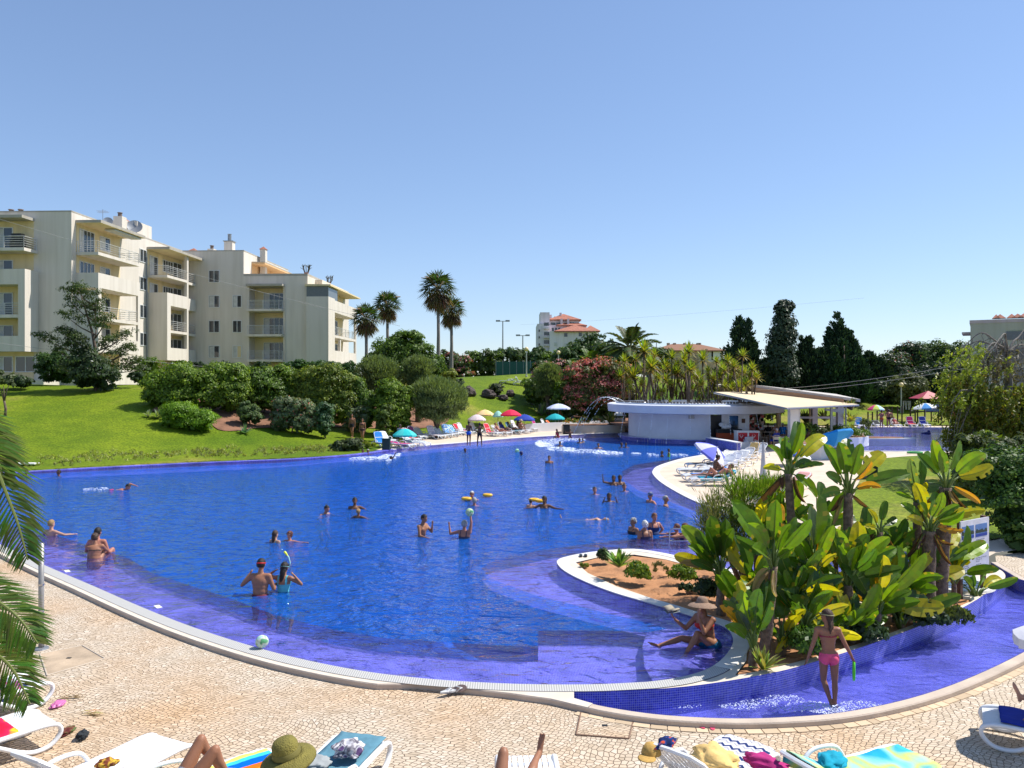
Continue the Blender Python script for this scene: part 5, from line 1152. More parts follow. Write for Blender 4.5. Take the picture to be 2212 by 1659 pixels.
def slab(name,pts,t,mat,par):
 n=len(pts);mb=MB();mb.add([tuple(p)for p in pts]+[tuple(p-Vector((0,0,t)))for p in pts],[tuple(range(n))[::-1],tuple(range(n,2*n))]+[(i,(i+1)%n,n+(i+1)%n,n+i)for i in range(n)]);return mb.build(name,mat,par)
A_=[L3(1786,980,56.5),L3(1965,1019,48.5),L3(2146,1011,53.5),L3(2119,1006,62),L3(1899,979,66)]
aw=slab('awning',A_,.03,AW,bar)
mb=MB()
for i in(0,1):mb.tube([A_[i]-Vector((0,0,.06)),A_[i+1]-Vector((0,0,.06))],.07,6)
mb.build('awning_rail',GREYP,aw)
mb=MB()
for q in np.linspace(.06,.94,12):
 p=A_[0].lerp(A_[4],0)+(A_[1]-A_[0])*q;e=A_[4]+(A_[3]-A_[4])*q;mb.tube([p-Vector((0,0,.05)),e-Vector((0,0,.05))],.02,4)
mb.build('awning_rafters',GREYP,aw)
slab('back_roof',[L3(1788,962,72),L3(1888,962,64),L3(2151,998,61),L3(2090,985,78),L3(1800,960,82)],.22,M('roof_slab',(.5,.47,.43),.8,.1,1),bar)
slab('back_roof_timber',[L3(1795,968,71.5),L3(1887,968,63.6)-Vector((0,0,.02)),L3(2110,997,61.2)-Vector((0,0,.02)),L3(2080,990,76),L3(1805,966,80)],.5,CM('roof_timber',(.28,.17,.11)),bar)
def col(px0,px1,Y,ptop,mat=None,pb=None,nm='column'):
 mb=MB();x0,x1=LX(px0,Y),LX(px1,Y);w=x1-x0;mb.bb(x0,x1,Y-CYB-w/2,Y-CYB+w/2,.02,PZ(ptop,Y));return mb.build(nm,mat or BW,bar)
col(1972.5,1993,50.5,1023);col(1996,2000,51.5,1021);col(2029,2042,61,1013);col(2092,2106,57,1013);col(1942,1951,62,1010,YWALL);col(2023,2029,66,1010,YWALL)
col(2075.5,2080.5,52.5,1019,GREYP,nm='pole');col(2113,2116,54,1017,GREYP,nm='pole')
mb=MB();mb.bb(LX(1994,59.5),LX(2105,59.5),-.55,-.45,1.55,1.7);mb.build('frame_rail',BW,bar);mb=MB();mb.bb(LX(2000,51.7),LX(2080,52.3),-8.3,-8.0,.05,.5);mb.build('sill_wall',BW,bar)
for q,(p0,p1)in enumerate(((2000,2028),(2043,2075),(2081,2092))):
 mb=MB();mb.bb(LX(p0,59.3),LX(p1,59.3),-.72,-.7,.6,1.55);mb.build('glass_screen',CM('clear_screen',(.35,.4,.42),.1),bar)if q==2 else None
mb=MB();pts=[L3(2060,1022,56),L3(2112,1021,56),L3(2110,1034,56),L3(2062,1026,56)];mb.add(pts,[(0,1,2,3)]);mb.add([p+Vector((0,.03,0))for p in pts],[(3,2,1,0)]);mb.build('rolled_plastic',CM('rolled_plastic',(.5,.55,.6),.3),bar)
def planter(name,lab,pts,h,mat,px,py,z=0.02):
 x,y=G(px,py);t=thing(name,lab,'planter',(x,y,z));pl=[(p[0]-x,p[1]-y)for p in pts]
 mb=MB();mb.prism(pl,0,h);mb.build('walls',mat,t);ip=offset(pl,.12 if sum(pl[i][0]*pl[(i+1)%len(pl)][1]-pl[(i+1)%len(pl)][0]*pl[i][1]for i in range(len(pl)))>0 else-.12,True)
 mb=MB();mb.prism(ip,h-.1,h+.012);mb.build('soil',SOILB,t);return t
planter('planter','long white planter box with cacti and flowers beside the bin',[G(1505,1088),G(1562,1091),G(1562,1082),G(1500,1079)]+[],.9,CREAM,1500,1090)if False else None
pa=[G(1404,1084.5),G(1562,1081),G(1562,1076),G(1404,1079)]
planter('planter','long low cream planter box by the black bag bin',pa,.62,M('planter_wall',(.62,.55,.48),.8,.08,2),1480,1082)
ring=[(CXB+(PX(2105,56)-CXB)+4.6*math.cos(R(a))*1.0,54.2+2.6*math.sin(R(a)))for a in range(-115,60,12)]
ring2=[(PX(2105,56)+2.4*math.cos(R(a)),54.2+1.6*math.sin(R(a)))for a in range(48,-116,-12)]
ring=[(PX(2105,56)-2.5+3.4*math.cos(R(a)),54.2+2.6*math.sin(R(a)))for a in range(-115,60,12)];ring2=[(p[0]-2.5,p[1])for p in ring2]
planter('curved_planter','curved white planter wall around the terrace end by the second pool',ring+ring2,.62,BW,2110,1110)
pb=[G(1990,1141),G(2030,1149.5),G(2052,1151),G(2072,1147),G(2074,1140),G(2040,1136),G(1992,1133)]
planter('planter','white rounded planter in front of the terrace under the blue parasol',pb,.75,BW,2040,1145)
def posy(lab,px,py,Y,zb,rx,rz,n,cols,seed,name='planter_plant',fl=None,leaf=.14,up=0,nm='foliage',cat='plant'):
 r=RS(seed);t=thing(name,lab,cat,(PX(px,Y),Y,zb));crown(nm,r,[(0,0,rz*.8,rx,rx*.6,rz)],n,leaf,cols,None,t,flowers=fl,core=False,up=up,per=30);return t
posy('green bushy plants in the rounded white planter, left part',2010,0,51.6,.62,1.0,.55,1800,G_MID,300);posy('leafy plants in the rounded white planter, right part',2055,0,51.2,.62,.6,.35,800,G_OLIVE,301)
posy('low shrubs in the curved planter beneath the blue parasol',2095,0,53.2,.55,1.4,.4,1800,G_MID,302)
agave('yellow-green dracaena at the right end of the curved planter',2130,0,55,.9,30,(.22,.24,.03),z=.6,seed=5,name='dracaena',cat='plant')
agave('dark spiky dracaena standing behind the terrace corner',2128,0,58,1.1,34,(.09,.1,.04),z=2.2,seed=6,name='dracaena',cat='plant')
agave('bright spiky dracaena right of the terrace corner pole',2125,0,56.5,1.0,30,(.22,.25,.03),z=1.4,seed=7,name='dracaena',cat='plant')
for nm,px,Y,h in(('dracaena stem',2128,58,2.2),):pass
posy('mixed red flowers at the left end of the long planter box',1432,0,PX(1,1)*0+67,.6,.9,.3,500,G_MID,303,fl=(.4,[(.6,.12,.04),(.7,.35,.1)]))
posy('low dusty plants in the middle of the long planter box',1480,0,67.5,.6,1.3,.35,600,G_OLIVE,304,fl=(.1,[(.4,.05,.08)]))
agave('tall cactus-like euphorbia at the right end of the long planter box',1527,0,67.5,1.4,26,(.1,.13,.04),z=.6,seed=9,name='euphorbia',cat='plant',up=.7)
for i,(q,w)in enumerate(((-100,.7),(-75,.8),(-45,.8),(-15,.8),(15,.7),(40,.6))):
 posy('%s clump from the left of green plants along the curved planter'%ordn(i),1280+F*(PX(2105,56)-2.5+2.9*math.cos(R(q)))/(54.2+2.1*math.sin(R(q))),0,54.2+2.1*math.sin(R(q)),.55,w,.3,420,G_MID,320+i)
agave('spiky palm seen through the terrace, left of the bending man',2014,0,70,1.5,30,(.07,.11,.03),z=.6,seed=10,name='terrace_palm',cat='plant')
agave('spiky palm seen through the terrace, right of the white column',2062,0,70,1.4,30,(.14,.18,.03),z=.8,seed=11,name='terrace_palm',cat='plant')
posy('pale green shrub seen behind the drinkers in the bar',1905,0,72,.2,2.2,1.2,1500,[(3,(.2,.26,.06)),(1,(.12,.18,.03))],305,leaf=.25)
mb=MB();w0,w1,w2=G(1312,1082),G(1480,1073.5),G(1600,1070);x,y=G(1440,1074)
t=thing('low_garden_wall','long low white wall between the far deck and the hill','wall',(x,y,0));pl=[w0,w1,w2];up_=[(a-x,b-y)for a,b in pl];dn=[(a-x,b-y+.3)for a,b in pl]
mb.prism(up_+dn[::-1],0,.75);mb.build('wall',BW,t)
# furniture in the bar
def FZ(px,Y):return(PX(px,Y),Y,.05)
t=thing('ice_cream_freezer','white ice cream chest freezer with red picture panels','freezer',FZ(1866,52.6));
w=PX(1893,52.6)-PX(1839,52.6);mb=MB();mb.bb(-w/2,w/2,-.4,.4,.08,.95);mb.build('cabinet',WHITE,t);mb=MB();mb.bb(-w/2-.02,w/2+.02,-.42,.42,.955,1.02);mb.build('lid',WHITE,t)
REDP=CM('red_panel',(.5,.012,.02),.4)
for s_ in(-1,1):
 mb=MB();mb.bb(s_*w/4-w/4+.06,s_*w/4+w/4-.06,-.425,-.403,.15,.9);o=mb.build('red_panel',REDP,t)
 hb_=MB()
 for q in(-1,1):hb_.tube([(s_*w/4+q*.02-.1*(s_<0),-.44,.62),(s_*w/4+q*.11-.1*(s_<0),-.44,.72),(s_*w/4+q*.05-.1*(s_<0),-.44,.78)],.018,5)
 for q in(-1,1):hb_.tube([(s_*w/4+q*.11-.1*(s_<0),-.44,.72),(s_*w/4-.1*(s_<0),-.44,.55)],.018,5)
 hb_.build('heart_mark',CM('cream_mark',(.7,.55,.5)),o)
 hb_=MB();rr=random.Random(3)
 for q in range(7):hb_.ell((s_*w/4+.18+rr.uniform(-.12,.12),-.43,.25+rr.uniform(0,.2)),(.05,.012,.07),7,5)
 hb_.build('ice_cream_picture',CM('cream_picture',(.6,.5,.42)),o)
t=thing('counter','orange and black market counter with white bundle, in front of the dark window','counter',FZ(1822,54.5));mb=MB();mb.bb(-.8,.8,-.3,.3,.0,.75);mb.build('front',CM('orange_front',(.4,.07,.02)),t);mb=MB();mb.bb(-.83,.83,-.33,.33,.755,1.02);mb.build('top_shelf',BLACK,t)
t2=thing('white_bundle','crumpled white bundle on top of the orange and black counter','bundle',(PX(1816,54.5),54.5,1.07));mb=MB();
for q in range(5):mb.ell((random.uniform(-.3,.3),random.uniform(-.1,.1),.12+.05*q),(.25,.18,.14),8,6)
mb.build('cloth',CM('white_cloth',(.6,.6,.58)),t2)
for i,(px,col_,lab,wd)in enumerate(((1882,(.35,.12,.09),'tall display board of red and cream beach goods',.42),(1898,(.3,.27,.27),'tall grey display rack beside the red goods board',.3))):
 Y=55.5;t=thing('display_board',lab,'display',FZ(px,Y));mb=MB();mb.prism([(-wd,-.06),(wd,-.06),(wd,.06),(-wd,.06)],.9,2.15);mb.tube([(0,-.06,2.15),(0,.06,2.15)],wd*.9,12);mb.build('board',CM('board%d'%i,col_),t);rr=random.Random(i)
 m2=MB()
 for q in range(26):
  c_=rr.choice([(.6,.45,.35),(.5,.08,.06),(.65,.6,.55),(.15,.2,.1)]);m2.add([(x_+rr.uniform(-wd,wd)*.8,-.075,z_)for x_,z_ in[(0,0)]],[],0)if 0 else None
  cx_0,cz_0=rr.uniform(-wd*.8,wd*.8),rr.uniform(1.0,2.15);s0=.09;m2.add([(cx_0-s0,-.08,cz_0-s0),(cx_0+s0,-.08,cz_0-s0),(cx_0+s0,-.08,cz_0+s0),(cx_0-s0,-.08,cz_0+s0)],[(0,1,2,3)],0,c_)
 m2.build('goods',LEAF,t);mb=MB();mb.bb(-.05,.05,-.05,.05,0,.9);mb.build('post',CM('wood_brown',(.18,.08,.05)),t)
def bistro_chair(lab,px,Y,rz,col=(.45,.38,.3)):
 t=thing('bistro_chair',lab,'chair',FZ(px,Y),rz,'bistro chairs on the bar terrace');m_=CM('chair_cream',col)
 mb=MB();mb.box((0,0,.45),(.42,.42,.03));mb.build('seat',m_,t)
 for a,b in((-1,-1),(1,-1),(1,1),(-1,1)):mb=MB();mb.tube([(a*.18,b*.18,.44),(a*.22,b*.22,0)],.018,6);mb.build('leg',m_,t)
 mb=MB();mb.tube([(-.2,.2,.45),(-.22,.26,.8),(-.12,.28,.88),(.12,.28,.88),(.22,.26,.8),(.2,.2,.45)],.018,6);mb.build('back_frame',m_,t)
 mb=MB();mb.box((0,.265,.7),(.38,.015,.2));mb.build('backrest',m_,t);return t
def bistro_table(lab,px,Y):
 t=thing('bistro_table',lab,'table',FZ(px,Y),0,'round tables on the bar terrace');mb=MB();mb.lathe([(0,.72),(.4,.72),(.41,.74),(.4,.76),(0,.76)],20);mb.build('table_top',CM('table_beige',(.5,.42,.34)),t)
 mb=MB();mb.tube([(0,0,.03),(0,0,.72)],.035,8);mb.lathe([(0,.0),(.24,.0),(.22,.03),(0,.05)],14);mb.build('pedestal',GREYP,t)
bistro_table('round table between the men in black and blue shirts',1925,55.5);bistro_table('round table right of the man in the dark blue shirt',1957,50.5);bistro_table('round table before the bending bare-backed man',2035,54.5)
bistro_chair('chair under the man in the dark blue shirt',1944,50.2,R(150));bistro_chair('chair under the man in the black shirt',1921,56.6,R(10));bistro_chair('chair under the bare-shouldered man beside the black shirt',1938,56.6,R(-10));bistro_chair('chair under the man with a bright blue towel',1957,56.8,R(-20));bistro_chair('empty chair left of the seated men',1910,54.2,R(60));bistro_chair('empty chair beside the white column inside the terrace',2004,54.3,R(80));bistro_chair('chair under the leaning woman on the terrace',2046,54.8,R(-80));bistro_chair('chair at the right end of the terrace under the woman in purple',2068,55.3,R(-40))
def jets():
 r=random.Random(4);t=thing('fountain_jets','thin arching water jets springing from the bar roof rim to the pool','fountain',(CXB,CYB,0));WJ=CM('water_spray',(.7,.75,.8),.2)
 mb=MB()
 for i in range(16):
  a=R(-205+i*11+r.uniform(-2,2));c0=Vector((5.9*math.cos(a),5.9*math.sin(a),2.8));v=3.2 if i<5 else 1.2;up=2.6 if i<5 else 1.0;vx=Vector((math.cos(a),math.sin(a),0))
  T=(up+math.sqrt(up*up+2*9.8*2.8))/9.8;n=26
  for k in range(n):
   if r.random()<.25 and k>5:continue
   s_=k/n*T;e=s_+T/n*.7;f=lambda q:c0+vx*v*q+Vector((0,0,up*q-4.9*q*q));mb.tube([f(s_),f(e)],[.018,.012],4,cap=True)
 mb.build('water_streams',WJ,t);return t
jets()
def foam(pts,n,seed,nm='foam',sz=.1):
 r=random.Random(seed);mb=MB()
 for i in range(n):
  (x,y,rx,ry)=r.choice(pts);a=r.uniform(0,6.28);q=math.sqrt(r.random());s_=sz*r.uniform(.4,1.5);mb.ell((x+1.5*rx*q*math.cos(a),y+1.8*ry*q*math.sin(a),.0),(s_*1.1,s_*.6,s_*.22),6,4)
 o=mb.build(nm,CM('foam_white',(.75,.8,.88),.4),None,True);tag(o,kind='stuff');return o
def gp(px,py,rx,ry):
 x,y=G(px,py);f=y/F;return(x,y,rx*f,ry*y*y/(H*F))
foam([gp(1375,1104,22,3),gp(1365,1112,14,3),gp(1420,1098,30,2),gp(1400,1122,26,3),gp(1460,1127,36,2.5),gp(1520,1132,26,2.5),gp(1350,1110,8,4)],1700,1,sz=.055)
foam([gp(1630,1136,10,2),gp(1700,1137,14,2),gp(1760,1135,12,2),gp(1590,1133,8,1)],170,2,sz=.045)
foam([gp(910,1146,24,3),gp(960,1142,10,4),gp(985,1142,6,6)],420,3,sz=.055)
# loungers
def lounger_proto(back=42,name='sun_lounger'):
 """feet at +x, head at -x, length 1.9"""
 t=thing(name,'sun lounger','sun lounger',(0,0,-50));Z=.31;px_=-.22
 for s_ in(-1,1):
  y=s_*.31;mb=MB()
  pts=smooth_line([(-.55,y,.03),(-.75,y,.05),(-.86,y,.16),(-.72,y,.28),(-.4,y,.3),(.0,y,.3),(.45,y,.3),(.8,y,.3),(.95,y,.26),(.97,y,.16),(.86,y,.05),(.68,y,.03),(.5,y,.1),(.3,y,.22)],4)
  mb.tube(pts,.034,6,flat=.8);mb.build('side_frame',PLAST,t,True)
  mb=MB();mb.tube(smooth_line([(-.5,y,.27),(-.42,y*1.08,.42),(-.25,y*1.1,.48),(.02,y*1.1,.44),(.12,y,.3)],4),.024,6);mb.build('armrest',PLAST,t,True)
 mb=MB()
 for i in range(9):
  y=-.26+.065*i;rows=[[(x,y-.026,z),(x,y+.026,z)]for x,z in((px_+.02,Z),(.2,Z-.012),(.7,Z),(.9,Z-.01),(.96,Z-.06))]
  for x0,z0,x1,z1 in((px_+.02,Z,.7,Z),(.7,Z,.96,Z-.04)):
   dx,dz=x1-x0,z1-z0;l=math.hypot(dx,dz);mb.add([(x0,y-.026,z0),(x1,y-.026,z1),(x1,y+.026,z1),(x0,y+.026,z0),(x0,y-.026,z0-.02),(x1,y-.026,z1-.02),(x1,y+.026,z1-.02),(x0,y+.026,z0-.02)],[(0,1,2,3),(7,6,5,4),(0,4,5,1),(1,5,6,2),(2,6,7,3),(3,7,4,0)])
 mb.bb(.7,.76,-.29,.29,Z-.035,Z-.021);mb.bb(.1,.15,-.29,.29,Z-.035,Z-.021)
 mb.build('seat',PLAST,t)
 a=R(back);mb=MB();bx=lambda d,y,h=0:(px_-d*math.cos(a)-h*math.sin(a)*-1*-1,y,Z+d*math.sin(a)+h*math.cos(a))
 for i in range(9):
  y=-.24+.06*i;e=.70-.05*abs(i-4)**1.5/4
  mb.add([bx(0,y-.025),bx(e,y-.025),bx(e,y+.025),bx(0,y+.025),bx(0,y-.025,-.018),bx(e,y-.025,-.018),bx(e,y+.025,-.018),bx(0,y+.025,-.018)],[(3,2,1,0),(4,5,6,7),(0,1,5,4),(1,2,6,5),(2,3,7,6),(3,0,4,7)])
 mb.tube([bx(0,-.285),bx(.62,-.28),bx(.73,-.2),bx(.75,0),bx(.73,.2),bx(.62,.28),bx(0,.285)],.026,6);mb.tube([bx(.35,-.27,-.03),bx(.35,.27,-.03)],.018,5)
 mb.build('backrest',PLAST,t);return t
LB={42:lounger_proto(42),62:lounger_proto(62),8:lounger_proto(8),25:lounger_proto(25)}
_used=set()
def lounger(lab,x,y,rz,back=42,z=.03,group=None):
 if back in _used:o=copy_tree(LB[back],loc=(x,y,z),rz=rz,label=lab,group=group)
 else:_used.add(back);o=LB[back];o.location=(x,y,z);o.rotation_euler=(0,0,rz);tag(o,lab,None,group)
 return o
def tmat(name,kind,cols,sc=6):
 m,N,L,b=newmat(name);b.inputs['Roughness'].default_value=.9;b.inputs['Specular IOR Level'].default_value=.1
 tc=N.new('ShaderNodeTexCoord');cr=N.new('ShaderNodeValToRGB');cr.color_ramp.interpolation='CONSTANT' if kind!='dye' else 'LINEAR'
 if kind=='stripe':w=N.new('ShaderNodeTexWave');w.wave_profile='SAW';w.bands_direction='Y';w.inputs['Scale'].default_value=sc/6.28*2;L.new(tc.outputs['Object'],w.inputs[0]);L.new(w.outputs[0],cr.inputs[0])
 elif kind=='dye':w=N.new('ShaderNodeTexNoise');w.inputs['Scale'].default_value=sc;w.inputs['Detail'].default_value=1;L.new(tc.outputs['Object'],w.inputs[0]);L.new(w.outputs[0],cr.inputs[0])
 elif kind=='zig':
  sp=N.new('ShaderNodeSeparateXYZ');L.new(tc.outputs['Object'],sp.inputs[0])
  pp=N.new('ShaderNodeMath');pp.operation='PINGPONG';pp.inputs[1].default_value=.05;L.new(sp.outputs[1],pp.inputs[0])
  ad=N.new('ShaderNodeMath');ad.operation='ADD';L.new(pp.outputs[0],ad.inputs[0]);L.new(sp.outputs[0],ad.inputs[1])
  mo=N.new('ShaderNodeMath');mo.operation='MODULO';mo.inputs[1].default_value=.17;
  a2=N.new('ShaderNodeMath');a2.operation='ADD';a2.inputs[1].default_value=17;L.new(ad.outputs[0],a2.inputs[0]);L.new(a2.outputs[0],mo.inputs[0])
  dv=N.new('ShaderNodeMath');dv.operation='DIVIDE';dv.inputs[1].default_value=.17;L.new(mo.outputs[0],dv.inputs[0]);L.new(dv.outputs[0],cr.inputs[0])
 e=cr.color_ramp.elements;n=len(cols);e[0].color=tuple(cols[0][1])+(1,);e[0].position=cols[0][0];e[1].color=tuple(cols[-1][1])+(1,);e[1].position=cols[-1][0]
 for p,c in cols[1:-1]:x=e.new(p);x.color=tuple(c)+(1,)
 L.new(cr.outputs[0],b.inputs['Base Color'])
 n2=N.new('ShaderNodeTexNoise');n2.inputs['Scale'].default_value=9;bp=N.new('ShaderNodeBump');bp.inputs['Strength'].default_value=.5;bp.inputs['Distance'].default_value=.03;L.new(tc.outputs['Object'],n2.inputs[0]);L.new(n2.outputs[0],bp.inputs['Height']);L.new(bp.outputs[0],b.inputs['Normal'])
 return m
def towel(lab,o,mat,back=42,s0=-.7,s1=.75,w=.56,over=.12,seed=0,cat='towel',name='beach_towel',grp=None):
 """cloth laid on a lounger: s<0 up the backrest, s>0 along the seat"""
 a=R(back);rr=random.Random(seed);P=[];n=22;m_=9
 ph=rr.uniform(0,6)
 for i in range(n+1):
  s_=s0+(s1-s0)*i/n;row=[]
  for j in range(m_+1):
   q=(j/m_-.5);y=q*(w+2*over);drop=max(0,abs(y)-.29);yy=math.copysign(min(abs(y),.3+drop*.12),y)
   wv=.012*math.sin(s_*14+ph+q*5)+.01*math.sin(q*13+s_*4+ph)
   if s_<0:x=-.22+s_*math.cos(a);z=.325-s_*math.sin(a);x+=.012*math.sin(a)
   else:x=-.22+s_;z=.325
   if s_>1.16:z-=(s_-1.16)*.9;x=.96
   row.append((x+wv*.3,yy+wv*.3,z+.008+abs(wv)*.6-drop*.95))
  P.append(row)
 mb=MB();mb.grid(P);c=mb.build(name,mat,None,True);c.matrix_world=Matrix.Translation(o.location)@Matrix.Rotation(o.rotation_euler.z,4,'Z')
 so=c.modifiers.new('thick','SOLIDIFY');so.thickness=.008;so.offset=1
 return tag(c,lab,cat,grp)
solid=lambda n,c:CM(n,c,.9,var=.12,scale=9,bump=.4,bscale=14)
T_RED=solid('red_towel',(.6,.02,.04));T_BLUE=solid('blue_towel',(.02,.2,.6));T_NAVY=solid('navy_towel',(.01,.03,.3));T_TEAL=solid('teal_towel',(.0,.28,.4));T_PUR=solid('purple_towel',(.2,.05,.12));T_MAG=solid('magenta_towel',(.4,.02,.16));T_ORG=solid('orange_towel',(.75,.13,.02));T_WHT=solid('white_towel',(.7,.7,.7));T_BLK=solid('black_towel',(.02,.025,.03));T_YEL=solid('yellow_towel',(.75,.5,.18));T_PINK=solid('pink_towel',(.6,.3,.28))
T_STR=tmat('striped_towel','stripe',[(0,(.6,.55,.55)),(.4,(.25,.1,.2)),(.6,(.6,.55,.55)),(1,(.6,.5,.5))],8)
T_BW=tmat('blue_white_print','dye',[(.4,(.02,.25,.65)),(.5,(.6,.65,.7)),(.6,(.02,.25,.65))],7)
# far deck row: (photo px of the middle, py ground, heading of the feet, back angle, towel, person note)
row=[(953,1118,-55,62,None,'white lounger with a blue towel, leftmost behind the bin',T_BLUE,'blue towel on the leftmost lounger behind the bin'),(968,1110,-50,42,None,'white lounger just behind the teal parasol, loaded with bags',T_WHT,'white towel heap behind the teal parasol'),(1003,1122,-35,8,None,'flat white lounger beside the bin, nearest the water',T_MAG,'pink and blue towel on the flat lounger beside the bin'),(1030,1114,-35,25,None,'empty white lounger under the teal parasol',None,''),(1022,1106,-40,62,None,'white lounger with a red towel under the teal parasol',T_RED,'red towel on the backrest under the teal parasol'),(1037,1100,-40,62,None,'white lounger with a plum towel right of the red one',T_PUR,'plum towel on the backrest right of the red one'),(1055,1096,-42,42,None,'empty white lounger right of the plum towel',None,''),(1040,1118,-30,8,None,'flat white lounger closest to the pool edge right of the teal parasol',None,''),(1085,1098,-48,62,None,'white lounger with a striped towel before the wispy bush',T_STR,'plum striped towel before the wispy bush'),(1103,1096,-48,42,None,'empty white lounger next to the striped towel',None,''),(1120,1093,-48,62,None,'white lounger with a blue and white towel',T_BW,'blue and white patterned towel left of the standing boys'),(1136,1090,-48,42,None,'white lounger with a folded blue print towel',T_BW,'folded blue print towel left of the standing boys'),(1152,1086,-48,42,None,'white lounger with a red towel near the standing boys',T_RED,'red towel left of the boy in blue shorts'),(1160,1088,-30,62,None,'white lounger with raised back left of the boy in blue shorts',None,''),(1188,1084,-40,62,None,'white lounger under the pale pink parasol',None,''),(1227,1091,-40,62,None,'white lounger with a bright red towel right of the boy in black shorts',T_RED,'bright red towel draped right of the boy in black shorts'),(1250,1090,-35,42,None,'white lounger of the sunbather in the middle of the row',None,''),(1262,1086,-35,62,None,'white lounger with dark clothes under the mint parasol',T_BLK,'dark clothes on a lounger under the mint parasol'),(1282,1086,-30,62,None,'white lounger with a teal towel under the red parasol',T_TEAL,'teal towel on the backrest under the red parasol'),(1300,1084,-30,42,None,'white lounger of the woman in a sun hat under the navy parasol',None,''),(1316,1080,-30,42,None,'empty white lounger right of the navy parasol',None,''),(1293,1080,-30,62,None,'white lounger behind the sunbathers under the navy parasol',T_WHT,'white towel under the navy parasol'),(1345,1077,-25,62,None,'white lounger with a magenta and navy towel left of the small teal parasol',T_MAG,'magenta towel left of the small teal parasol'),(1368,1076,-25,62,None,'white lounger with a raised grey back under the small teal parasol',None,''),(1386,1075,-25,42,None,'white lounger with an orange towel beside the woman in a dress',T_ORG,'orange towel beside the woman in the black dress')]
LO={}
for i,(px,py,hd,bk,_,lab,tm,tl)in enumerate(row):
 x,y=G(px,py);o=lounger(lab,x,y,R(hd),bk,group='white sun loungers along the far deck');LO[i]=o
 if tm:towel(tl,o,tm,bk,-.72,(.4 if i%2 else .9),seed=i)
 # parasols
def pmat(name,cols):
 ms=[CM('parasol_%s_%d'%(name,i),c,.8,var=.05)for i,c in enumerate(cols)];return ms
def parasol(lab,x,y,zt,rad,cols,name,z=.03,tilt=(0,0),hgt=.42,closed=False,seg=8,pole=(.5,.5,.5),group='parasols',val=.12,cat='parasol'):
 t=thing('parasol',lab,cat,(x,y,z),0,group);n=seg*2;k=6;h=zt-z;mats=pmat(name,cols)
 E=Euler((R(tilt[0]),R(tilt[1]),0)).to_matrix();piv=Vector((0,0,h-hgt-.15))
 T=lambda p:piv+E@(Vector(p)-piv)
 cn=MB();P=[]
 for j in range(n+1):
  a=2*math.pi*j/n;rr_=rad*(1 if j%2==0 else .965);col_=[]
  for i in range(k+1):
   s_=i/k;col_.append(T((rr_*s_*math.cos(a),rr_*s_*math.sin(a),h-hgt*s_**1.7-(.0 if j%2==0 else-.0))))
  P.append(col_)
 for j in range(n):
  m_=(j//2)%len(cols);vs=P[j]+P[j+1];cn.add(vs,[(i,i+1,k+2+i,k+1+i)for i in range(k)],m_)
  a0,a1=P[j][k],P[j+1][k];dn=E@Vector((0,0,-val));cn.add([a0,a0+dn,a1+dn*.8,a1],[(0,1,2,3)],m_)
 c=cn.build('canopy',mats,t);so=c.modifiers.new('thick','SOLIDIFY');so.thickness=.004
 mb=MB();mb.tube([Vector((0,0,0)),piv,T((0,0,h+.06))],.019,6);mb.build('pole',CM('pole_%d'%int(sum(pole)*100),pole,.4),t)
 for j in range(seg):
  mb=MB();a=2*math.pi*j/seg;mb.tube([T((0,0,h-.06)),T((rad*.5*math.cos(a),rad*.5*math.sin(a),h-hgt*.31-.02)),T((rad*.97*math.cos(a),rad*.97*math.sin(a),h-hgt*.95-.02))],.007,4);mb.build('rib',GREYP,t)
 mb=MB();mb.lathe([(0,0),(.2,0),(.2,.08),(.05,.12),(.04,.3)],12);mb.build('base',CM('concrete_base',(.4,.38,.35)),t)
 return t
def par(lab,px,pyt,pyb,wpx,cols,name,**k):
 x,y=G(px,pyb);parasol(lab,x,y,PZ(pyt,y),wpx*y/F/2,cols,name,**k)
WHT=(.7,.7,.72)
par('turquoise parasol beside the bin on the far deck',1012,1071,1118,60,[(.0,.42,.42),(.05,.5,.48)],'turq',pole=(.1,.1,.1))
par('pale pink parasol, lowest at the left of the far row',1192,1036,1083,46,[(.62,.5,.5),(.68,.58,.58)],'palepink',pole=(.05,.05,.05))
par('peach-orange parasol above the boys on the far deck',1212,1024,1078,48,[(.8,.5,.2),(.82,.6,.3)],'peach')
par('mint green parasol between the peach and red ones',1245,1027,1082,27,[(.3,.6,.5)],'mint',pole=(.03,.03,.03))
par('crimson red parasol with a white back panel',1277,1024,1084,52,[(.65,.01,.06),(.65,.01,.06),(.65,.01,.06),(.65,.01,.06)],'crimson')
par('navy blue parasol right of the crimson one',1311,1036,1081,53,[(.0,.03,.3),(.01,.05,.36)],'navy')
par('white parasol with blue stripes, tallest at the right of the far row',1396,1009,1072,60,[(.45,.52,.75),(.62,.66,.8)],'bluewhite')
par('small turquoise parasol behind the woman in a dress',1388,1034,1076,48,[(.0,.36,.4)],'turq2')
par('rainbow parasol at the second pool',2190,1012,1066,42,[(.6,.05,.2),(.5,.6,.1),(.4,.65,.75),(.75,.25,.05)],'rainbow')
par('white and blue parasol in front of the red playground roof',2314,1008,1066,58,[(.7,.72,.74),(.7,.72,.74),(.05,.25,.6)],'whiteblue',tilt=(0,-5))
par('blue parasol tilted open towards the viewer over the planter',2076,1064,1146,112,[(.0,.2,.7),(.03,.3,.8)],'skyblue',tilt=(157,-12),hgt=.45,group='parasols')
par('white and blue parasol half hidden behind the banana leaves',1980,1108,1165,95,[(.72,.72,.74),(.72,.72,.74),(.05,.12,.55)],'wb2',tilt=(8,20))
par('blue and pale lilac parasol tilted over the right deck loungers',1775,1112,1176,100,[(.5,.5,.68),(.12,.14,.6),(.62,.6,.7),(.12,.14,.6)],'lilac',tilt=(14,34),pole=(.6,.6,.6))
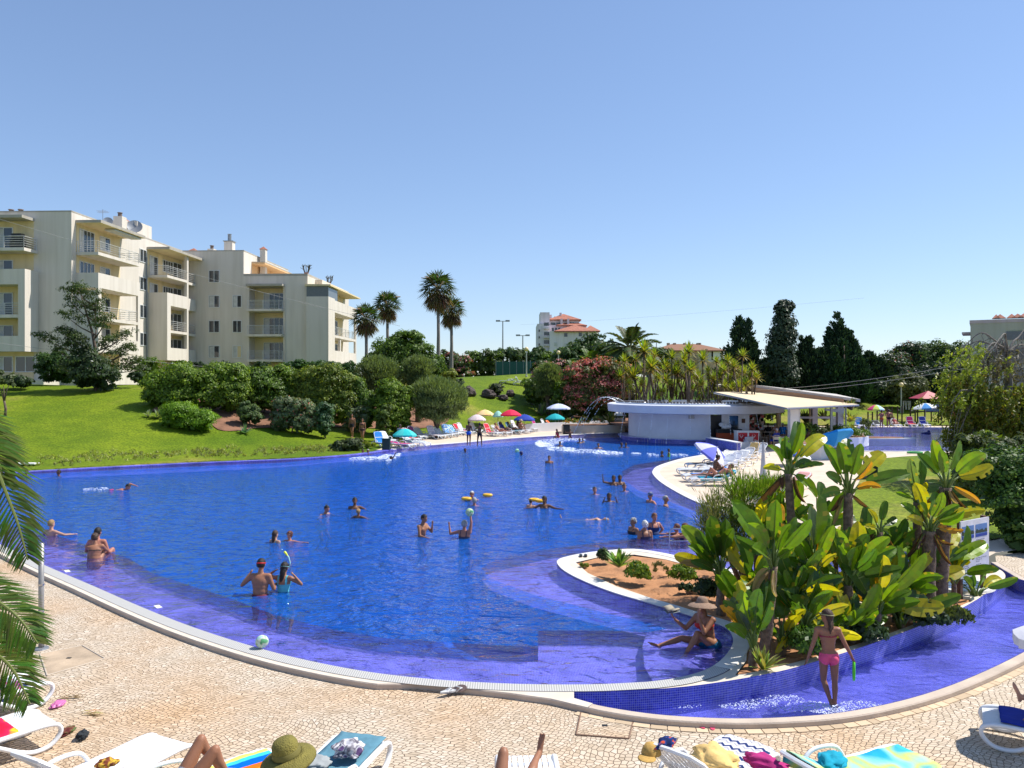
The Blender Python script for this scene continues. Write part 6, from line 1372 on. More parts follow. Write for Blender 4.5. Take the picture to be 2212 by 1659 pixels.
x,y=G(1908,1222);t=thing('closed_parasol','closed grey parasol standing left of the banana leaves','parasol',(x,y,.03));mb=MB();h=PZ(1108,y)
mb.lathe([(.03,h),(.05,h-.1),(.09,h-.8),(.16,h-1.6),(.13,h-1.75),(.03,h-1.78)],10);o=mb.build('folded_canopy',CM('grey_canvas',(.42,.43,.47)),t);mb=MB();mb.tube([(0,0,0),(0,0,h+.1)],.02,6);mb.build('pole',STEEL,t);mb=MB();mb.lathe([(0,0),(.22,0),(.22,.1),(0,.12)],12);mb.build('base',BLACK,t)
# right deck loungers
rdk=[(1785,1215,178,25,'white lounger with a teal towel, nearest on the right deck',T_TEAL,'teal towel of the man lying on the right deck'),(1765,1205,182,25,'white lounger with a blue towel behind the nearest one',T_BLUE,'blue towel under the woman sitting on the right deck'),(1748,1190,180,8,'flat white lounger behind the sitting woman',None,''),(1765,1176,180,8,'grey-cushioned lounger under the lilac parasol',T_BLK,'dark grey cushion under the lilac parasol'),(1805,1182,0,42,'white lounger right of the sitting woman, back raised',None,''),(1822,1175,0,42,'white lounger in the packed row, second from the sitting woman',None,''),(1840,1168,0,42,'white lounger in the packed row under a pale cloth',T_WHT,'pale cloth over a backrest in the packed row'),(1856,1160,0,42,'white lounger at the back of the packed row',None,''),(1873,1152,0,62,'white lounger with a yellow towel at the far end of the packed row',T_YEL,'yellow towel behind a raised back at the end of the packed row'),(1890,1146,0,42,'last white lounger of the packed row by the closed parasol',None,''),(1985,1225,0,25,'white lounger half hidden behind the banana leaves',T_PINK,'pink bag and towels behind the banana leaves'),(1930,1262,10,8,'flat white lounger low behind the banana leaves',None,''),(1800,1160,0,8,'flat white lounger beside the tiled bar wall, front',None,''),(1825,1150,0,8,'flat white lounger beside the tiled bar wall, rear',None,'')]
for i,(px,py,hd,bk,lab,tm,tl)in enumerate(rdk):
 x,y=G(px,py);o=lounger(lab,x,y,R(hd)if i<4 else R(-150+i),bk,group='white sun loungers on the right deck');LO['r%d'%i]=o
 if tm:towel(tl,o,tm,bk,-.7,.85,seed=50+i)
kdk=[(2160,1073,62,'white lounger with a blue and teal towel at the left of the kids pool row',T_BLUE,'blue and teal towel on the leftmost kids pool lounger'),(2205,1072,25,'white lounger piled with bags in the kids pool row',T_BLK,'dark bag heap on the kids pool lounger'),(2250,1072,42,'white lounger under the reclining woman by the kids pool',None,''),(2290,1071,62,'white lounger with magenta and orange towels',T_MAG,'magenta towel by the kids pool'),(2322,1071,62,'white lounger with a royal blue towel',T_NAVY,'royal blue towel by the kids pool')]
for i,(px,py,bk,lab,tm,tl)in enumerate(kdk):
 x,y=G(px,py);o=lounger(lab,x,y+.9,R(-100),bk,z=.06,group='white sun loungers by the kids pool');LO['k%d'%i]=o
 if tm:towel(tl,o,tm,bk,-.72,.2,seed=80+i)
 if i==3:towel('orange towel on the seat below the magenta one',o,T_ORG,bk,.25,1.0,seed=90)
for i,(px,py)in enumerate(((1272,941),(1302,940))):
 Y=86;x=PX(px,Y);o=lounger('white lounger on the hilltop, %s of two'%('left','right')[i],x,Y,R(170)if i==0 else R(8),25 if i==0 else 62,z=hzf(x,Y),group='white sun loungers on the hilltop')
def bin_(lab,px,py,h,w,mat,name='litter_bin'):
 x,y=G(px,py);t=thing(name,lab,'bin',(x,y,.03));mb=MB();mb.box((0,0,h*.47),(w,w*.85,h*.94));b=mb.build('body',mat,t);bv=b.modifiers.new('b','BEVEL');bv.width=.04;bv.segments=3
 mb=MB();mb.box((0,0,h*.97),(w*1.08,w*.95,h*.06));mb.box((0,-w*.45,h*.9),(w*.6,.03,.03));mb.build('lid',mat,t)
 for s_ in(-1,1):mb=MB();mb.tube([(s_*w*.4,w*.42,.08),(s_*w*.52,w*.42,.08)],.09,10);mb.build('wheel',BLACK,t)
bin_('dark green wheeled bin on the pool rim by the turquoise parasol',966,1126,.72,.5,GRNMAT)
bin_('black bag-lined bin at the left end of the long planter box',1416,1086,.78,.55,BLACK)
bin_('dark green wheeled bin on the side lawn behind the banana leaves',2176,1199,.85,.5,GRNMAT)
x,y=G(1551,1080);t=thing('stacked_chairs','stack of white chairs with a small white canopy at the planter end','chair stack',(x,y+.6,.03));
for k in range(6):mb=MB();mb.box((0,0,.35+.13*k),(.8,.6,.05));mb.box((0,.28,.43+.13*k),(.8,.05,.12));mb.build('chair',WHITE,t)
mb=MB();mb.add([(-.55,-.4,1.35),(.55,-.4,1.35),(.55,.4,1.35),(-.55,.4,1.35),(-.2,0,1.75),(.2,0,1.75)],[(3,2,1,0),(0,1,5,4),(1,2,5),(2,3,4,5),(3,0,4)]);mb.build('small_canopy',WHITE,t)
mb=MB();
for a in(-.5,.5):mb.tube([(a,0,0),(a,0,1.36)],.03,5)
mb.build('posts',WHITE,t)
# playground
Yp=80.
def PG(px,py,Y=Yp):return Vector((PX(px,Y),Y,PZ(py,Y)))
PWOOD=CM('dark_post_wood',(.05,.035,.02));PRED=CM('playground_red',(.42,.05,.07),.5)
x0=PX(2320,Yp);z0=hzf(x0,Yp);t=thing('play_tower','wooden play tower with pyramid red roof','playground tower',(x0,Yp,z0));zr=PZ(996,Yp)-z0
for a,b in((-1,-1),(1,-1),(1,1),(-1,1)):mb=MB();mb.tube([(a*.7,b*.7,0),(a*.7,b*.7,zr)],.07,6);mb.build('post',PWOOD,t)
mb=MB();rr_=(PX(2341,Yp)-PX(2282,Yp))/2*1.1;mb.add([(-rr_,-rr_,zr),(rr_,-rr_,zr),(rr_,rr_,zr),(-rr_,rr_,zr),(0,0,PZ(977,Yp)-z0)],[(3,2,1,0),(0,1,4),(1,2,4),(2,3,4),(3,0,4)]);mb.build('roof',PRED,t)
mb=MB();mb.bb(-.8,.8,-.8,.8,1.1,1.18);mb.build('platform',PWOOD,t)
mb=MB();mb.bb(-.7,.7,-.78,-.74,1.2,1.9);mb.bb(-.7,.7,-.78,-.74,.0,.0);mb.build('panel',CM('blue_panel',(.08,.16,.4)),t)
sx=PX(2340,Yp)-x0;sl_=smooth_line([(sx*.9,-.3,1.5),(sx*1.6,-.6,1.05),(PX(2365,Yp)-x0,-.9,.45),(PX(2378,Yp)-x0,-1.0,.2),(PX(2385,Yp)-x0,-1.0,.2)],4)
s2=thing('slide','red slide running down to the right from the play tower','slide',(x0,Yp-1.2,z0-.1));mb=MB();P=[[(p[0],p[1]-.3,p[2]+.25),(p[0],p[1]-.28,p[2]),(p[0],p[1]+.28,p[2]),(p[0],p[1]+.3,p[2]+.25)]for p in sl_];mb.grid(P);o=mb.build('chute',PRED,s2);o.modifiers.new('t','SOLIDIFY').thickness=.04
for s_ in(-1,1):mb=MB();mb.tube([(p[0],p[1]+s_*.3,p[2]+.27)for p in sl_],.045,6);mb.build('side_rail',CM('slide_rail',(.6,.2,.2)),s2)
for i,(pxs,pyt,lab)in enumerate((((2170,2181),1030,'lowest pair of dark climbing posts left of the rainbow parasol pole'),((2193,2204),1020,'pair of dark climbing posts right of the rainbow parasol pole'),((2218,2230),1017,'dark climbing posts behind the two standing women'),((2244,2255),1016,'dark climbing posts with rungs left of the reclining woman'),((2276,2288),1018,'tall dark climbing posts left of the white and blue parasol'))):
 Y=77.5;xa=PX(pxs[0],Y);t=thing('climbing_frame',lab,'climbing frame',(xa,Y,.02),0,'climbing post pairs of the playground');hh=PZ(pyt,Y);w_=PX(pxs[1],Y)-xa
 for s_ in(0,1):mb=MB();mb.tube([(w_*s_,0,0),(w_*s_,0,hh)],.075,6);mb.build('post',PWOOD,t)
 for k in range(3):mb=MB();mb.tube([(0,0,hh*(.3+.25*k)),(w_,0,hh*(.3+.25*k))],.025,5);mb.build('rung',GREYP,t)
x0=PX(2258,86);t=thing('swing_frame','grey rope climbing frame behind the playground posts','climbing frame',(x0,86,hzf(x0,86)));w_=PX(2276,86)-x0;hh=PZ(1003,86)-hzf(x0,86)
mb=MB();mb.tube([(0,0,0),(0,0,hh),(w_,0,hh),(w_,0,0)],.05,6);mb.build('frame',GREYP,t);mb=MB()
for k in range(5):mb.tube([(w_*(k+.5)/5,0,hh),(w_*(k+.3+.4*(k%2))/5,0,hh*.3)],.02,4)
mb.build('ropes',WHITE,t)
x,y=G(2185,1096);t=thing('pool_islet','small planted islet with a bush in the second pool','islet',(x,y,-.1));mb=MB();mb.prism([(3.2*math.cos(a),1.0*math.sin(a))for a in np.linspace(0,6.1,26)],-.4,.16);mb.build('rim',COPW,t);mb=MB();mb.prism([(2.6*math.cos(a)-.3,.75*math.sin(a))for a in np.linspace(0,6.1,26)],.1,.2);mb.build('soil',SOILB,t)
crown('bush',RS(400),[(-.6,0,.9,.45,.4,.75)],700,.13,G_OLIVE,None,t,core=False,up=.6,per=20)
x,y=G(2318,1084);t=thing('inflatable_toy','small dark inflatable toy floating in the second pool','pool toy',(x,y,-.02));mb=MB();mb.ell((0,0,.06),(.32,.2,.12),12,8);mb.ell((.12,0,.22),(.12,.1,.1),10,7);mb.ell((-.38,0,.05),(.14,.12,.07),10,6);mb.build('body',CM('toy_navy',(.03,.03,.15),.3),t,True)
x,y=G(2287,1136);t=thing('green_toy','small green ring toy lying at the edge of the side lawn','toy',(x,y,.06));mb=MB();mb.tube([(.4*math.cos(a),.3*math.sin(a),.06)for a in np.linspace(0,6.28,17)],.06,6);mb.build('ring',CM('toy_green',(.05,.3,.08)),t,True)
x,y=G(2452,1197);t=thing('beach_towel','pale blue and white towel spread on the side lawn','towel',(x,y,.07));mb=MB();mb.grid([[(-.9+1.8*i/8,-.5+j/5,.02+.02*math.sin(i*2+j))for j in range(6)]for i in range(9)]);mb.build('cloth',T_BW,t,True)
def cable(lab,a,b_,sag=.3,r=.012):
 a,b_=Vector(a),Vector(b_);o_=(a+b_)/2;mb=MB();mb.tube([a.lerp(b_,q)-Vector((0,0,sag*4*q*(1-q)))-o_ for q in np.linspace(0,1,14)],r,4);o=mb.build('overhead_cable',CM('cable_grey',(.3,.3,.3)),None,False,o_);tag(o,lab,'cable','thin overhead cables')
cable('lower of two thin cables crossing before the dark trees',P3(1890,982,60),P3(2500,905,40));cable('upper of two thin cables crossing before the dark trees',P3(1890,975,61),P3(2500,893,41))
cable('thin cable crossing the apartment block low down',P3(-60,850,60),P3(880,945,70));cable('thin cable sloping down across the apartment block',P3(-60,530,60),P3(1000,815,66));cable('faint high cable in the sky between the palms and the conifers',P3(1300,812,90),P3(2160,745,60),.2,.005)
# giant bird-of-paradise plants of the island
LC={'g':(.1,.19,.012),'d':(.05,.11,.014),'l':(.18,.29,.014),'y':(.42,.38,.012),'o':(.5,.24,.015),'t':(.33,.24,.12),'b':(.1,.05,.03),'s':(.1,.15,.06)}
def blade(mb,s,e,w,c,r,face=None,fold=.5,tear=.0,sag=.12):
 """broad leaf from s to e with a folded midrib"""
 ax=e-s;L_=ax.length;d=ax.normalized();view=(Vector((s.x,s.y,s.z))*0+Vector((r.uniform(-.9,.9),-1,r.uniform(.0,.9)))).normalized()if face is None else face
 sd_=d.cross(view);sd_.normalize();nn=sd_.cross(d).normalized();n=11;rows=[]
 lat=r.uniform(-.08,.08)*L_
 bright=r.uniform(.8,1.2)
 for i in range(n+1):
  t=i/n;wd=w*(math.sin(math.pi*min(1,t*.95+.03)**.95)**.42 if t<.999 else .16)
  p=s+ax*t+nn*(sag*L_*(t*t-t)*-1.2)+Vector((0,0,-sag*.7*L_*t**3))+sd_*lat*math.sin(t*3.1)
  row=[]
  for q in(-1,-.5,0,.5,1):
   wob=.03*L_*math.sin(t*17+q*3+lat*40)*abs(q)
   row.append(p+sd_*wd*q*math.cos(fold*abs(q)*.8)+nn*(wd*abs(q)*math.sin(fold)*1.0+wob*.35))
  rows.append(row)
 b=5
 for i in range(n):
  for j in range(4):
   if tear and r.random()<tear and j in(0,3):continue
   cc=tuple(k*bright*r.uniform(.93,1.07)*(1.12 if j in(1,2)else 1)for k in c)
   if c[0]<.3 and j in(0,3)and r.random()<.07:cc=(.3,.26,.03)
   mb.add([rows[i][j],rows[i][j+1],rows[i+1][j+1],rows[i+1][j]],[(0,1,2,3)],0,cc)
 mb.tube([rows[i][2]-nn*.004 for i in range(n)],[.011*(1-i/n)+.003 for i in range(n)],4);
 for k in range(-(n*4+1)if False else 0):pass
 m=len(mb.c)-1
 while m>=0 and mb.c[m]is None:mb.c[m]=(.25,.33,.06);m-=1
def sl_plant(lab,px,pyc,Y,leaves,seed,trunk=.09,extra=3,base_px=None,dead=3):
 r=random.Random(seed);bx=PX(base_px if base_px else px,Y);t=thing('banana_like_plant',lab,'plant',(bx,Y,0),0,'giant bird-of-paradise plants on the island')
 cr=Vector((PX(px,Y)-bx,0,PZ(pyc,Y)));zc=cr.z;pet=MB();fo=MB();dd=MB();ls=list(leaves)
 for k in range(extra+5):
  a=r.uniform(0,6.28);L_=r.uniform(.7,1.2);el=r.uniform(.3,1.3);v=Vector((math.cos(a)*math.cos(el),math.sin(a)*math.cos(el)*1.0+.15,math.sin(el)))*L_
  ls.append((v,r.choice('ggdgdly'),r.uniform(.8,1.1)))
 for lf in ls:
  if isinstance(lf[0],Vector):tip=cr+lf[0];ck,ws=lf[1],lf[2]
  else:
   tx,ty,ck=lf[:3];ws=lf[3]if len(lf)>3 else 1.;yy=Y+r.uniform(-.35,.35);tip=Vector((PX(tx,yy)-bx,yy-Y,PZ(ty,yy)))
  v=tip-cr;L_=v.length;frac=.3 if v.z>0 else .25
  s_=cr+v*frac+Vector((0,0,.07*L_));hang=v.z<-.05
  pet.tube([cr-Vector((0,0,.12)),cr+v*frac*.55+Vector((0,0,.06*L_)),s_],[.028,.02,.014],5)
  w=(tip-s_).length*.19*ws;c=LC[ck]
  (blade)(dd if ck in 'tb' else fo,s_,tip,w,c,r,fold=r.uniform(.25,.7)if ck not in 'tb' else 1.0,tear=.025 if ck in 'gdls' else .12,sag=r.uniform(.02,.16)if not hang else .3)
 if zc<1.05:dead=0
 for k in range(dead):
  a=r.uniform(0,6.28);s_=cr+Vector((math.cos(a)*.1,math.sin(a)*.1,-.05));e=s_+Vector((math.cos(a)*r.uniform(.12,.4),math.sin(a)*.3-.05,-r.uniform(.25,.65)));blade(dd,s_,e,.06,LC[r.choice('btb')],r,fold=1.1,sag=-.25)
 pet.build('petioles',CM('petiole_green',(.13,.19,.04),.5),t,True);fo.build('foliage',LEAFB,t,True)
 if dd.v:dd.build('dead_leaves',LEAF,t,True)
 tr=MB();pts=smooth_line([(0,0,-.1),(cr.x*.35+r.uniform(-.05,.05),0,zc*.35),(cr.x*.8,0,zc*.75),tuple(cr)],3);n=len(pts);tr.tube(pts,[trunk*(1.25-.45*i/n)*(1+.1*(i%2))for i in range(n)],9);tr.build('trunk',M('plant_trunk_%d'%seed,(.17,.12,.085),.95,.45,14,1,bscale=40),t,True)
 return t
sl_plant('tall leaning plant left of the blue parasol, upper left of the island clump',1971,1184,14.6,[(1918,1108,'l',1.2),(1971,1104,'g',1.25),(1998,1122,'o'),(1908,1164,'y',1.1),(2042,1228,'l'),(1895,1240,'b'),(2030,1150,'d')],1,.075,2,base_px=1995,dead=5)
sl_plant('tall plant with upright leaves and orange leaf, below the side lawn bin',2120,1232,14.2,[(2060,1108,'g'),(2096,1100,'g',1.1),(2152,1107,'g'),(2210,1127,'y',1.2),(2203,1214,'o'),(2064,1178,'d'),(2178,1150,'o'),(2050,1235,'g'),(2100,1150,'s')],2,.085,-3,dead=3)
sl_plant('fan-shaped plant highest at the right, on the shaggy dark trunk',2364,1219,14.9,[(2293,1127,'d',1.1),(2331,1098,'l',1.1),(2400,1098,'g',1.1),(2463,1125,'l',1.1),(2482,1158,'y'),(2318,1200,'d'),(2350,1120,'g'),(2450,1242,'o',.6)],3,.12,-4,base_px=2350,dead=7)
sl_plant('bunched plant with narrow upright leaves left of the shaggy trunk',2293,1256,15.1,[(2276,1142,'s',.8),(2302,1146,'d',.9),(2253,1205,'s'),(2315,1203,'y'),(2262,1170,'d'),(2290,1180,'s'),(2240,1230,'g')],4,.08,-5)
sl_plant('plant on the thick pale trunk beside the notice board',2322,1327,14.5,[(2252,1253,'g'),(2289,1240,'s'),(2357,1230,'l'),(2381,1256,'t'),(2372,1302,'o'),(2409,1324,'o',.7),(2276,1296,'y'),(2300,1252,'g'),(2350,1290,'y')],5,.12,2,dead=4)
sl_plant('middle plant with a long pale green leaf and orange edges',2120,1462,13.4,[(2076,1308,'l',1.1),(2123,1312,'d'),(2146,1296,'y',1.1),(2058,1343,'o'),(2171,1330,'d'),(2224,1340,'l'),(2240,1364,'g'),(2095,1360,'g')],6,.08,3)
sl_plant('low right-hand plant with leaves spreading over the coping',2193,1532,13.4,[(2208,1380,'y'),(2312,1378,'l'),(2249,1427,'g',1.1),(2279,1475,'g'),(2181,1419,'o',.9),(2360,1514,'y'),(2096,1479,'o'),(2129,1541,'l'),(2230,1450,'d'),(2320,1490,'d')],7,.07,2)
sl_plant('plant with drooping leaves in front of the notice board',2349,1430,15.0,[(2371,1354,'y'),(2414,1360,'d',1.1),(2466,1352,'l'),(2389,1443,'l'),(2365,1400,'o'),(2330,1380,'g'),(2310,1420,'d')],8,.06,1)
sl_plant('small drooping plant right below the notice board',2440,1490,15.9,[(2425,1425,'d'),(2462,1424,'g'),(2505,1442,'y'),(2415,1440,'d')],9,.04,0,dead=0)
sl_plant('left-hand plant arching over the pool edge',1803,1444,14.7,[(1704,1307,'l',1.1),(1776,1280,'g',1.1),(1801,1296,'d',1.1),(1833,1312,'g'),(1686,1384,'y',1.1),(1700,1398,'t'),(1765,1310,'d'),(1845,1335,'y',.8),(1740,1320,'d'),(1720,1360,'g')],10,.07,2)
sl_plant('tall central plant with a pink-brown hanging leaf',1933,1415,12.4,[(1832,1256,'g',1.1),(1893,1297,'d',1.1),(1932,1259,'s'),(1941,1238,'g'),(1953,1258,'o',.9),(1971,1362,'y'),(1841,1340,'d'),(1882,1475,'t',1.2),(1868,1300,'l'),(1990,1290,'g'),(1925,1300,'l')],11,.075,2,base_px=1905,dead=4)
sl_plant('dark centre plant behind the girl, with a yellow-edged leaf',2034,1440,13.2,[(1987,1299,'d'),(2002,1330,'d'),(2027,1260,'s',1.1),(2046,1224,'g',1.1),(1956,1381,'g'),(2048,1333,'o',.8),(2083,1311,'l'),(2092,1380,'y'),(2020,1370,'d'),(1975,1330,'g')],12,.08,4)
sl_plant('front plant with grey-green leaves at the bay corner',1884,1618,12.0,[(1809,1494,'g'),(1831,1487,'s',1.1),(1868,1465,'l'),(1905,1467,'s',1.1),(1799,1512,'o'),(1812,1556,'g'),(1848,1545,'y'),(1880,1535,'y',.8),(1925,1500,'d'),(1840,1520,'s'),(1905,1530,'g')],13,.06,2)
sl_plant('plant with two open green leaves left of the girl',2008,1568,12.7,[(1960,1469,'g'),(2060,1463,'l'),(1949,1496,'o'),(1994,1533,'l'),(2092,1467,'o'),(1937,1615,'y'),(2030,1490,'d'),(1980,1500,'d')],14,.05,3)
sl_plant('low yellowing plant behind the girl',2070,1600,12.9,[(2030,1540,'y'),(2100,1530,'y'),(2050,1570,'l'),(2110,1570,'d'),(2015,1600,'y',.8)],15,.05,3)
sl_plant('dark filler plant in the depth of the clump',2240,1490,14.2,[(2200,1400,'d'),(2260,1380,'d'),(2290,1420,'g'),(2215,1440,'y')],16,.07,6)
sl_plant('dark low plant in the clump left of the central trunk',1890,1480,13.8,[(1860,1400,'d'),(1910,1390,'g'),(1930,1430,'d'),(1850,1440,'y')],17,.07,5)
sl_plant('shaded plant low in the right part of the clump',2160,1560,13.6,[(2130,1500,'d'),(2190,1490,'g'),(2210,1530,'y')],18,.06,6)
sl_plant('slender plant between the orange-leaved plant and the bunched one',2200,1330,14.6,[(2170,1270,'y'),(2215,1250,'g'),(2240,1290,'d'),(2160,1310,'y'),(2225,1330,'l')],19,.06,-5)
sl_plant('yellow-leaved plant low behind the central trunk',1985,1500,13.,[(1960,1420,'g'),(2010,1410,'d'),(2030,1450,'y'),(1950,1460,'y')],20,.06,4)
for i,(px,pyc,Y,lab)in enumerate([(1955,1610,12.6,'low plant between the front plant and the girl'),(2130,1590,13.1,'low plant right of the girl at the coping'),(2250,1560,13.9,'low plant at the coping under the spreading leaves'),(1860,1540,13.4,'low shaded plant behind the front plant'),(2060,1540,13.7,'low shaded plant in the centre of the clump'),(2180,1500,14.4,'inner plant behind the low right-hand one'),(2280,1470,14.9,'inner plant left of the thick pale trunk'),(1990,1450,14.3,'inner plant behind the dark centre one'),(2090,1400,15.,'inner plant behind the middle one'),(2200,1420,15.2,'inner plant behind the orange-edged one'),(1890,1350,14.9,'inner plant behind the leaning trunk'),(2045,1335,15.3,'leafy plant between the leaning trunk and the orange-leaved plant'),(2150,1390,15.5,'leafy plant at the foot of the orange-leaved plant'),(2260,1440,15.6,'leafy plant left of the shaggy trunk'),(2385,1450,15.5,'leafy plant just left of the notice board post'),(1960,1330,15.1,'leafy plant at the foot of the leaning trunk')]):
 rr=random.Random(i+50);ls=[(px+rr.uniform(-75,75),pyc-rr.uniform(25,120),rr.choice('ggddlly'))for k in range(6)]
 sl_plant(lab,px,pyc,Y,ls,60+i,.045,3,dead=2)
agave('small spiky palmlet at the foot of the front plant',1908,1680,11.75,.42,34,(.2,.26,.07),z=.0,seed=21,name='palmlet',cat='plant')
Y=15.6;x0=PX(1860,Y);r=RS(500);t=thing('pencil_bush','green bush of thin pencil-like twigs left of the banana-like leaves','shrub',(x0,Y,0))
P=[];D_=[];C_=[]
for sx,sy,rx,ry,n in((1790,1270,30,40,900),(1850,1230,36,40,1700),(1900,1220,34,26,1300),(1800,1330,44,30,900),(1860,1300,50,45,1900),(1940,1215,36,24,1000),(1840,1360,40,30,900),(1770,1300,24,44,700)):
 k=int(n*1.1);q=r.normal(0,.55,(k,3));P.append(np.c_[PX(sx,Y)-x0+q[:,0]*rx*Y/F,q[:,1]*.5,PZ(sy,Y)+q[:,2]*ry*Y/F]);D_.append(q*.7+np.array([0,0,1.])+rdir(r,k)*.35);C_.append(vary(r,[(3,(.1,.19,.015)),(2,(.16,.26,.025)),(1,(.16,.16,.05))]if sx>1800 else[(2,(.15,.18,.05)),(2,(.2,.19,.09)),(1,(.09,.14,.03))],k))
P=np.concatenate(P);D_=np.concatenate(D_);C_=np.concatenate(C_);leaf_mesh('twigs',P,rdir(r,len(P)),D_,r.uniform(.08,.2,len(P)),.1,C_,LEAF,t);trunk_mesh('trunk',t,r,1.5,.08,5,.6,BARK,fork=.3)
def clump(lab,px,py,w,h,n,cols,seed,name='ground_plant',fl=None,leaf=.07,up=.4,cat='plant'):
 x,y=G(px,py);f=y/F;t=thing(name,lab,cat,(x,y,0));crown('foliage',RS(seed),[(0,0,h*f*.55,w*f*.5,w*f*.4,h*f*.55),(w*f*.25,0,h*f*.4,w*f*.35,w*f*.3,h*f*.4)],n,leaf,cols,None,t,flowers=fl,core=False,up=up,per=24);return t
clump('round green bush at the tip of the orange bed',1508,1412,34,36,1500,G_DARK+[(2,(.05,.11,.02))],600);clump('yellow-flowered green clump in the middle of the orange bed',1594,1458,64,44,2400,G_LIT,601,fl=(.03,[(.6,.4,.02)]))
clump('light green clump in the orange bed beside the coping',1705,1462,62,44,2200,G_LIT,602);clump('thin dry weeds left of the right-hand clump',1650,1440,40,30,500,[(2,(.2,.18,.08)),(1,(.1,.12,.04))],603,leaf=.05,up=1)
clump('small dark tuft at the bed edge by the reading woman',1713,1484,36,22,800,G_DARK,604);clump('green undergrowth behind the reading woman',1765,1505,60,50,2000,G_DARK,605);clump('dry pinkish weeds under the left-hand plant',1770,1440,60,40,700,[(2,(.22,.14,.1)),(1,(.1,.12,.04))],606,leaf=.06,up=1)
clump('green grasses right of the front planter coping',2380,1560,90,34,2200,G_OLIVE,607,up=1.2);clump('bushy green undergrowth behind the girl',2010,1650,90,70,2600,[(3,(.06,.13,.012)),(1,(.1,.18,.02))],608,leaf=.09);clump('low leafy undergrowth in the right of the planter',2300,1570,120,50,2200,G_DARK,609,leaf=.09);clump('low leafy undergrowth in the centre of the planter',2150,1610,120,50,2000,G_DARK,610,leaf=.09)
clump('small yellow-green weed at the left tip of the orange bed',1460,1420,26,10,300,G_YEL,611)
agave('spiky agave on a short stem at the tip of the orange bed',1547,1400,17.3,.5,40,(.14,.25,.05),z=.22,seed=30)
mb=MB();mb.tube([(0,0,-.25),(0,0,.05)],[.06,.08],8);mb.build('stem',BARK,bpy.data.objects['agave.003']if 'agave.003' in bpy.data.objects else None)
rock('flat tan rock on the orange soil by the left-hand plant',1755,1478,70,22,11,CM('tan_rock',(.4,.27,.14)),Y=16.2,z=.0,name='flat_rock',grp=None);rock('reddish rock beside the tan one',1745,1490,30,12,12,CM('red_rock',(.3,.12,.05)),Y=15.6,z=.0,name='flat_rock',grp=None)
xa,xb=PX(2400,15.8),PX(2471,16.4);t=thing('notice_board','white notice board with two photographs and printed rules on brown posts','notice board',(xa,15.8,.0),math.atan2(.6,xb-xa));wd=math.hypot(xb-xa,.6)
mb=MB();mb.bb(0,wd,-.012,.012,.38,1.53);bd=mb.build('board',CM('board_white',(.62,.63,.68),.4),t)
for q in(.04,.86):mb=MB();mb.bb(wd*q,wd*q+.09,.013,.09,-.05,1.56);mb.build('post',CM('post_brown',(.12,.06,.045)),t)
for k in(0,1):
 a=.05+k*wd*.47;mb=MB();mb.bb(a,a+wd*.41,-.016,-.013,1.16,1.42);ph=mb.build('photograph',CM('picture_sky',(.1,.2,.42)),t);m2=MB();rr=random.Random(k)
 pts=[(a,1.26)]+[(a+wd*.41*i/12,1.28+rr.uniform(0,.05))for i in range(13)]+[(a+wd*.41,1.24),(a,1.24)];m2.add([(p[0],-.0175,p[1])for p in pts],[tuple(range(len(pts)))]);m2.build('tree_line',CM('picture_green',(.03,.05,.03)),ph)
 m2=MB();m2.bb(a,a+wd*.41,-.0185,-.0178,1.17,1.22);m2.build('water_strip',CM('picture_pool',(.02,.05,.3)),ph)
m2=MB();rr=random.Random(9)
for k in(0,1):
 z=1.1
 while z>.45:
  x=.06+k*wd*.48;n_=rr.randint(2,5);xx=x
  for w_ in range(n_):l_=rr.uniform(.03,.1);m2.add([(xx,-.0135,z),(min(xx+l_,x+wd*.42),-.0135,z),(min(xx+l_,x+wd*.42),-.0135,z+.011),(xx,-.0135,z+.011)],[(0,1,2,3)]);xx+=l_+.015
  z-=.035 if rr.random()<.8 else .06
m2.build('printed_text',CM('print_grey',(.12,.12,.16)),t)
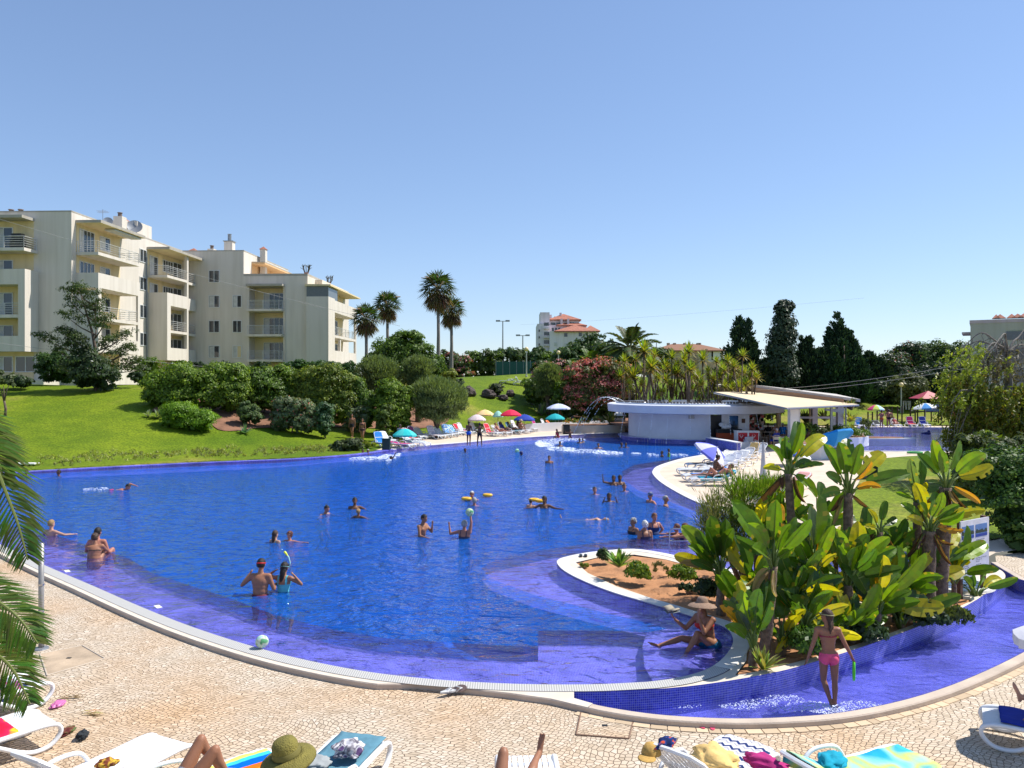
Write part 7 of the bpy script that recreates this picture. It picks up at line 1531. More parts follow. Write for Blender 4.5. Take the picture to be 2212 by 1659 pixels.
# near palm fronds at the left
def near_palm():
 r=random.Random(77);cx_,cy_=-5.6,6.6;t=thing('near_date_palm','date palm reaching into the left edge with arching green fronds','palm',(cx_,cy_,frontZ));c0=Vector((0,0,2.9))
 mb=MB();mb.tube([(0,0,-.1),(0,0,3.0)],[.32,.26],12);mb.build('trunk',BARK,t,True)
 def Q(px,py,Y):return Vector((PX(px,Y)-cx_,Y-cy_,PZ(py,Y)-frontZ))
 paths=[[Q(-230,1010,6.5),Q(-60,1090,6.3),Q(30,1270,6.2),Q(70,1400,6.15)],[Q(-230,1000,6.6),Q(-110,1020,6.5),Q(-20,1110,6.4),Q(10,1210,6.4)],[Q(-260,1380,6.5),Q(-100,1450,6.3),Q(30,1530,6.2),Q(95,1610,6.2)],[Q(-260,1500,6.6),Q(-90,1590,6.4),Q(20,1660,6.3),Q(75,1760,6.25)],[Q(-260,1420,6.6),Q(-120,1490,6.8),Q(-30,1560,6.8),Q(10,1640,6.8)]]
 for k in range(14):
  a=R(100+k*14);e=r.uniform(-.2,1.1);L_=1.9;h=Vector((math.cos(a),math.sin(a),0));paths.append([c0,c0+(h*math.cos(e)+Vector((0,0,math.sin(e))))*L_*.5,c0+(h*math.cos(e)+Vector((0,0,math.sin(e)-.2)))*L_*.85,c0+h*math.cos(e)*L_+Vector((0,0,math.sin(e)*L_*.9-.7))])
 for k,pp in enumerate(paths):
  pts=[Vector(p)for p in smooth_line([tuple(c0)]*(1 if k<5 else 0)+[tuple(p)for p in pp],7)];n=len(pts);mb=MB();mb.tube(pts,[.022*(1-i/n)+.005 for i in range(n)],6)
  mb.c=[(.2,.24,.07)]*len(mb.f);dense=46 if k<5 else 22
  for j in range(dense):
   s_=(.25 if k<5 else .15)+.74*j/dense;i_=min(n-2,int(s_*(n-1)));q=s_*(n-1)-i_;p=pts[i_].lerp(pts[i_+1],q);tg=(pts[i_+1]-pts[i_]).normalized();sd_=tg.cross(Vector((.0,-.5,.86))).normalized();ll=.40*math.sin(math.pi*(.22+.7*s_))*r.uniform(.85,1.1)
   for sg in(-1,1):
    for rep in range(2 if k<5 else 1):
     d=(sd_*sg*.75+tg*.75+Vector((0,r.uniform(-.25,.1),r.uniform(-.1,.15)))).normalized();e_=p+d*ll-Vector((0,0,.22*ll));w_=d.cross(Vector((0,-.8,.5))).normalized()*.0095;m_=p+d*ll*.5-Vector((0,0,.03*ll));c=(.07*r.uniform(.7,1.6),.13*r.uniform(.7,1.5),.02);mb.add([p-w_*.5,m_-w_,e_,m_+w_,p+w_*.5],[(0,1,2,3,4)],0,c)
  mb.build('frond',LEAF,t)
near_palm()
# people
SK={'tan':(.3,.135,.075),'fair':(.46,.25,.17),'brown':(.15,.065,.035),'dark':(.1,.04,.025),'red':(.4,.165,.11)}
def skinmat(k):
 n='skin_'+k
 if n not in _mc:
  m=M(n,SK[k],.5,.08,8,spec=.35);_mc[n]=m
 return _mc[n]
HAIR={'black':(.012,.009,.008),'brown':(.05,.025,.015),'grey':(.3,.29,.28),'white':(.55,.54,.52),'blond':(.3,.18,.07),'auburn':(.13,.045,.025)}
V_=Vector
def dirv(v):return V_(v).normalized()
STAND=dict(pz=.93,lean=0,side=0,turn=0,nod=0,aL=[(.18,.05,-1),(.05,-.15,-1)],aR=[(-.18,.05,-1),(-.05,-.15,-1)],lL=[(.03,-.02,-1),(0,.08,-1)],lR=[(-.03,-.02,-1),(0,.08,-1)],twist=0)
def joints(p):
 q=dict(STAND);q.update(p);J={}
 base=V_((0,0,q['pz']));pe=Matrix.Rotation(R(q.get('pelvis',0)),3,'X')
 Rm=Matrix.Rotation(R(q['side']),3,'Y')@Matrix.Rotation(R(q['lean']),3,'X')@Matrix.Rotation(R(q['twist']),3,'Z')
 T=lambda v:base+Rm@V_(v)
 J['pel']=base;J['wa']=base+Rm@V_((0,.0,.16));J['ch']=T((0,-.005,.34));J['nb']=T((0,.01,.49));
 nod=Rm@Matrix.Rotation(R(q['nod']),3,'X');J['hc']=J['nb']+nod@V_((0,-.02,.17));J['Rh']=nod@Matrix.Rotation(R(q['turn']),3,'Z');J['Rm']=Rm
 for s_,k in((1,'L'),(-1,'R')):
  J['sh'+k]=T((.165*s_,.01,.445));a=[dirv(v)for v in q['a'+k]];J['el'+k]=J['sh'+k]+a[0]*.275;J['wr'+k]=J['el'+k]+a[1]*.25;J['ha'+k]=dirv(q.get('h'+k,tuple(a[1])))
  J['hi'+k]=base+Rm@V_((.085*s_,0,-.02));l=[dirv(v)for v in q['l'+k]];J['kn'+k]=J['hi'+k]+l[0]*.42;J['an'+k]=J['kn'+k]+l[1]*.41
  J['fo'+k]=dirv(q.get('f'+k,(.08*s_,-1,-.12)))
 return J
def ellbone(mb,a,b,ra,rb,n=10):mb.tube([a,a.lerp(b,.5),b],[ra,(ra+rb)/2*1.03,rb],n,round_=True)
def body_mesh(J,sex,fat,vox,fingers=True,legs=True,curl=.5):
 mb=MB();Rm=J['Rm'];f=fat;fem=sex=='f'
 def el(c,r):mb.ell(c,r,18,12,M3=Rm)
 el(J['pel']+Rm@V_((0,.0,.02)),(.155*f*(1.06 if fem else 1),.115*f,.115));el(J['wa'],(.13*f*(.93 if fem else 1),.1*f,.13));el((J['wa']+J['ch'])/2,(.138*f*(.95 if fem else 1),.103*f,.13))
 el(J['ch'],(.155*f,.112*f,.15));el(J['ch']+Rm@V_((0,0,.07)),(.165*f**.5,.098,.085))
 if f>1.15:el(J['wa']+Rm@V_((0,-.06*f,-.02)),(.14*f,.11*f,.14))
 for s_ in(1,-1):
  el(J['ch']+Rm@V_((.075*s_,-.085-.0*f,.02)),(.06,.05,.055)if fem else(.07,.03,.05));el(J['pel']+Rm@V_((.07*s_,.06,-.04)),(.085*f,.08,.09))
 for k in 'LR':ellbone(mb,J['ch']+Rm@V_((0,0,.08)),J['sh'+k],.075,.058)
 ellbone(mb,J['ch']+Rm@V_((0,0,.1)),J['nb'].lerp(J['hc'],.45),.06,.05)
 for k in 'LR':
  ellbone(mb,J['sh'+k],J['el'+k],.052*f**.6,.036*f**.4);ellbone(mb,J['el'+k],J['wr'+k],.038*f**.3,.024)
  d=J['ha'+k];w=J['wr'+k];sdv=d.cross(V_((0,0,1)));sdv=sdv.normalized()if sdv.length>.2 else d.cross(V_((0,1,0))).normalized();nn=sdv.cross(d).normalized()
  M3=Matrix((sdv,nn,d)).transposed();mb.ell(w+d*.05,(.037,.017,.052),12,8,M3=M3)
  if fingers:
   for i,(o_,l_)in enumerate(((-.027,.06),(-.009,.075),(.009,.07),(.026,.052))):
    b_=w+d*.085+sdv*o_;e1=b_+(d*.85+nn*.3*curl)*l_*.55;e2=e1+(d*(1-curl*.7)+nn*.7*curl)*l_*.5;mb.tube([b_-d*.02,b_,e1,e2],[.0105,.0105,.0095,.0085],7,round_=True)
   sg=1 if k=='L' else-1;tb=w+d*.03+sdv*.03*sg;mb.tube([w+d*.015+sdv*.01*sg,tb,tb+(d*.6+sdv*.7*sg+nn*.2)*.055],[.014,.0125,.0095],7,round_=True)
  if legs:
   ellbone(mb,J['hi'+k],J['kn'+k],.088*f**.7,.052*f**.4,12);sh=J['kn'+k];an=J['an'+k];back=V_((0,1,0));l=(an-sh).normalized();back=(back-l*back.dot(l));back=back.normalized()if back.length>.1 else V_((0,0,1))
   mb.tube([sh,sh.lerp(an,.28)+back*.015,sh.lerp(an,.65),an],[.05*f**.3,.053*f**.4,.037,.03],12,round_=True)
   fd=J['fo'+k];heel=an+l*.03-fd*.045;toe=an+l*.035+fd*.15;mb.tube([heel,an+l*.02+fd*.03,toe-fd*.03+V_((0,0,0)),toe],[.032,.034,.034,.022],10,flat=.75,round_=True)
   if fingers and vox<.011:
    sd2=fd.cross(V_((0,0,1)));sd2=sd2.normalized()if sd2.length>.2 else V_((1,0,0))
    for i in range(5):mb.tube([toe-fd*.02+sd2*(.03-.0145*i)*(-1 if k=='L' else 1),toe+fd*(.025-.003*i)+sd2*(.032-.0155*i)*(-1 if k=='L' else 1)],.0085 if i else .012,7,round_=True)
 H_=J['Rh'];hc=J['hc']
 h_=lambda v:hc+H_@V_(v)
 mb.ell(h_((0,.012,.02)),(.074,.092,.098),16,12,M3=H_);mb.ell(h_((0,-.025,-.05)),(.052,.062,.06),14,10,M3=H_);mb.ell(h_((0,-.052,-.085)),(.026,.022,.02),10,7,M3=H_)
 mb.tube([h_((0,-.083,.012)),h_((0,-.106,-.03))],[.008,.014],8,round_=True);mb.tube([h_((-.02,-.08,-.056)),h_((.02,-.08,-.056))],.009,6,round_=True)
 mb.tube([h_((-.04,-.076,.03)),h_((.04,-.076,.03))],.012,6,round_=True)
 for s_ in(-1,1):mb.ell(h_((.075*s_,.01,-.012)),(.012,.02,.032),8,6,M3=H_)
 me=bpy.data.meshes.new('tmp');me.from_pydata(mb.v,[],mb.f);me.update();ob=bpy.data.objects.new('tmp',me);COL.objects.link(ob)
 rm=ob.modifiers.new('r','REMESH');rm.mode='VOXEL';rm.voxel_size=vox;rm.use_smooth_shade=True
 sm=ob.modifiers.new('s','SMOOTH');sm.factor=.5;sm.iterations=3 if vox>.012 else 4
 dg=bpy.context.evaluated_depsgraph_get();ev=ob.evaluated_get(dg);nm=bpy.data.meshes.new_from_object(ev)
 bpy.data.objects.remove(ob);bpy.data.meshes.remove(me);return nm
def shell(name,me,keep,off,mat,parent):
 n=len(me.vertices);co=np.empty(n*3);me.vertices.foreach_get('co',co);co=co.reshape(-1,3);no=np.array([v.normal[:]for v in me.vertices])
 kv=keep(co);fs=[tuple(p.vertices)for p in me.polygons];fs=[f for f in fs if all(kv[i]for i in f)]
 if len(fs)<4:return None
 used=sorted({i for f in fs for i in f});mp={v:i for i,v in enumerate(used)}
 me2=bpy.data.meshes.new(name);me2.from_pydata((co[used]+no[used]*off).tolist(),[],[tuple(mp[i]for i in f)for f in fs]);me2.polygons.foreach_set('use_smooth',[True]*len(fs));me2.materials.append(mat);me2.update()
 o=bpy.data.objects.new(name,me2);COL.objects.link(o);o.parent=parent;return o
def segt(co,a,b):
 a=np.array(a);b=np.array(b);ab=b-a;t=((co-a)@ab)/(ab@ab);tc=np.clip(t,0,1)[:,None];return t,np.linalg.norm(co-(a+tc*ab),axis=1)
def person(lab,loc,rz,pose,H_=1.72,skin='tan',sex='m',fat=1.,hair='black',hs='short',wear=(),vox=.02,fingers=True,extras=None,cat='person',face=False,curl=.5):
 J=joints(pose);sc=H_/1.72;t=thing('person',lab,cat,loc,rz);t.scale=(sc,)*3
 me=body_mesh(J,sex,fat,vox,fingers,curl=curl);me.name='body';me.materials.clear();me.materials.append(skinmat(skin));b=bpy.data.objects.new('body',me);COL.objects.link(b);b.parent=t
 me.polygons.foreach_set('use_smooth',[True]*len(me.polygons))
 Rm=np.array(J['Rm']);pel=np.array(J['pel'])
 def loc_t(co):return(co-pel)@Rm
 def nearleg(co):
  out={}
  d={}
  for k in 'LR':out[k]=segt(co,J['hi'+k],J['kn'+k])
  return out
 def armd(co):return np.minimum(np.minimum(segt(co,J['shL'],J['elL'])[1],segt(co,J['shR'],J['elR'])[1]),np.minimum(segt(co,J['elL'],J['wrL'])[1],segt(co,J['elR'],J['wrR'])[1]))
 def arm_free(co,l):
  lo=np.minimum(segt(co,J['elL'],J['wrL']+J['haL']*.15)[1],segt(co,J['elR'],J['wrR']+J['haR']*.15)[1]);up=np.minimum(segt(co,J['shL'],J['elL'])[1],segt(co,J['shR'],J['elR'])[1])
  ax=segt(co,J['pel'],J['nb'])[1];
  r_=~((lo<.06)&(ax>.15))&~((up<.062)&(ax>.165));tors=segt(co,J['pel'],J['nb'])[1]<.19*max(1,fat)
  for k in 'LR':
   a,b_=segt(co,J['hi'+k],J['kn'+k]);r_&=~((a>.35)&(b_<.1));r_&=~(segt(co,J['kn'+k],J['an'+k])[1]<.075)
  return r_&tors
 for wn,kind,c in wear:
  m_=CM('cloth_'+wn+'_%d%d%d'%tuple(int(99*q)for q in c),c,.8,var=.1,bump=.2)
  def keep(co,kind=kind):
   l=loc_t(co);lg=nearleg(co);free=arm_free(co,l);sh=np.zeros(len(co),bool)
   for k in 'LR':
    t_,d_=lg[k]
    lim={'trunks':.62,'shorts':.85,'briefs':.04,'suit':.02,'dress':.7,'long':1.2}.get(kind,-9)
    sh|=(d_<.12*fat)&(t_>-.25)&(t_<lim)
   if kind in('trunks','shorts','long'):return((l[:,2]<.1)&(l[:,2]>-.16)&(np.abs(l[:,0])<.22*fat)&(np.abs(l[:,1])<.2*fat)&free)|(sh&free&(l[:,2]<.1))
   if kind=='briefs':return((l[:,2]<.06)&(l[:,2]>-.17+.55*np.abs(l[:,0]))&(np.abs(l[:,0])<.22*fat)&(np.abs(l[:,1])<.22*fat)&free)
   if kind=='bra':return(np.abs(l[:,2]-(.345))<np.where(l[:,1]<-.03,.058,.016))&free&(np.abs(l[:,0])<.2*fat)
   if kind=='suit':return free&(l[:,2]>-.17+.55*np.abs(l[:,0]))&(l[:,2]<np.where(np.abs(np.abs(l[:,0])-.09)<.022,.5,np.where(l[:,1]<0,.39,.33)))&(np.abs(l[:,0])<.21*fat)
   if kind=='shirt':return(l[:,2]>-.05)&(l[:,2]<.475)&(segt(co,J['elL'],J['wrL'])[1]>.05)&(segt(co,J['elR'],J['wrR'])[1]>.05)&(segt(co,J['nb'],J['hc'])[1]>.05)&(np.linalg.norm(co-np.array(J['hc']),axis=1)>.13)
   if kind=='dress':return(((l[:,2]>-.1)&(l[:,2]<.42))|sh)&free
   return np.zeros(len(co),bool)
  shell(wn,me,keep,.013 if kind in('trunks','shorts','dress','shirt')else .006,m_,t)
 hc=np.array(J['hc']);RH=np.array(J['Rh'])
 if hair:
  hm=CM('hair_'+hair,HAIR[hair],.6,var=.3,scale=40,bump=.6,bscale=60)
  def kh(co):
   l=(co-hc)@RH;near=(np.abs(l[:,0])<.1)&(np.abs(l[:,1])<.13)&(l[:,2]>-.1)
   bound=np.where(l[:,1]<-.03,.062,np.where(l[:,1]<.03,.02+.0*l[:,1],-.05));return near&(l[:,2]>bound)
  h=shell('hair',me,kh,.014 if hs in('short',)else .02,hm,t)
  if hs in('long','curly','tail','bun')and h:
   mb=MB();HR=J['Rh'];hh=lambda v:J['hc']+HR@V_(v);rr=random.Random(int(loc[0]*100))
   if hs=='long':mb.tube([hh((0,.06,.0)),hh((0,.085,-.1)),hh((.01,.08,-.22)),hh((.02,.07,-.32))],[.07,.065,.05,.02],10,flat=.6,round_=True)
   if hs=='tail':
    for s_ in range(9):mb.tube([hh((rr.uniform(-.05,.05),.06,-.03)),hh((rr.uniform(-.05,.05),.085,-.12)),hh((rr.uniform(-.05,.05)+.02,.085,-.2)),hh((rr.uniform(-.04,.05)+.03,.08,-.27))],[.03,.028,.02,.008],7,round_=True)
   if hs=='bun':mb.ell(hh((0,.1,.06)),(.045,.04,.045))
   if hs=='curly':
    for k in range(46):
     v=V_((rr.gauss(0,1),rr.gauss(.4,1),rr.gauss(.3,1))).normalized();
     if v.y<-.45 and v.z<.5:continue
     mb.ell(hh((v.x*.085,.015+v.y*.1,.02+v.z*.1)),.026,7,5)
   mb.build('hair_strands',hm,t,True)
 if face:
  HR=J['Rh'];hh=lambda v:J['hc']+HR@V_(v)
  for s_ in(-1,1):mb=MB();mb.ell(hh((.03*s_,-.083,.008)),(.011,.006,.006),8,6,M3=HR);mb.build('eye',CM('eye_dark',(.02,.015,.01),.2),t,True)
  mb=MB();mb.ell(hh((0,-.087,-.056)),(.022,.006,.007),8,6,M3=HR);mb.build('mouth',CM('lips',(.35,.08,.07)),t,True)
 if extras:extras(t,J)
 return t
 # who is where
WZ=0.0
def wl(px,py):return G(px,py,0.)
ARMS_DOWN=dict()
def P(**k):return k
HIPS=dict(aL=[(.7,.3,-.7),(-.6,-.1,-.5)],aR=[(-.7,.3,-.7),(.6,-.1,-.5)])
FLOAT=dict(lL=[(.15,-.5,-.8),(.05,.5,-.9)],lR=[(-.15,-.4,-.9),(-.05,.6,-.8)])
SPREAD=dict(aL=[(.9,-.4,-.35),(.6,-.8,-.08)],aR=[(-.9,-.3,-.3),(-.45,-.9,-.05)])
FWD=dict(aL=[(.3,-1,-.15),(.0,-1,.05)],aR=[(-.3,-1,-.15),(.0,-1,.05)])
def bather(lab,px,py,rz,top,pose,sc=1.72,**k):
 """top = how much of the body (m) shows above the water"""
 x,y=wl(px,py);ht=1.72;pz=.93-(ht-top/(sc/1.72));q=dict(FLOAT);q.update(pose);q['pz']=pz
 return person(lab,(x,y,0),R(rz),q,sc,fingers=False,**k)
B=bather
B('dark-haired head at the far left rim of the pool, nearest the left edge',66,1188,20,.28,{},vox=.022,skin='brown')
B('dark-haired swimmer at the far left rim, right of the other head',147,1190,-30,.3,FWD,vox=.022,skin='brown')
B('blond bather partly hidden by the palm frond on the left',128,1338,160,.45,SPREAD,hair='blond',sex='f',skin='fair',vox=.02)
x,y=wl(236,1396)
person('woman in a black bikini hugging her knees on the left ledge',(x,y,-.24),R(200),P(pz=.1,lean=12,turn=-20,aL=[(.25,-.8,-.55),(-.6,-.7,-.1)],aR=[(-.25,-.8,-.55),(.6,-.7,-.1)],lL=[(.15,-.75,.65),(.0,-.45,-.9)],lR=[(-.15,-.75,.65),(.0,-.45,-.9)]),1.66,'tan','f',1.08,'brown','bun',[('bikini_top','bra',(.03,.03,.03)),('bikini_bottom','briefs',(.03,.02,.03))],vox=.014)
person('dark-haired man sitting close behind the woman on the left ledge',(x-.18,y+.42,-.24),R(185),P(pz=.1,lean=8,aL=[(.6,-.6,-.6),(-.5,-.8,.1)],aR=[(-.3,-.2,-1),(0,-.8,-.3)],lL=[(.4,-.75,.5),(.0,-.45,-.9)],lR=[(-.4,-.75,.5),(.0,-.45,-.9)]),1.78,'red','m',1.1,'black','short',[('swim_trunks','trunks',(.03,.03,.08))],vox=.016)
def prone(lab,px,py,rz,**k):
 x,y=wl(px,py);return person(lab,(x,y,0),R(rz),P(pz=-.12,lean=80,nod=-45,aL=[(.5,-.3,.8),(.1,-.8,-.3)],aR=[(-.3,-1,-.2),(-.1,-1,-.2)],lL=[(.1,1,-.08),(.03,1,-.1)],lR=[(-.1,1,-.2),(-.03,1,.1)],fL=(0,1,-.2),fR=(0,1,-.2)),1.78,fingers=False,vox=.02,**k)
prone('swimmer doing front crawl near the far left rim',282,1224,90,skin='red',wear=[('swim_briefs','briefs',(.5,.02,.1))])
x,y=wl(255,1222);foam([(x-.2,y,.35,.25)],90,11,sz=.028)
def goggles(c):
 def f(t,J):
  H=J['Rh'];hh=lambda v:J['hc']+H@V_(v);mb=MB();mb.tube([hh((.083*math.sin(a),.012-.1*math.cos(a),.03))for a in np.linspace(0,6.283,20)],.011,5);mb.build('goggle_strap',CM('strap_%d'%int(c[0]*99),c,.4),t,True)
 return f
B('broad-backed man with red goggles adjusting them, back to the camera',650,1487,180,.74,P(lean=4,aL=[(.7,-.1,-.65),(-.5,-.45,.85)],aR=[(-.35,-.05,-.95),(.15,-.9,.1)],nod=8),1.8,fat=1.12,skin='tan',wear=[('swim_trunks','trunks',(.15,.02,.04))],vox=.013,extras=goggles((.6,.02,.02)))
def snork(t,J):
 H=J['Rh'];hh=lambda v:J['hc']+H@V_(v);goggles((.3,.7,.65))(t,J)
 mb=MB();mb.tube([hh((-.08,-.05,.0)),hh((-.1,-.02,.12)),hh((-.06,.0,.24)),hh((.0,.02,.3))],.014,6);mb.build('snorkel_tube',CM('snorkel_clear',(.4,.7,.65),.2),t,True)
 mb=MB();mb.tube([hh((-.03,.01,.27)),hh((.02,.03,.33))],[.02,.03],8,round_=True);mb.build('snorkel_tip',CM('snorkel_yellow',(.7,.75,.05),.3),t,True)
B('woman with mask and yellow-tipped snorkel tying her straps',708,1478,172,.6,P(lean=3,nod=12,aL=[(.9,-.2,.0),(-.8,.1,.5)],aR=[(-.75,.05,-.35),(.6,.1,.75)]),1.64,sex='f',skin='tan',hair='black',hs='long',wear=[('swimsuit','suit',(.1,.45,.5))],vox=.013,extras=snork)
B('brown-haired girl facing away, left one of the close pair at left mid pool',688,1356,150,.33,{},1.5,sex='f',hair='brown',hs='long',skin='fair',wear=[('swimsuit','suit',(.1,.4,.45))],vox=.018)
B('brown-haired child with an outstretched arm beside the girl in turquoise',724,1352,-20,.27,P(aL=[(1,-.2,.0),(1,-.1,.1)],aR=[(-.4,-.6,-.4),(.3,-1,0)]),1.45,sex='f',hair='auburn',hs='curly',skin='red',vox=.018)
B('dark-haired teenager leaning forward in the water at mid left',804,1284,60,.34,P(lean=20,**SPREAD),1.7,skin='red',wear=[('swim_top','suit',(.1,.5,.5))],vox=.018)
B('dark-haired man in the pair right of the leaning teenager',887,1272,10,.4,P(aL=[(.8,-.5,-.3),(.3,-1,.0)]),1.75,skin='brown',vox=.018)
B('child with tied blond-brown hair held by the dark-haired man',896,1295,160,.3,SPREAD,1.3,sex='f',hair='blond',hs='bun',skin='brown',vox=.018)
B('dark man standing waist-deep with a hand at his face, centre left',1053,1338,60,.62,P(lean=6,aR=[(-.2,-.3,-.9),(.0,-.9,-.1)],aL=[(.1,-.6,-.6),(-.15,-.2,1)],nod=10),1.7,skin='tan',vox=.015)
def ball(c1,c2,name='ball',r=.11):
 pass
B('grey-haired bather with one arm up holding a ball',1160,1345,165,.5,P(aR=[(-.15,-.1,1),(.2,-.2,1)],aL=[(.85,-.1,-.25),(.15,-.1,.9)],lean=3),1.68,skin='red',hair='grey',vox=.015,wear=[('swim_top','suit',(.05,.05,.08))],fat=1.1)
def ballobj(lab,x,y,z,r,c):
 o=thing('ball',lab,'ball',(x,y,z));mb=MB();mb.ell((0,0,0),r,18,12);mb.build('skin',tmat('ball_pattern_%d'%int(x*10),'dye',[(.4,c),(.5,(.6,.62,.5)),(.6,(.1,.3,.15))],8),o,True)
p=P3(1174,1281,G(1160,1345)[1]-.05);ballobj('green and white ball held up by the grey-haired bather',p.x,p.y,p.z,.115,(.35,.5,.2))
x,y=wl(1293,1130);ballobj('small pale green ball floating in the far part of the pool',x,y,.06,.14,(.3,.7,.4))
B('bald man with sunglasses on his head, arms on yellow floats',1180,1250,5,.34,SPREAD,1.75,skin='red',hair='white',fat=1.1,vox=.017,extras=goggles((.03,.03,.03)))
B('grey-haired man in front of the bald man with yellow floats',1186,1264,175,.3,P(**SPREAD),1.75,skin='red',hair='grey',vox=.017)
def floats(lab,px,py,z=.06,grp=None):
 x,y=wl(px,py);o=thing('arm_float',lab,'arm float',(x,y,z));mb=MB();mb.tube([(.14*math.cos(a),.1*math.sin(a),.02)for a in np.linspace(0,6.283,13)],.055,8);mb.build('ring',CM('float_yellow',(.75,.42,.03),.4),o,True)
floats('yellow float left of the bald man',1166,1252);floats('yellow float under the right hand of the bald man',1219,1243)
B('small dark-haired child with yellow armbands, back turned',1325,1270,165,.3,P(lean=15,**FWD),1.2,skin='fair',hair='black',sex='f',vox=.017)
B('dark-haired woman reaching beside the child with armbands',1361,1270,-15,.42,P(aL=[(1,-.3,-.3),(1,-.3,.0)],aR=[(-.8,-.5,-.3),(-.9,-.4,.0)]),1.68,skin='brown',sex='f',hair='black',hs='long',vox=.017)
floats('left yellow armband of the small child',1335,1262,.16);floats('right yellow armband of the small child',1352,1265,.16)
B('dark-haired man alone, shoulders out, in the far middle of the pool',1373,1158,-10,.42,{},1.75,skin='tan',vox=.02)
B('single dark head near the far rim below the standing boys',1163,1131,30,.26,{},skin='brown',vox=.022)
B('head in a dark blue bathing cap beside the floating ball',1303,1138,60,.24,{},hair=None,skin='brown',vox=.022,extras=lambda t,J:(lambda mb:(mb.ell(J['hc']+V_((0,.01,.03)),(.088,.105,.1)),mb.build('bathing_cap',CM('cap_navy',(.01,.015,.1),.4),t,True)))(MB()))
B('swimmer in the foam ring, left one, dark hair',1400,1116,20,.36,{},skin='brown',vox=.022);B('pair head left near the fountain foam',1449,1108,10,.36,{},skin='brown',vox=.022);B('smaller head right behind the fountain foam pair',1457,1106,30,.3,{},1.3,skin='brown',vox=.022)
B('broad-shouldered swimmer right of the foam, arms spread',1496,1121,10,.36,SPREAD,skin='tan',vox=.02);B('left head of the pair in the shade of the bar plinth',1554,1119,20,.33,{},skin='brown',vox=.022);B('right head of the pair in the shade of the bar plinth',1565,1119,-20,.33,{},skin='brown',vox=.022)
B('left of two heads beyond the white splash on the far left',907,1134,0,.28,{},skin='brown',vox=.022);B('right of two heads beyond the white splash on the far left',920,1134,0,.28,{},hair='grey',skin='brown',vox=.022)
B('swimmer in the splash with one arm thrown up',964,1147,60,.3,P(lean=35,aL=[(.6,-.3,.9),(.2,-.5,1)]),skin='brown',vox=.022)
for i,(px,py,top,rz,lab,k)in enumerate([(1487,1236,.3,5,'round-headed man alone left of the far right group',dict(skin='red',hair='brown',fat=1.15)),(1523,1254,.32,0,'dark-haired swimmer with hands at the face, below the far right group',dict(skin='brown',hs='long',sex='f')),(1534,1213,.42,-10,'dark-haired woman raising a hand in the far right group',dict(skin='brown',hs='long',sex='f')),(1550,1212,.42,0,'dark-haired woman beside the one raising a hand',dict(skin='brown',hs='long',sex='f')),(1561,1228,.3,10,'child in front of the two dark-haired women',dict(skin='red',hair='brown'))]):
 pz=SPREAD if i==0 else(P(aL=[(.4,-.8,-.2),(-.3,-.3,.9)],aR=[(-.4,-.8,-.2),(.3,-.3,.9)])if i==1 else(P(aR=[(-.9,-.2,.2),(-.1,.0,1)])if i==2 else{}))
 B(lab,px,py,rz,top,pz,**dict(dict(vox=.019),**k))
def bcap(t,J):
 mb=MB();H=J['Rh'];mb.ell(J['hc']+H@V_((0,.01,.045)),(.09,.105,.08),14,9,M3=H);mb.ell(J['hc']+H@V_((0,-.11,.05)),(.07,.07,.012),12,6,M3=H);mb.build('cap',CM('cap_blue',(.03,.07,.2)),t,True)
B('man in a dark blue cap talking near the right deck',1626,1256,-60,.38,P(aL=[(.9,-.4,-.2),(.9,-.4,-.1)]),1.75,skin='red',vox=.018,extras=bcap,hair='grey');B('grey-haired man facing the man in the blue cap',1664,1264,70,.36,P(aR=[(-.6,-.7,-.2),(-.5,-.8,0)]),1.75,skin='tan',hair='grey',vox=.018)
B('grey-blond woman in black, left of the three talking women',1583,1334,-60,.46,{},1.62,sex='f',skin='tan',hair='grey',hs='curly',fat=1.2,wear=[('swimsuit','suit',(.02,.02,.03))],vox=.015)
B('white-haired woman seen from the back, front of the three',1612,1346,190,.5,{},1.62,sex='f',skin='tan',hair='white',hs='curly',fat=1.25,wear=[('swimsuit','suit',(.03,.03,.06))],vox=.015)
B('auburn-haired woman in a navy swimsuit, hand on hip',1632,1334,20,.62,dict(HIPS,lean=8),1.68,sex='f',skin='red',hair='auburn',fat=1.2,wear=[('swimsuit','suit',(.01,.03,.12))],vox=.015)
B('curly brown-haired woman by the rail at the island',1712,1346,-110,.42,FWD,1.62,sex='f',skin='tan',hair='auburn',hs='curly',vox=.015,wear=[('swimsuit','suit',(.02,.02,.06))]);B('companion with arms stretched out beside the curly-haired woman',1692,1340,-90,.36,FWD,1.6,skin='red',hair='auburn',vox=.016)
t=thing('pool_handrail','grey metal handrail in the water by the banana-like leaves','handrail',(*G(1722,1362),0));mb=MB();mb.tube(smooth_line([(-.5,0,-.3),(-.5,0,.35),(-.3,0,.42),(.25,0,.42),(.35,0,.3),(.35,0,-.3)],3),.02,6);mb.build('rail',STEEL,t,True);mb=MB();mb.tube([(-.5,0,.1),(.35,0,.1)],.016,6);mb.build('crossbar',STEEL,t,True)
B('person with a black mask facing the one in a lime vest',1655,1142,-80,.36,{},1.5,skin='brown',vox=.02);B('person in a lime green vest in the water by the right deck',1672,1142,80,.48,{},1.3,skin='brown',vox=.02,wear=[('vest','suit',(.2,.65,.02))])
x,y=wl(1466,1298);person('floating snorkeler with a blue mask and one raised foot',(x,y,0),R(-100),P(pz=-.1,lean=-84,aL=[(.8,0,-.2),(.6,.2,-.3)],aR=[(-.8,0,-.2),(-.6,.2,-.3)],lL=[(.1,-1,.06),(0,-1,-.3)],lR=[(-.1,-1,.05),(0,-1,.1)],fL=(0,-.2,1),fR=(0,-.2,1)),1.6,'fair','m',1.,'blond','short',[],vox=.02,fingers=False,extras=goggles((.05,.3,.7)))
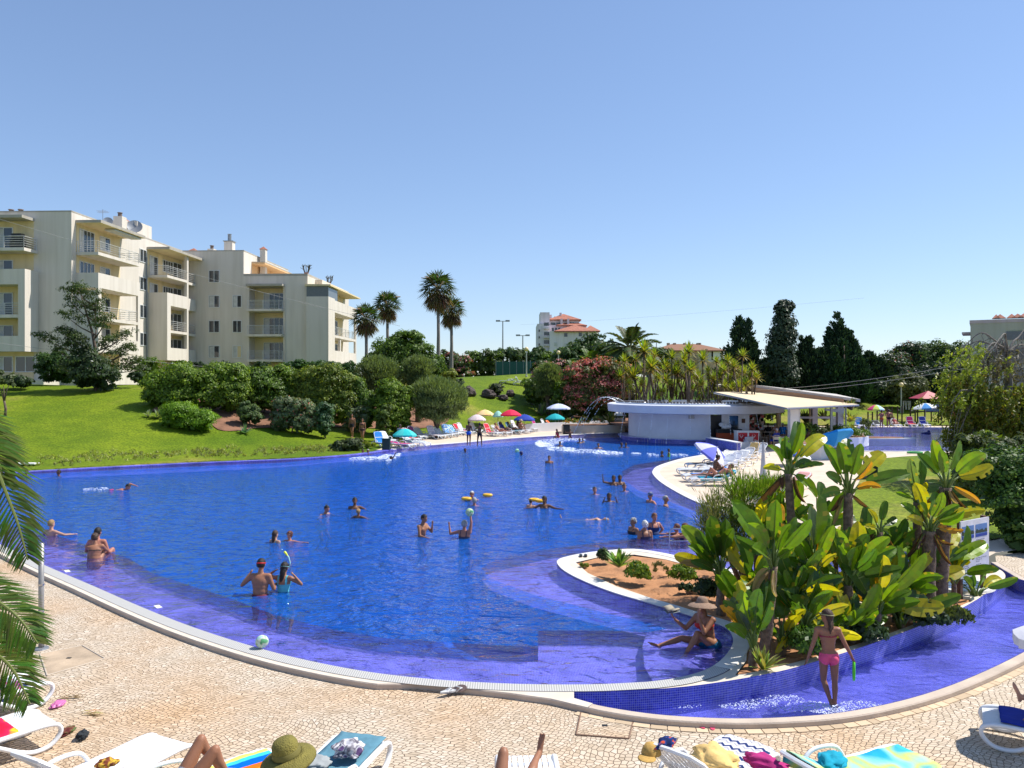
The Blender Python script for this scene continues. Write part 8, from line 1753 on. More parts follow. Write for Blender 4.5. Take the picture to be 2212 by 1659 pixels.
x,y=G(1395,1094,.04);person('child in a red dress sitting on the far pool coping',(x,y,.04),R(-50),P(pz=.1,lean=15,lL=[(.1,-1,-.0),(0,-.3,-1)],lR=[(-.1,-1,-.0),(0,-.3,-1)]),1.35,'brown','f',1,'brown','long',[('dress','dress',(.45,.04,.06))],vox=.02,fingers=False)
x,y=G(1425,1094,.04);person('child with arms out sitting on the far pool coping',(x,y,.04),R(0),P(pz=.1,lean=5,aL=[(.9,-.2,-.1),(.3,-.3,.8)],aR=[(-.9,-.2,-.1),(-.3,-.3,.8)],lL=[(.1,-1,-.0),(0,-.3,-1)],lR=[(-.1,-1,-.0),(0,-.3,-1)]),1.3,'brown','m',1,'black','short',[('shorts','trunks',(.1,.1,.15))],vox=.02,fingers=False)
for px,py,h,c,lab,rz,ps in((1172,1115,1.68,(.02,.12,.6),'boy in blue shorts standing on the far pool edge',160,P(aL=[(.15,-.3,-1),(-.1,-.7,-.4)],aR=[(-.15,-.3,-1),(.1,-.7,-.4)])),(1199,1117.5,1.62,(.01,.01,.015),'boy in black shorts standing on the far pool edge',175,P(lL=[(.12,-.02,-1),(.05,.05,-1)],lR=[(-.12,-.02,-1),(-.05,.05,-1)],**{k:v for k,v in HIPS.items()}))):
 x,y=G(px,py,.04);person(lab,(x,y,.04),R(rz),ps,h,'brown','m',.88,'black','short',[('shorts','trunks',c)],vox=.016)
for px,py,h,sx_,lab,wr,f_,rz in((880,1099,1.8,'m','bearded bare-chested man in black shorts walking on the lawn',[('shorts','trunks',(.015,.015,.02))],1.12,-15),(906,1103,1.68,'f','woman in a dark bikini walking beside the bearded man',[('bikini_top','bra',(.08,.03,.03)),('bikini_bottom','briefs',(.05,.02,.03))],1.15,-10)):
 Y=57.5 if sx_=='m' else 56;x=PX(px,Y);person(lab,(x,Y,hzf(x,Y)),R(rz),P(lL=[(.05,-.35,-1),(0,.15,-1)],lR=[(-.05,.15,-1),(0,.4,-.9)],turn=20),h,'tan',sx_,f_,'brown','short' if sx_=='m' else 'bun',wr,vox=.017)
x,y=G(992,1119);person('person in a grey top standing at the loungers by the bin',(x,y+.5,.03),R(140),P(lean=20,**FWD),1.5,'brown','f',1,'brown','bun',[('top','shirt',(.25,.25,.28)),('shorts','trunks',(.4,.05,.06))],vox=.018)
x,y=G(1401,1072);person('woman in a black patterned dress with raised arm at the far deck',(x,y,.03),R(150),P(aL=[(.6,-.2,.6),(.2,-.3,.9)]),1.66,'brown','f',1,'auburn','long',[('dress','dress',(.03,.03,.03))],vox=.018)
x,y=G(1432,1078);person('man in a black shirt and red shorts bending over at the far deck',(x,y+2.5,.03),R(60),P(lean=60,**FWD),1.75,'brown','m',1.1,'black','short',[('shirt','shirt',(.02,.025,.03)),('shorts','trunks',(.75,.06,.03))],vox=.018)
def on_lounger(lab,o,pose,dx=-.05,**k):
 c,s_=math.cos(o.rotation_euler.z),math.sin(o.rotation_euler.z);pos=o.location+V_((dx*c,dx*s_,.31));return person(lab,pos,o.rotation_euler.z+R(90),pose,fingers=k.pop('fingers',False),**k)
RECL=P(pz=.09,lean=-45,nod=25,lL=[(.08,-1,.05),(0,-1,-.02)],lR=[(-.08,-1,.45),(0,-.75,-.6)],aL=[(.4,-.3,-.9),(-.1,-1,.1)],aR=[(-.4,-.3,-.9),(.1,-1,.1)],fL=(0,-.3,1),fR=(0,-1,-.1))
SITL=P(pz=.1,lean=12,lL=[(.12,-.8,.6),(0,-.5,-.85)],lR=[(-.12,-.8,.55),(0,-.5,-.85)],aL=[(.2,-.8,-.4),(-.3,-.8,.1)],aR=[(-.2,-.8,-.4),(.3,-.8,.1)])
on_lounger('reddish sunbather lying back right of the bright red towel',LO[16],RECL,sex='f',skin='red',hair='brown',wear=[('bikini','briefs',(.6,.1,.05))],vox=.02)
on_lounger('person in a navy shirt reclining under the mint parasol',LO[17],RECL,skin='brown',wear=[('shirt','shirt',(.01,.02,.15))],vox=.02)
on_lounger('dark-haired person reclining by the teal towel',LO[18],RECL,skin='brown',wear=[('shirt','shirt',(.03,.04,.04))],vox=.02)
def sunhat(t,J):
 mb=MB();H=J['Rh'];mb.ell(J['hc']+H@V_((0,.01,.06)),(.095,.105,.08),14,9,M3=H);mb.ell(J['hc']+H@V_((0,-.0,.04)),(.16,.17,.015),14,6,M3=H);mb.build('sun_hat',CM('hat_beige',(.5,.42,.32)),t,True)
on_lounger('woman in a beige sun hat sitting up under the navy parasol',LO[19],SITL,sex='f',skin='tan',fat=1.1,hair='brown',wear=[('swimsuit','briefs',(.1,.05,.05))],vox=.018,extras=sunhat)
on_lounger('dark-haired person sitting behind the woman in the sun hat',LO[21],SITL,skin='brown',hair='black',wear=[('shorts','trunks',(.02,.02,.02))],vox=.02)
o=LO['r1'];person('tanned woman in a navy bikini sitting with drawn-up knees on the right deck',(PX(1770,35.2),o.location.y,.34),R(96),P(pz=.1,lean=10,lL=[(.1,-.75,.7),(0,-.45,-.9)],lR=[(-.15,-.8,.6),(0,-.5,-.85)],aL=[(.3,-.6,.3),(-.3,.3,.8)],aR=[(-.3,-.5,-.8),(.2,-.9,.3)],nod=15),1.68,'brown','f',1,'black','bun',[('bikini_bottom','briefs',(.01,.02,.12))],vox=.014)
o=LO['r0'];person('man in black shorts lying with one knee up on the right deck',(o.location.x+.15,o.location.y,.34),R(-88),P(pz=.1,lean=-62,nod=20,lL=[(.1,-.7,.75),(0,-.5,-.85)],lR=[(-.1,-1,.1),(0,-1,0)],aL=[(.5,.3,-.3),(.3,-.4,.6)],aR=[(-.5,.3,-.3),(-.3,-.4,.6)]),1.78,'red','m',1.1,'brown','short',[('shorts','trunks',(.02,.02,.03))],vox=.015)
for px,py,c,lab,h,f_ in((2214,1072,(.6,.12,.02),'sunburnt woman in an orange bikini standing by the kids pool',1.68,1.15),(2232,1071,(.02,.01,.01),'broad woman in a black bikini standing with her back turned by the kids pool',1.74,1.35)):
 x,y=G(px,py,.05);person(lab,(x,y+.8,.05),R(170),dict(HIPS,pz=.93)if f_>1.2 else P(aL=[(.3,-.5,-.8),(-.5,-.7,.3)],aR=[(-.3,-.5,-.8),(.5,-.7,.3)]),h,'red','f',f_,'brown','bun',[('bikini_bottom','briefs',c),('bikini_top','bra',c)],vox=.018,fingers=False)
on_lounger('woman in a pink-red top reclining by the kids pool',LO['k2'],RECL,sex='f',skin='fair',hair='brown',wear=[('top','suit',(.5,.1,.1))],vox=.02)
SEAT=dict(pz=.1,lean=6,lL=[(.15,-1,.0),(0,.1,-1)],lR=[(-.15,-1,.0),(0,.1,-1)],aL=[(.3,-.5,-.8),(-.2,-1,.2)],aR=[(-.3,-.5,-.8),(.2,-1,.2)])
def guest(lab,px,Y,rz,skin,wr,**k):x=PX(px,Y);return person(lab,(x,Y,.5),R(rz),SEAT,1.72,skin,k.get('sex','m'),k.get('fat',1.1),k.get('hair','grey'),'short',wr,vox=.02,fingers=False)
guest('man in a black shirt seated in the bar',1921,56.6,190,'brown',[('shirt','shirt',(.01,.01,.012)),('trousers','shorts',(.03,.03,.03))],hair='brown')
guest('bare-shouldered man seated next to the black shirt in the bar',1938,56.6,170,'red',[('shorts','shorts',(.3,.3,.3))]);guest('man with a bright blue towel over his back seated in the bar',1957,56.8,160,'tan',[('blue_towel','shirt',(.01,.2,.65))]);guest('grey-haired man in a dark blue shirt seated near the front of the terrace',1944,50.2,-150,'tan',[('shirt','shirt',(.01,.02,.2)),('shorts','shorts',(.02,.03,.1))],fat=1.2)
guest('leaning woman seated by the bending man on the terrace',2040,54.8,-80,'tan',[('swimsuit','suit',(.1,.03,.03))],sex='f',hair='brown');guest('woman in purple seated at the right end of the terrace',2066,55.3,60,'tan',[('top','shirt',(.15,.03,.15))],sex='f',hair='auburn')
x=PX(2016,54.6);person('bare-backed man in navy shorts bending over the terrace table',(x,54.6,.05),R(80),P(lean=62,pz=.93,aL=[(.2,-.6,-.9),(0,-.4,-1)],aR=[(-.2,-.6,-.9),(0,-.4,-1)]),1.76,'tan','m',1.1,'brown','short',[('shorts','trunks',(.01,.015,.06))],vox=.018,fingers=False)
# the reading woman on the bay ledge
x,y=G(1775,1612,-.0)
def reader(t,J):
 H=J['Rh'];hh=lambda v:J['hc']+H@V_(v)
 for s_ in(-1,1):mb=MB();mb.ell(hh((.03*s_,-.092,.01)),(.024,.008,.018),10,7,M3=H);mb.build('sunglass_lens',CM('lens_black',(.01,.01,.012),.1),t,True)
 mb=MB();mb.tube([hh((-.075,.0,.015)),hh((-.055,-.085,.02)),hh((.055,-.085,.02)),hh((.075,.0,.015))],.004,5);mb.build('sunglass_frame',BLACK,t)
 mb=MB();mb.ell(hh((0,-.09,-.056)),(.02,.006,.008),8,6,M3=H);mb.build('mouth',CM('lips_red',(.5,.04,.04)),t,True)
 hat=MB();hat.lathe([(0,.115),(.05,.11),(.085,.08),(.098,.02)],28);hat.lathe([(.098,.02),(.15,.0),(.2,-.015),(.235,-.045)],32);hb=hat.build('sun_hat',CM('hat_straw_brown',(.26,.17,.12),.9,var=.2,scale=30),t,True);hb.matrix_parent_inverse=Matrix();hb.location=hh((0,.01,.035));hb.rotation_euler=(H@Matrix.Rotation(R(-12),3,'X')).to_euler()
rd_=person('woman in a sun hat and dark glasses reading on the curved ledge of the pool',(x,y,-.075),R(-62),P(pz=.1,lean=16,nod=-10,turn=8,twist=8,lL=[(-.05,-.82,.58),(.0,-.62,-.75)],lR=[(-.45,-.88,.2),(-.25,-.95,-.22)],fR=(-.1,-.9,.45),aL=[(.15,-.75,-.55),(-.25,-.2,.95)],aR=[(-.25,-.7,-.75),(-.2,-.75,.65)],hR=(-.1,-.6,.8),hL=(-.1,.0,1)),1.72,'tan','f',1.0,'auburn','short',[('bikini_top','bra',(.55,.03,.03)),('bikini_bottom','briefs',(.0,.1,.2))],vox=.0095,extras=reader)
Jr=joints(P(pz=.1,lean=16,nod=-10,turn=8,twist=8,lL=[(-.05,-.82,.58),(.0,-.62,-.75)],lR=[(-.45,-.88,.2),(-.25,-.95,-.22)],aL=[(.15,-.75,-.55),(-.25,-.2,.95)],aR=[(-.25,-.7,-.75),(-.2,-.75,.65)],hR=(-.1,-.6,.8)))
MW=Matrix.Translation((x,y,-.075))@Matrix.Rotation(R(-62),4,'Z');hp=MW@(Jr['wrR']+Jr['haR']*.12)
t=thing('open_book','open paperback book held by the reading woman','book',hp,R(-50));
for s_ in(-1,1):mb=MB();mb.grid([[(s_*(.004+.11*q),-.09+.18*j/2,.03+.045*math.sin(q*2.2)+.03)for q in np.linspace(0,1,6)]for j in range(3)]);o=mb.build('pages',CM('book_pages',(.3,.26,.2)),t,True);o.modifiers.new('t','SOLIDIFY').thickness=.018
mb=MB();mb.grid([[(-.12+.24*i/8,-.095+.19*j/2,.022+.04*abs(math.sin((i-4)/4*2.2)))for i in range(9)]for j in range(3)]);o=mb.build('cover',CM('book_cover',(.16,.18,.2)),t,True);o.modifiers.new('t','SOLIDIFY').thickness=.004
# the girl in the channel
x,y=G(2072,1775,cz-.1)
def band(t,J):
 H=J['Rh'];hh=lambda v:J['hc']+H@V_(v);mb=MB();mb.tube([hh((.094*math.sin(a),.014-.112*math.cos(a),.04+.012*math.cos(a)))for a in np.linspace(0,6.283,24)],.008,6);mb.build('goggle_strap',CM('strap_olive',(.25,.25,.12),.5),t,True)
 for s_ in(-1,1):mb=MB();mb.ell(hh((.034*s_,-.1,.045)),(.027,.014,.02),10,7,M3=H);mb.build('goggle_lens',CM('goggle_green',(.15,.22,.12),.15),t,True)
GP=P(pz=.93,lean=3,turn=48,nod=6,aL=[(.32,.1,-1),(.32,-.05,-1)],aR=[(-.5,.02,-1),(-.5,-.25,-.95)],hR=(-.4,-.3,-1),lL=[(-.02,-.14,-1),(-.28,.3,-.95)],lR=[(-.02,.02,-1),(.0,.06,-1)],fL=(-.5,-1,-.3),fR=(-.35,-1,-.1),side=2)
person('girl in a pink bikini wading in the channel with a green dive ring',(x,y,cz-.1),R(168),GP,1.43,'tan','f',.93,'brown','tail',[('bikini_bottom','briefs',(.75,.09,.2)),('bikini_top','bra',(.25,.03,.05))],vox=.0095,extras=band,face=True)
Jg=joints(GP);MWg=Matrix.Translation((x,y,cz-.1))@Matrix.Rotation(R(168),4,'Z')@Matrix.Scale(1.43/1.72,4)
hp=MWg@(Jg['wrL']+Jg['haL']*.1)
for a_ in('R','L'):
 q=MWg@(Jg['wr'+a_]+Jg['ha'+a_]*.1)
 if q.x>x:hp=q
t=thing('dive_ring','bright green dive ring hanging from the girl\'s hand','dive ring',hp+V_((0,-.0,-.13)),R(70));mb=MB();mb.tube([(.055*math.cos(a),0,.13*math.sin(a))for a in np.linspace(0,6.283,22)],.018,8);mb.build('ring',CM('neon_green',(.12,.7,.03),.3),t,True)
fx,fy=G(2060,1770,cz);
def foamz(pts,n,seed,z,sz):
 r=random.Random(seed);mb=MB()
 for i in range(n):
  (a,b_,rx,ry)=r.choice(pts);q=math.sqrt(r.random());an=r.uniform(0,6.28);s_=sz*r.uniform(.3,1.4);mb.ell((a+rx*q*math.cos(an),b_+ry*q*math.sin(an),z),(s_*1.3,s_,s_*.5),6,4)
 o=mb.build('foam',CM('foam_clear',(.6,.66,.85),.2),None,True);tag(o,kind='stuff')
foamz([G(px,py,cz)+(.3,.12)for px,py in((1960,1745),(2020,1760),(1900,1755),(2100,1770),(1850,1765),(2150,1760),(1980,1770),(1700,1762))],1500,5,cz,.007)
foamz([(fx,fy,.3,.2)],500,6,cz,.008)
# foreground deck
def GF(px,py,h=0.):return G(px,py,frontZ+h)
def floung(lab,px,py,rz,back,h=.28,group='white sun loungers on the near deck'):
 """px,py: photo point of the foot end centre at seat height; rz heading of the feet"""
 x,y=GF(px,py,h);x-=.9*math.cos(R(rz));y-=.9*math.sin(R(rz));return lounger(lab,x,y,R(rz),back,z=frontZ,group=group)
F1=floung('white lounger with a red picture towel at the left edge',108,1795,52,8)
F2=floung('empty white lounger at the bottom left, feet to the pool',425,1852,64,42)
x,y=GF(530,1905,.3);F3=lounger('white lounger under the sunbathing woman with drawn-up knees',-3.2,7.95,R(42),25,z=frontZ,group='white sun loungers on the near deck')
x,y=GF(880,1890,.3);F4=lounger('white lounger with a grey-blue mat next to the straw hat',x-.2,y-.45,R(75),8,z=frontZ,group='white sun loungers on the near deck')
F5=floung('white lounger of the man with one knee raised, bottom centre',1315,1893,92,25)
x,y=GF(1700,1925,.3);F6=lounger('white lounger with a raised back seen from behind, zigzag towel',2.07,8.23,R(48),42,z=frontZ,group='white sun loungers on the near deck')
x,y=GF(2130,1912,.3);F7=lounger('white lounger under the tie-dyed towel, bottom right',x,y-.2,R(25),25,z=frontZ,group='white sun loungers on the near deck')
F8=floung('white lounger with a navy cover at the right edge',2470,1790,150,25)
x,y=GF(-10,1760,.3);F9=lounger('white lounger with a flowered towel at the far left edge',x-.5,y+.1,R(60),8,z=frontZ,group='white sun loungers on the near deck')
T_SUN=tmat('sunglasses_towel','dye',[(.35,(.5,.01,.04)),(.52,(.6,.02,.08)),(.58,(.75,.55,.02)),(.66,(.02,.02,.05))],3.2)
T_FLW=tmat('flowered_towel','dye',[(.35,(.02,.03,.12)),(.48,(.5,.5,.55)),(.55,(.5,.05,.2)),(.62,(.05,.06,.2))],9)
T_RBW=tmat('rainbow_towel','stripe',[(0,(.0,.12,.6)),(.25,(.05,.5,.5)),(.4,(.7,.65,.15)),(.55,(.85,.3,.02)),(.8,(.85,.15,.01))],2.0)
T_ZIG=tmat('zigzag_towel','zig',[(0,(.6,.58,.6)),(.34,(.35,.35,.4)),(.5,(.6,.58,.6)),(.68,(.02,.04,.14)),(.95,(.6,.58,.6))])
T_DYE=tmat('tie_dyed_towel','dye',[(.3,(.02,.35,.55)),(.45,(.25,.6,.6)),(.55,(.5,.62,.15)),(.68,(.05,.4,.55))],2.6)
T_CYAN=solid('grey_blue_mat',(.09,.22,.29));T_GREY=solid('grey_towel',(.3,.32,.32))
towel('red towel with yellow sunglasses motif on the left lounger',F1,T_SUN,8,-.2,.75,seed=1,over=.05)
towel('flowered towel on the far left lounger',F9,T_FLW,8,-.3,.9,seed=2)
towel('rainbow-striped beach towel under the sunbather\'s feet',F3,T_RBW,25,-.6,1.1,w=.7,seed=3)
towel('grey-blue mat on the lounger beside the straw hat',F4,T_CYAN,8,-.7,1.16,w=.56,over=.0,seed=4)
towel('light blue towel under the man at the bottom centre',F5,T_BW,25,-.6,.55,seed=5,over=.0)
towel('navy and white zigzag towel on the raised-back lounger',F6,T_ZIG,42,-.1,1.15,w=.6,over=.02,seed=6)
towel('tie-dyed turquoise and yellow towel at the bottom right',F7,T_DYE,25,-.6,1.1,w=.7,over=.12,seed=7)
towel('navy cover on the lounger at the right edge',F8,T_NAVY,25,-.6,1.0,over=.0,seed=8)
def cloth_heap(lab,p,w,d,h,mat,seed,name='cloth_heap',cat='towel'):
 rr=random.Random(seed);bm=bmesh.new();bmesh.ops.create_icosphere(bm,subdivisions=4,radius=1);from mathutils import noise
 for v in bm.verts:
  n_=noise.noise(v.co*2+V_((seed,0,0)))*.4+noise.noise(v.co*5)*.15;v.co*=1+n_;v.co=V_((v.co.x*w/2,v.co.y*d/2,max(-.02,v.co.z*h*.5)+h*.4))
 me=bpy.data.meshes.new(name);bm.to_mesh(me);bm.free();me.materials.append(mat);me.polygons.foreach_set('use_smooth',[True]*len(me.polygons));o=bpy.data.objects.new(name,me);COL.objects.link(o);o.location=p;o.rotation_euler=(0,0,rr.uniform(0,3));return tag(o,lab,cat)
def seat_pt(px,py,h=.33):x,y=GF(px,py,h);return V_((x,y,frontZ+h))
cloth_heap('crumpled black and white cloth on the grey-blue mat',seat_pt(872,1895,.35),.34,.3,.2,tmat('bw_cloth','dye',[(.4,(.6,.58,.6)),(.5,(.08,.07,.1)),(.55,(.5,.5,.52)),(.62,(.1,.06,.15))],9),3)
cloth_heap('crumpled yellow towel at the bottom edge beside the zigzag towel',seat_pt(1790,1915,.42),.55,.4,.2,T_YEL,5)
cloth_heap('magenta cloth on the zigzag towel',seat_pt(1915,1925,.4),.5,.25,.15,T_MAG,6)
cloth_heap('turquoise bunched end of the tie-dyed towel',seat_pt(2080,1918,.4),.4,.25,.14,T_TEAL,7)
cloth_heap('small brown and yellow cloth on the empty bottom-left lounger',seat_pt(268,1918,.36),.2,.16,.1,tmat('brown_cloth','dye',[(.4,(.2,.06,.03)),(.55,(.6,.4,.05)),(.65,(.1,.03,.02))],14),8)
cloth_heap('grey towel at the bottom edge beside the hat',seat_pt(785,1915,.36),.3,.35,.1,T_GREY,9)
cloth_heap('black bag on the ground by the left lounger',V_((*GF(205,1848,.0),frontZ)),.17,.13,.12,T_BLK,10,name='small_bag',cat='bag')
cloth_heap('brown patterned sandals bag beside the left lounger leg',V_((*GF(165,1835,0),frontZ)),.28,.13,.08,tmat('brown_bag','dye',[(.4,(.08,.02,.02)),(.55,(.15,.06,.04)),(.62,(.1,.14,.05))],14),11,name='small_bag',cat='bag')
cloth_heap('pink plastic toy on the paving by the left lounger',V_((*GF(146,1765,0),frontZ)),.24,.14,.07,CM('pink_plastic',(.55,.15,.35),.4),12,name='pink_toy',cat='toy')
cloth_heap('crumpled dark and orange cloth on the corner of the raised backrest',V_((*GF(1665,1872,.75),frontZ+.75)),.28,.12,.12,tmat('navy_cloth','dye',[(.4,(.01,.02,.08)),(.56,(.02,.05,.2)),(.62,(.5,.08,.04))],12),13)
x,y=GF(1628,1868,.78);t=thing('visor_hat','yellow straw cap hooked on the corner of the raised backrest','hat',(x,y,frontZ+.72));mb=MB();mb.lathe([(0,.1),(.06,.09),(.09,.04),(.1,0)],20);mb.build('crown',CM('straw_yellow',(.5,.3,.08),.9,var=.2,scale=40),t,True);mb=MB();mb.ell((-.06,-.1,.0),(.09,.1,.012),14,6);mb.build('brim',CM('straw_yellow',(.5,.3,.08)),t,True)
HWx,HWy=PX(700,6.7),6.7
def strawhat(t,J):
 H=J['Rh'];pos=J['hc']+H@V_((0,.01,.03));return None
HWP=P(pz=.1,lean=10,nod=6,lL=[(.15,-1,.1),(0,-1,-.1)],lR=[(-.15,-1,.1),(0,-1,-.1)],aL=[(.3,-.5,-.8),(-.1,-1,.1)],aR=[(-.3,-.5,-.8),(.1,-1,.1)])
zt=PZ(1890,6.7);person('woman with reddish hair sitting under the green straw hat',(HWx,HWy,zt-.82),R(172),HWP,1.66,'red','f',1.1,'auburn','curly',[('white_top','suit',(.6,.58,.58))],vox=.014)
Jh=joints(HWP);MH=Matrix.Translation((HWx,HWy,zt-.82))@Matrix.Rotation(R(172),4,'Z')@Matrix.Scale(1.66/1.72,4);hp=MH@Jh['hc']
t=thing('straw_hat','olive-green wide-brimmed straw hat worn at the bottom left','hat',hp+V_((0,0,.05)));t.rotation_euler=(R(8),R(-10),0);t.scale=(1.12,)*3
HM=M('olive_straw',(.2,.17,.035),.85,.2,10,.8,bscale=90)
mb=MB();mb.lathe([(0,.135),(.045,.133),(.082,.118),(.098,.09),(.102,.05),(.108,.0)],36);mb.build('crown',HM,t,True);mb=MB();mb.lathe([(.108,.0),(.14,-.012),(.175,-.022),(.205,-.04),(.213,-.052),(.207,-.05)],44);o=mb.build('brim',HM,t,True);o.modifiers.new('t','SOLIDIFY').thickness=.006
mb=MB();mb.lathe([(.1035,.05),(.109,.04),(.111,.01)],36);mb.build('hat_band',CM('olive_band',(.15,.13,.03)),t,True)
px_,py_=GF(445,1925,.36)
person('sunbather in a grey swimsuit with both knees drawn up at the bottom left',(PX(452,7.65),7.65,frontZ+.34),R(90+44),P(pz=.12,lean=-72,nod=25,lL=[(.16,-.6,.85),(.0,-.5,-.95)],lR=[(-.16,-.62,.8),(.05,-.4,-.95)],fL=(0,-1,-.25),fR=(0,-1,-.25),aL=[(.5,.2,-.5),(0,-1,-.1)],aR=[(-.5,.2,-.5),(0,-1,-.1)]),1.72,'tan','f',1.0,'brown','short',[('swimsuit','suit',(.38,.38,.42))],vox=.0095)
x,y=PX(1285,7.85),7.85
person('man lying with one knee raised and one foot up at the bottom centre',(PX(1268,7.45),7.45,frontZ+.30),R(180),P(pz=.12,lean=-72,nod=25,lL=[(-.12+.02,-.5,.72),(-.0,-.75,-.85)],lR=[(-.28,-.98,.06),(-.28,-.9,.12)],fR=(-.15,-.15,.97),fL=(0,-1,-.2),aL=[(.5,.2,-.5),(0,-1,-.1)],aR=[(-.5,.2,-.5),(0,-1,-.1)]),1.76,'tan','m',.98,'brown','short',[('shorts','trunks',(.02,.08,.3))],vox=.0095)
person('person with crossed bare feet on the lounger at the right edge',(F8.location.x+.25,F8.location.y-.15,frontZ+.33),R(150+90),P(pz=.12,lean=-60,nod=25,lL=[(.1,-.78,.62),(.0,-.75,-.66)],lR=[(-.1,-1,.12),(-.05,-1,.12)],fR=(0,-.3,.95),fL=(0,-1,-.3),aL=[(.5,.2,-.5),(0,-1,-.1)],aR=[(-.5,.2,-.5),(0,-1,-.1)]),1.72,'fair','f',1.0,'brown','short',[('shorts','trunks',(.02,.03,.12))],vox=.011)
def sandal(lab,px,py,rz,col,h=frontZ,up=0,grp=None,strap=(.6,.6,.6)):
 x,y=G(px,py,h);t=thing('flip_flop',lab,'flip-flop',(x,y,h),R(rz),grp);mb=MB();pl=[(.045*math.sin(a)*(1.15 if math.cos(a)>0 else .85),.125*math.cos(a))for a in np.linspace(0,6.283,20)[:-1]];mb.prism(pl,0,.022);mb.build('sole',CM('sole_%d'%int(col[0]*99),col,.6),t)
 mb=MB();mb.tube([(-.04,-.03,.02),(-.01,.03,.05),(0,.06,.02)],.008,5);mb.tube([(.04,-.03,.02),(.01,.03,.05),(0,.06,.02)],.008,5);mb.build('strap',CM('strapc_%d'%int(strap[0]*99),strap),t);return t
sandal('pink flip-flop left of its pair on the kerb stones',1747,1815,20,(.55,.06,.13),strap=(.4,.02,.08));sandal('pink flip-flop right of its pair on the kerb stones',1780,1818,-10,(.55,.06,.13),strap=(.4,.02,.08))
sandal('white slide sandal on the near coping edge, left one',1121,1730,-60,(.5,.5,.5),h=.0,strap=(.7,.7,.7));o=sandal('brown-soled slide tipped over the white one on the near coping',1146,1722,-70,(.28,.2,.17),h=.02);o.rotation_euler=(R(25),R(60),R(-70))
def leaf_litter(px,py,lab,col,seed):
 x,y=GF(px,py);t=thing('dry_palm_leaf',lab,'leaf',(x,y,frontZ));mb=MB();r=random.Random(seed)
 for i in range(9):
  a=r.uniform(-.5,.5)+.3;l_=r.uniform(.12,.3);s_=V_((r.uniform(-.08,.08),r.uniform(-.06,.06),.01));d=V_((math.cos(a),math.sin(a)*.6,.06));n_=V_((-d.y,d.x,0)).normalized()*.014;mb.add([s_,s_+d*l_*.5-n_+V_((0,0,.02)),s_+d*l_,s_+d*l_*.5+n_+V_((0,0,.02))],[(0,1,2,3)],0,tuple(c*r.uniform(.8,1.2)for c in col))
 mb.build('leaflets',LEAF,t)
leaf_litter(212,1787,'bunch of dry pale palm leaflets on the left paving',(.45,.35,.16),1);leaf_litter(150,1748,'dark and yellow scrap behind the pink toy',(.2,.14,.06),2)
x,y=G(655,1618,.04);ballobj('pale green and white ball resting on the near pool edge',x,y,.13,.105,(.35,.6,.55))
def cover(lab,pts,mat,name,frame):
 q=[GF(*p)for p in pts];c=(sum(p[0]for p in q)/4,sum(p[1]for p in q)/4);t=thing(name,lab,'cover',(*c,frontZ));lp=[(p[0]-c[0],p[1]-c[1])for p in q];mb=MB();mb.prism(lp,-.02,.006);mb.build('plate',mat,t)
 m2=MB()
 for i in range(4):a,b_=lp[i],lp[(i+1)%4];m2.tube([(a[0],a[1],.008),(b_[0],b_[1],.008)],.011,5)
 m2.build('frame',frame,t);m3=MB();m3.box((0,0,.008),(.07,.05,.006));m3.build('lifting_slot',BLACK,t)
cover('cobble-filled square cover with a dark lifting hole beside the channel kerb',[(1452,1783),(1585,1794),(1572,1848),(1440,1838)],COBBLE,'access_cover',CM('rust_frame',(.2,.12,.08)))
cover('smooth worn concrete cover in the paving by the left pole',[(100,1636),(205,1615),(262,1648),(118,1690)],M('worn_concrete',(.42,.32,.22),.85,.3,2.2,.3,bscale=20),'concrete_cover',CM('pale_frame',(.5,.42,.33)))
mb=MB();KO=offset(Ol,-.17);r=random.Random(5);i=2;acc=0
pts=smooth_line(KO[:60],3)
pos=0;last=pts[6]
stn=[tuple(c*f for c in(.55,.42,.28))for f in(.85,.95,1.,1.08,1.15)]
tgt=r.uniform(.12,.2);start=pts[6]
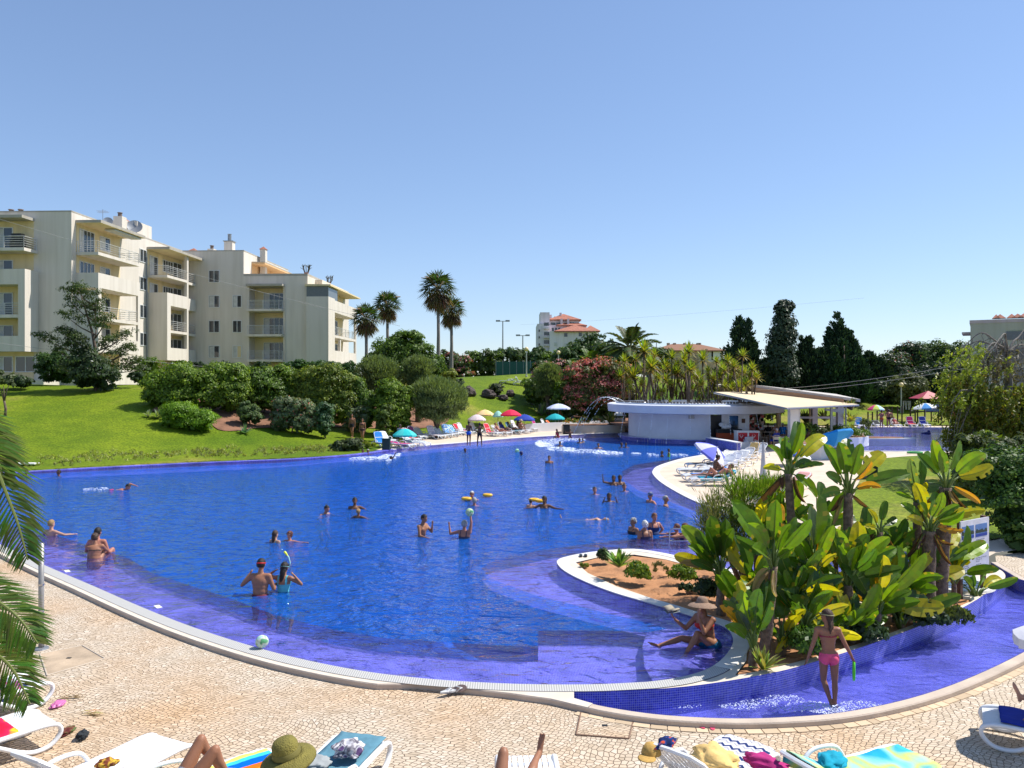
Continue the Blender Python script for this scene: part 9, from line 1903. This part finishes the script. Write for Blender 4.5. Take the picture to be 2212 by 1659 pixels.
for k in range(7,len(pts)):
 if math.dist(start,pts[k])>=tgt:
  a,b_=V_((*start,0)),V_((*pts[k],0));d=(b_-a).normalized();nrm=V_((d.y,-d.x,0));g=.006;c=r.choice(stn);w=r.uniform(.1,.13)
  q=[a+d*g,b_-d*g,b_-d*g+nrm*w,a+d*g+nrm*w];z0_,z1_=frontZ-.02,frontZ+.012
  mb.add([(p.x,p.y,z0_)for p in q]+[(p.x,p.y,z1_)for p in q],[(3,2,1,0),(4,5,6,7),(0,1,5,4),(1,2,6,5),(2,3,7,6),(3,0,4,7)],0,c);start=pts[k];tgt=r.uniform(.12,.2)
sm=leafmat('kerb_course_stone',0.0,.8,.2);o=mb.build('kerb_stone_course',sm);tag(o,kind='structure')
x,y=GF(103,1622);t=thing('grey_pole','thin grey metal pole behind the palm fronds on the left paving','pole',(x,y,frontZ));h=PZ(1358,y)-frontZ;mb=MB();mb.tube([(0,0,0),(0,0,h)],.042,10);mb.build('tube',M('galvanised',(.33,.32,.31),.5,.15,6,metal=.4),t,True)
for q in(.35,.6,.85):mb=MB();mb.tube([(0,0,h*q),(0,0,h*q+.03)],.048,10);mb.build('clamp_ring',STEEL,t)
mb=MB();mb.lathe([(0,0),(.12,0),(.11,.02),(.045,.03)],14);mb.build('foot_plate',GREYP,t)
for i,(px,py,lab)in enumerate(((395,1517,'small white depth mark tile on the near ledge, right one'),(168,1428,'small white depth mark tile on the near ledge, left one'))):
 x,y=G(px,py,.02);t=thing('depth_tile',lab,'tile',(x,y,.022),R(-50));mb=MB();mb.box((0,0,0),(.22,.1,.01));mb.build('tile',WHITE,t)
x,y=G(1452,1389,.05);t=thing('dark_sandals','pair of small dark sandals on the island coping','sandals',(x,y,.035));
for s_ in(0,1):mb=MB();mb.prism([(s_*.12+.04*math.cos(a),.1*math.sin(a))for a in np.linspace(0,6.28,13)[:-1]],0,.04);mb.build('sandal',BLACK,t)
x,y=PX(2645,9.6),9.6;parasol('white parasol reaching in at the right border',x,y,PZ(1555,9.6),.48,[(.7,.68,.72)],'edge',z=frontZ,hgt=.2)
x,y=G(62,1168);x0=x;t=thing('white_board','flat white board lying on the lawn at the far left pool rim','board',(x,y+.4,.1));mb=MB();mb.box((-1.2,0,.05),(3.2,.5,.05));mb.build('panel',WHITE,t)
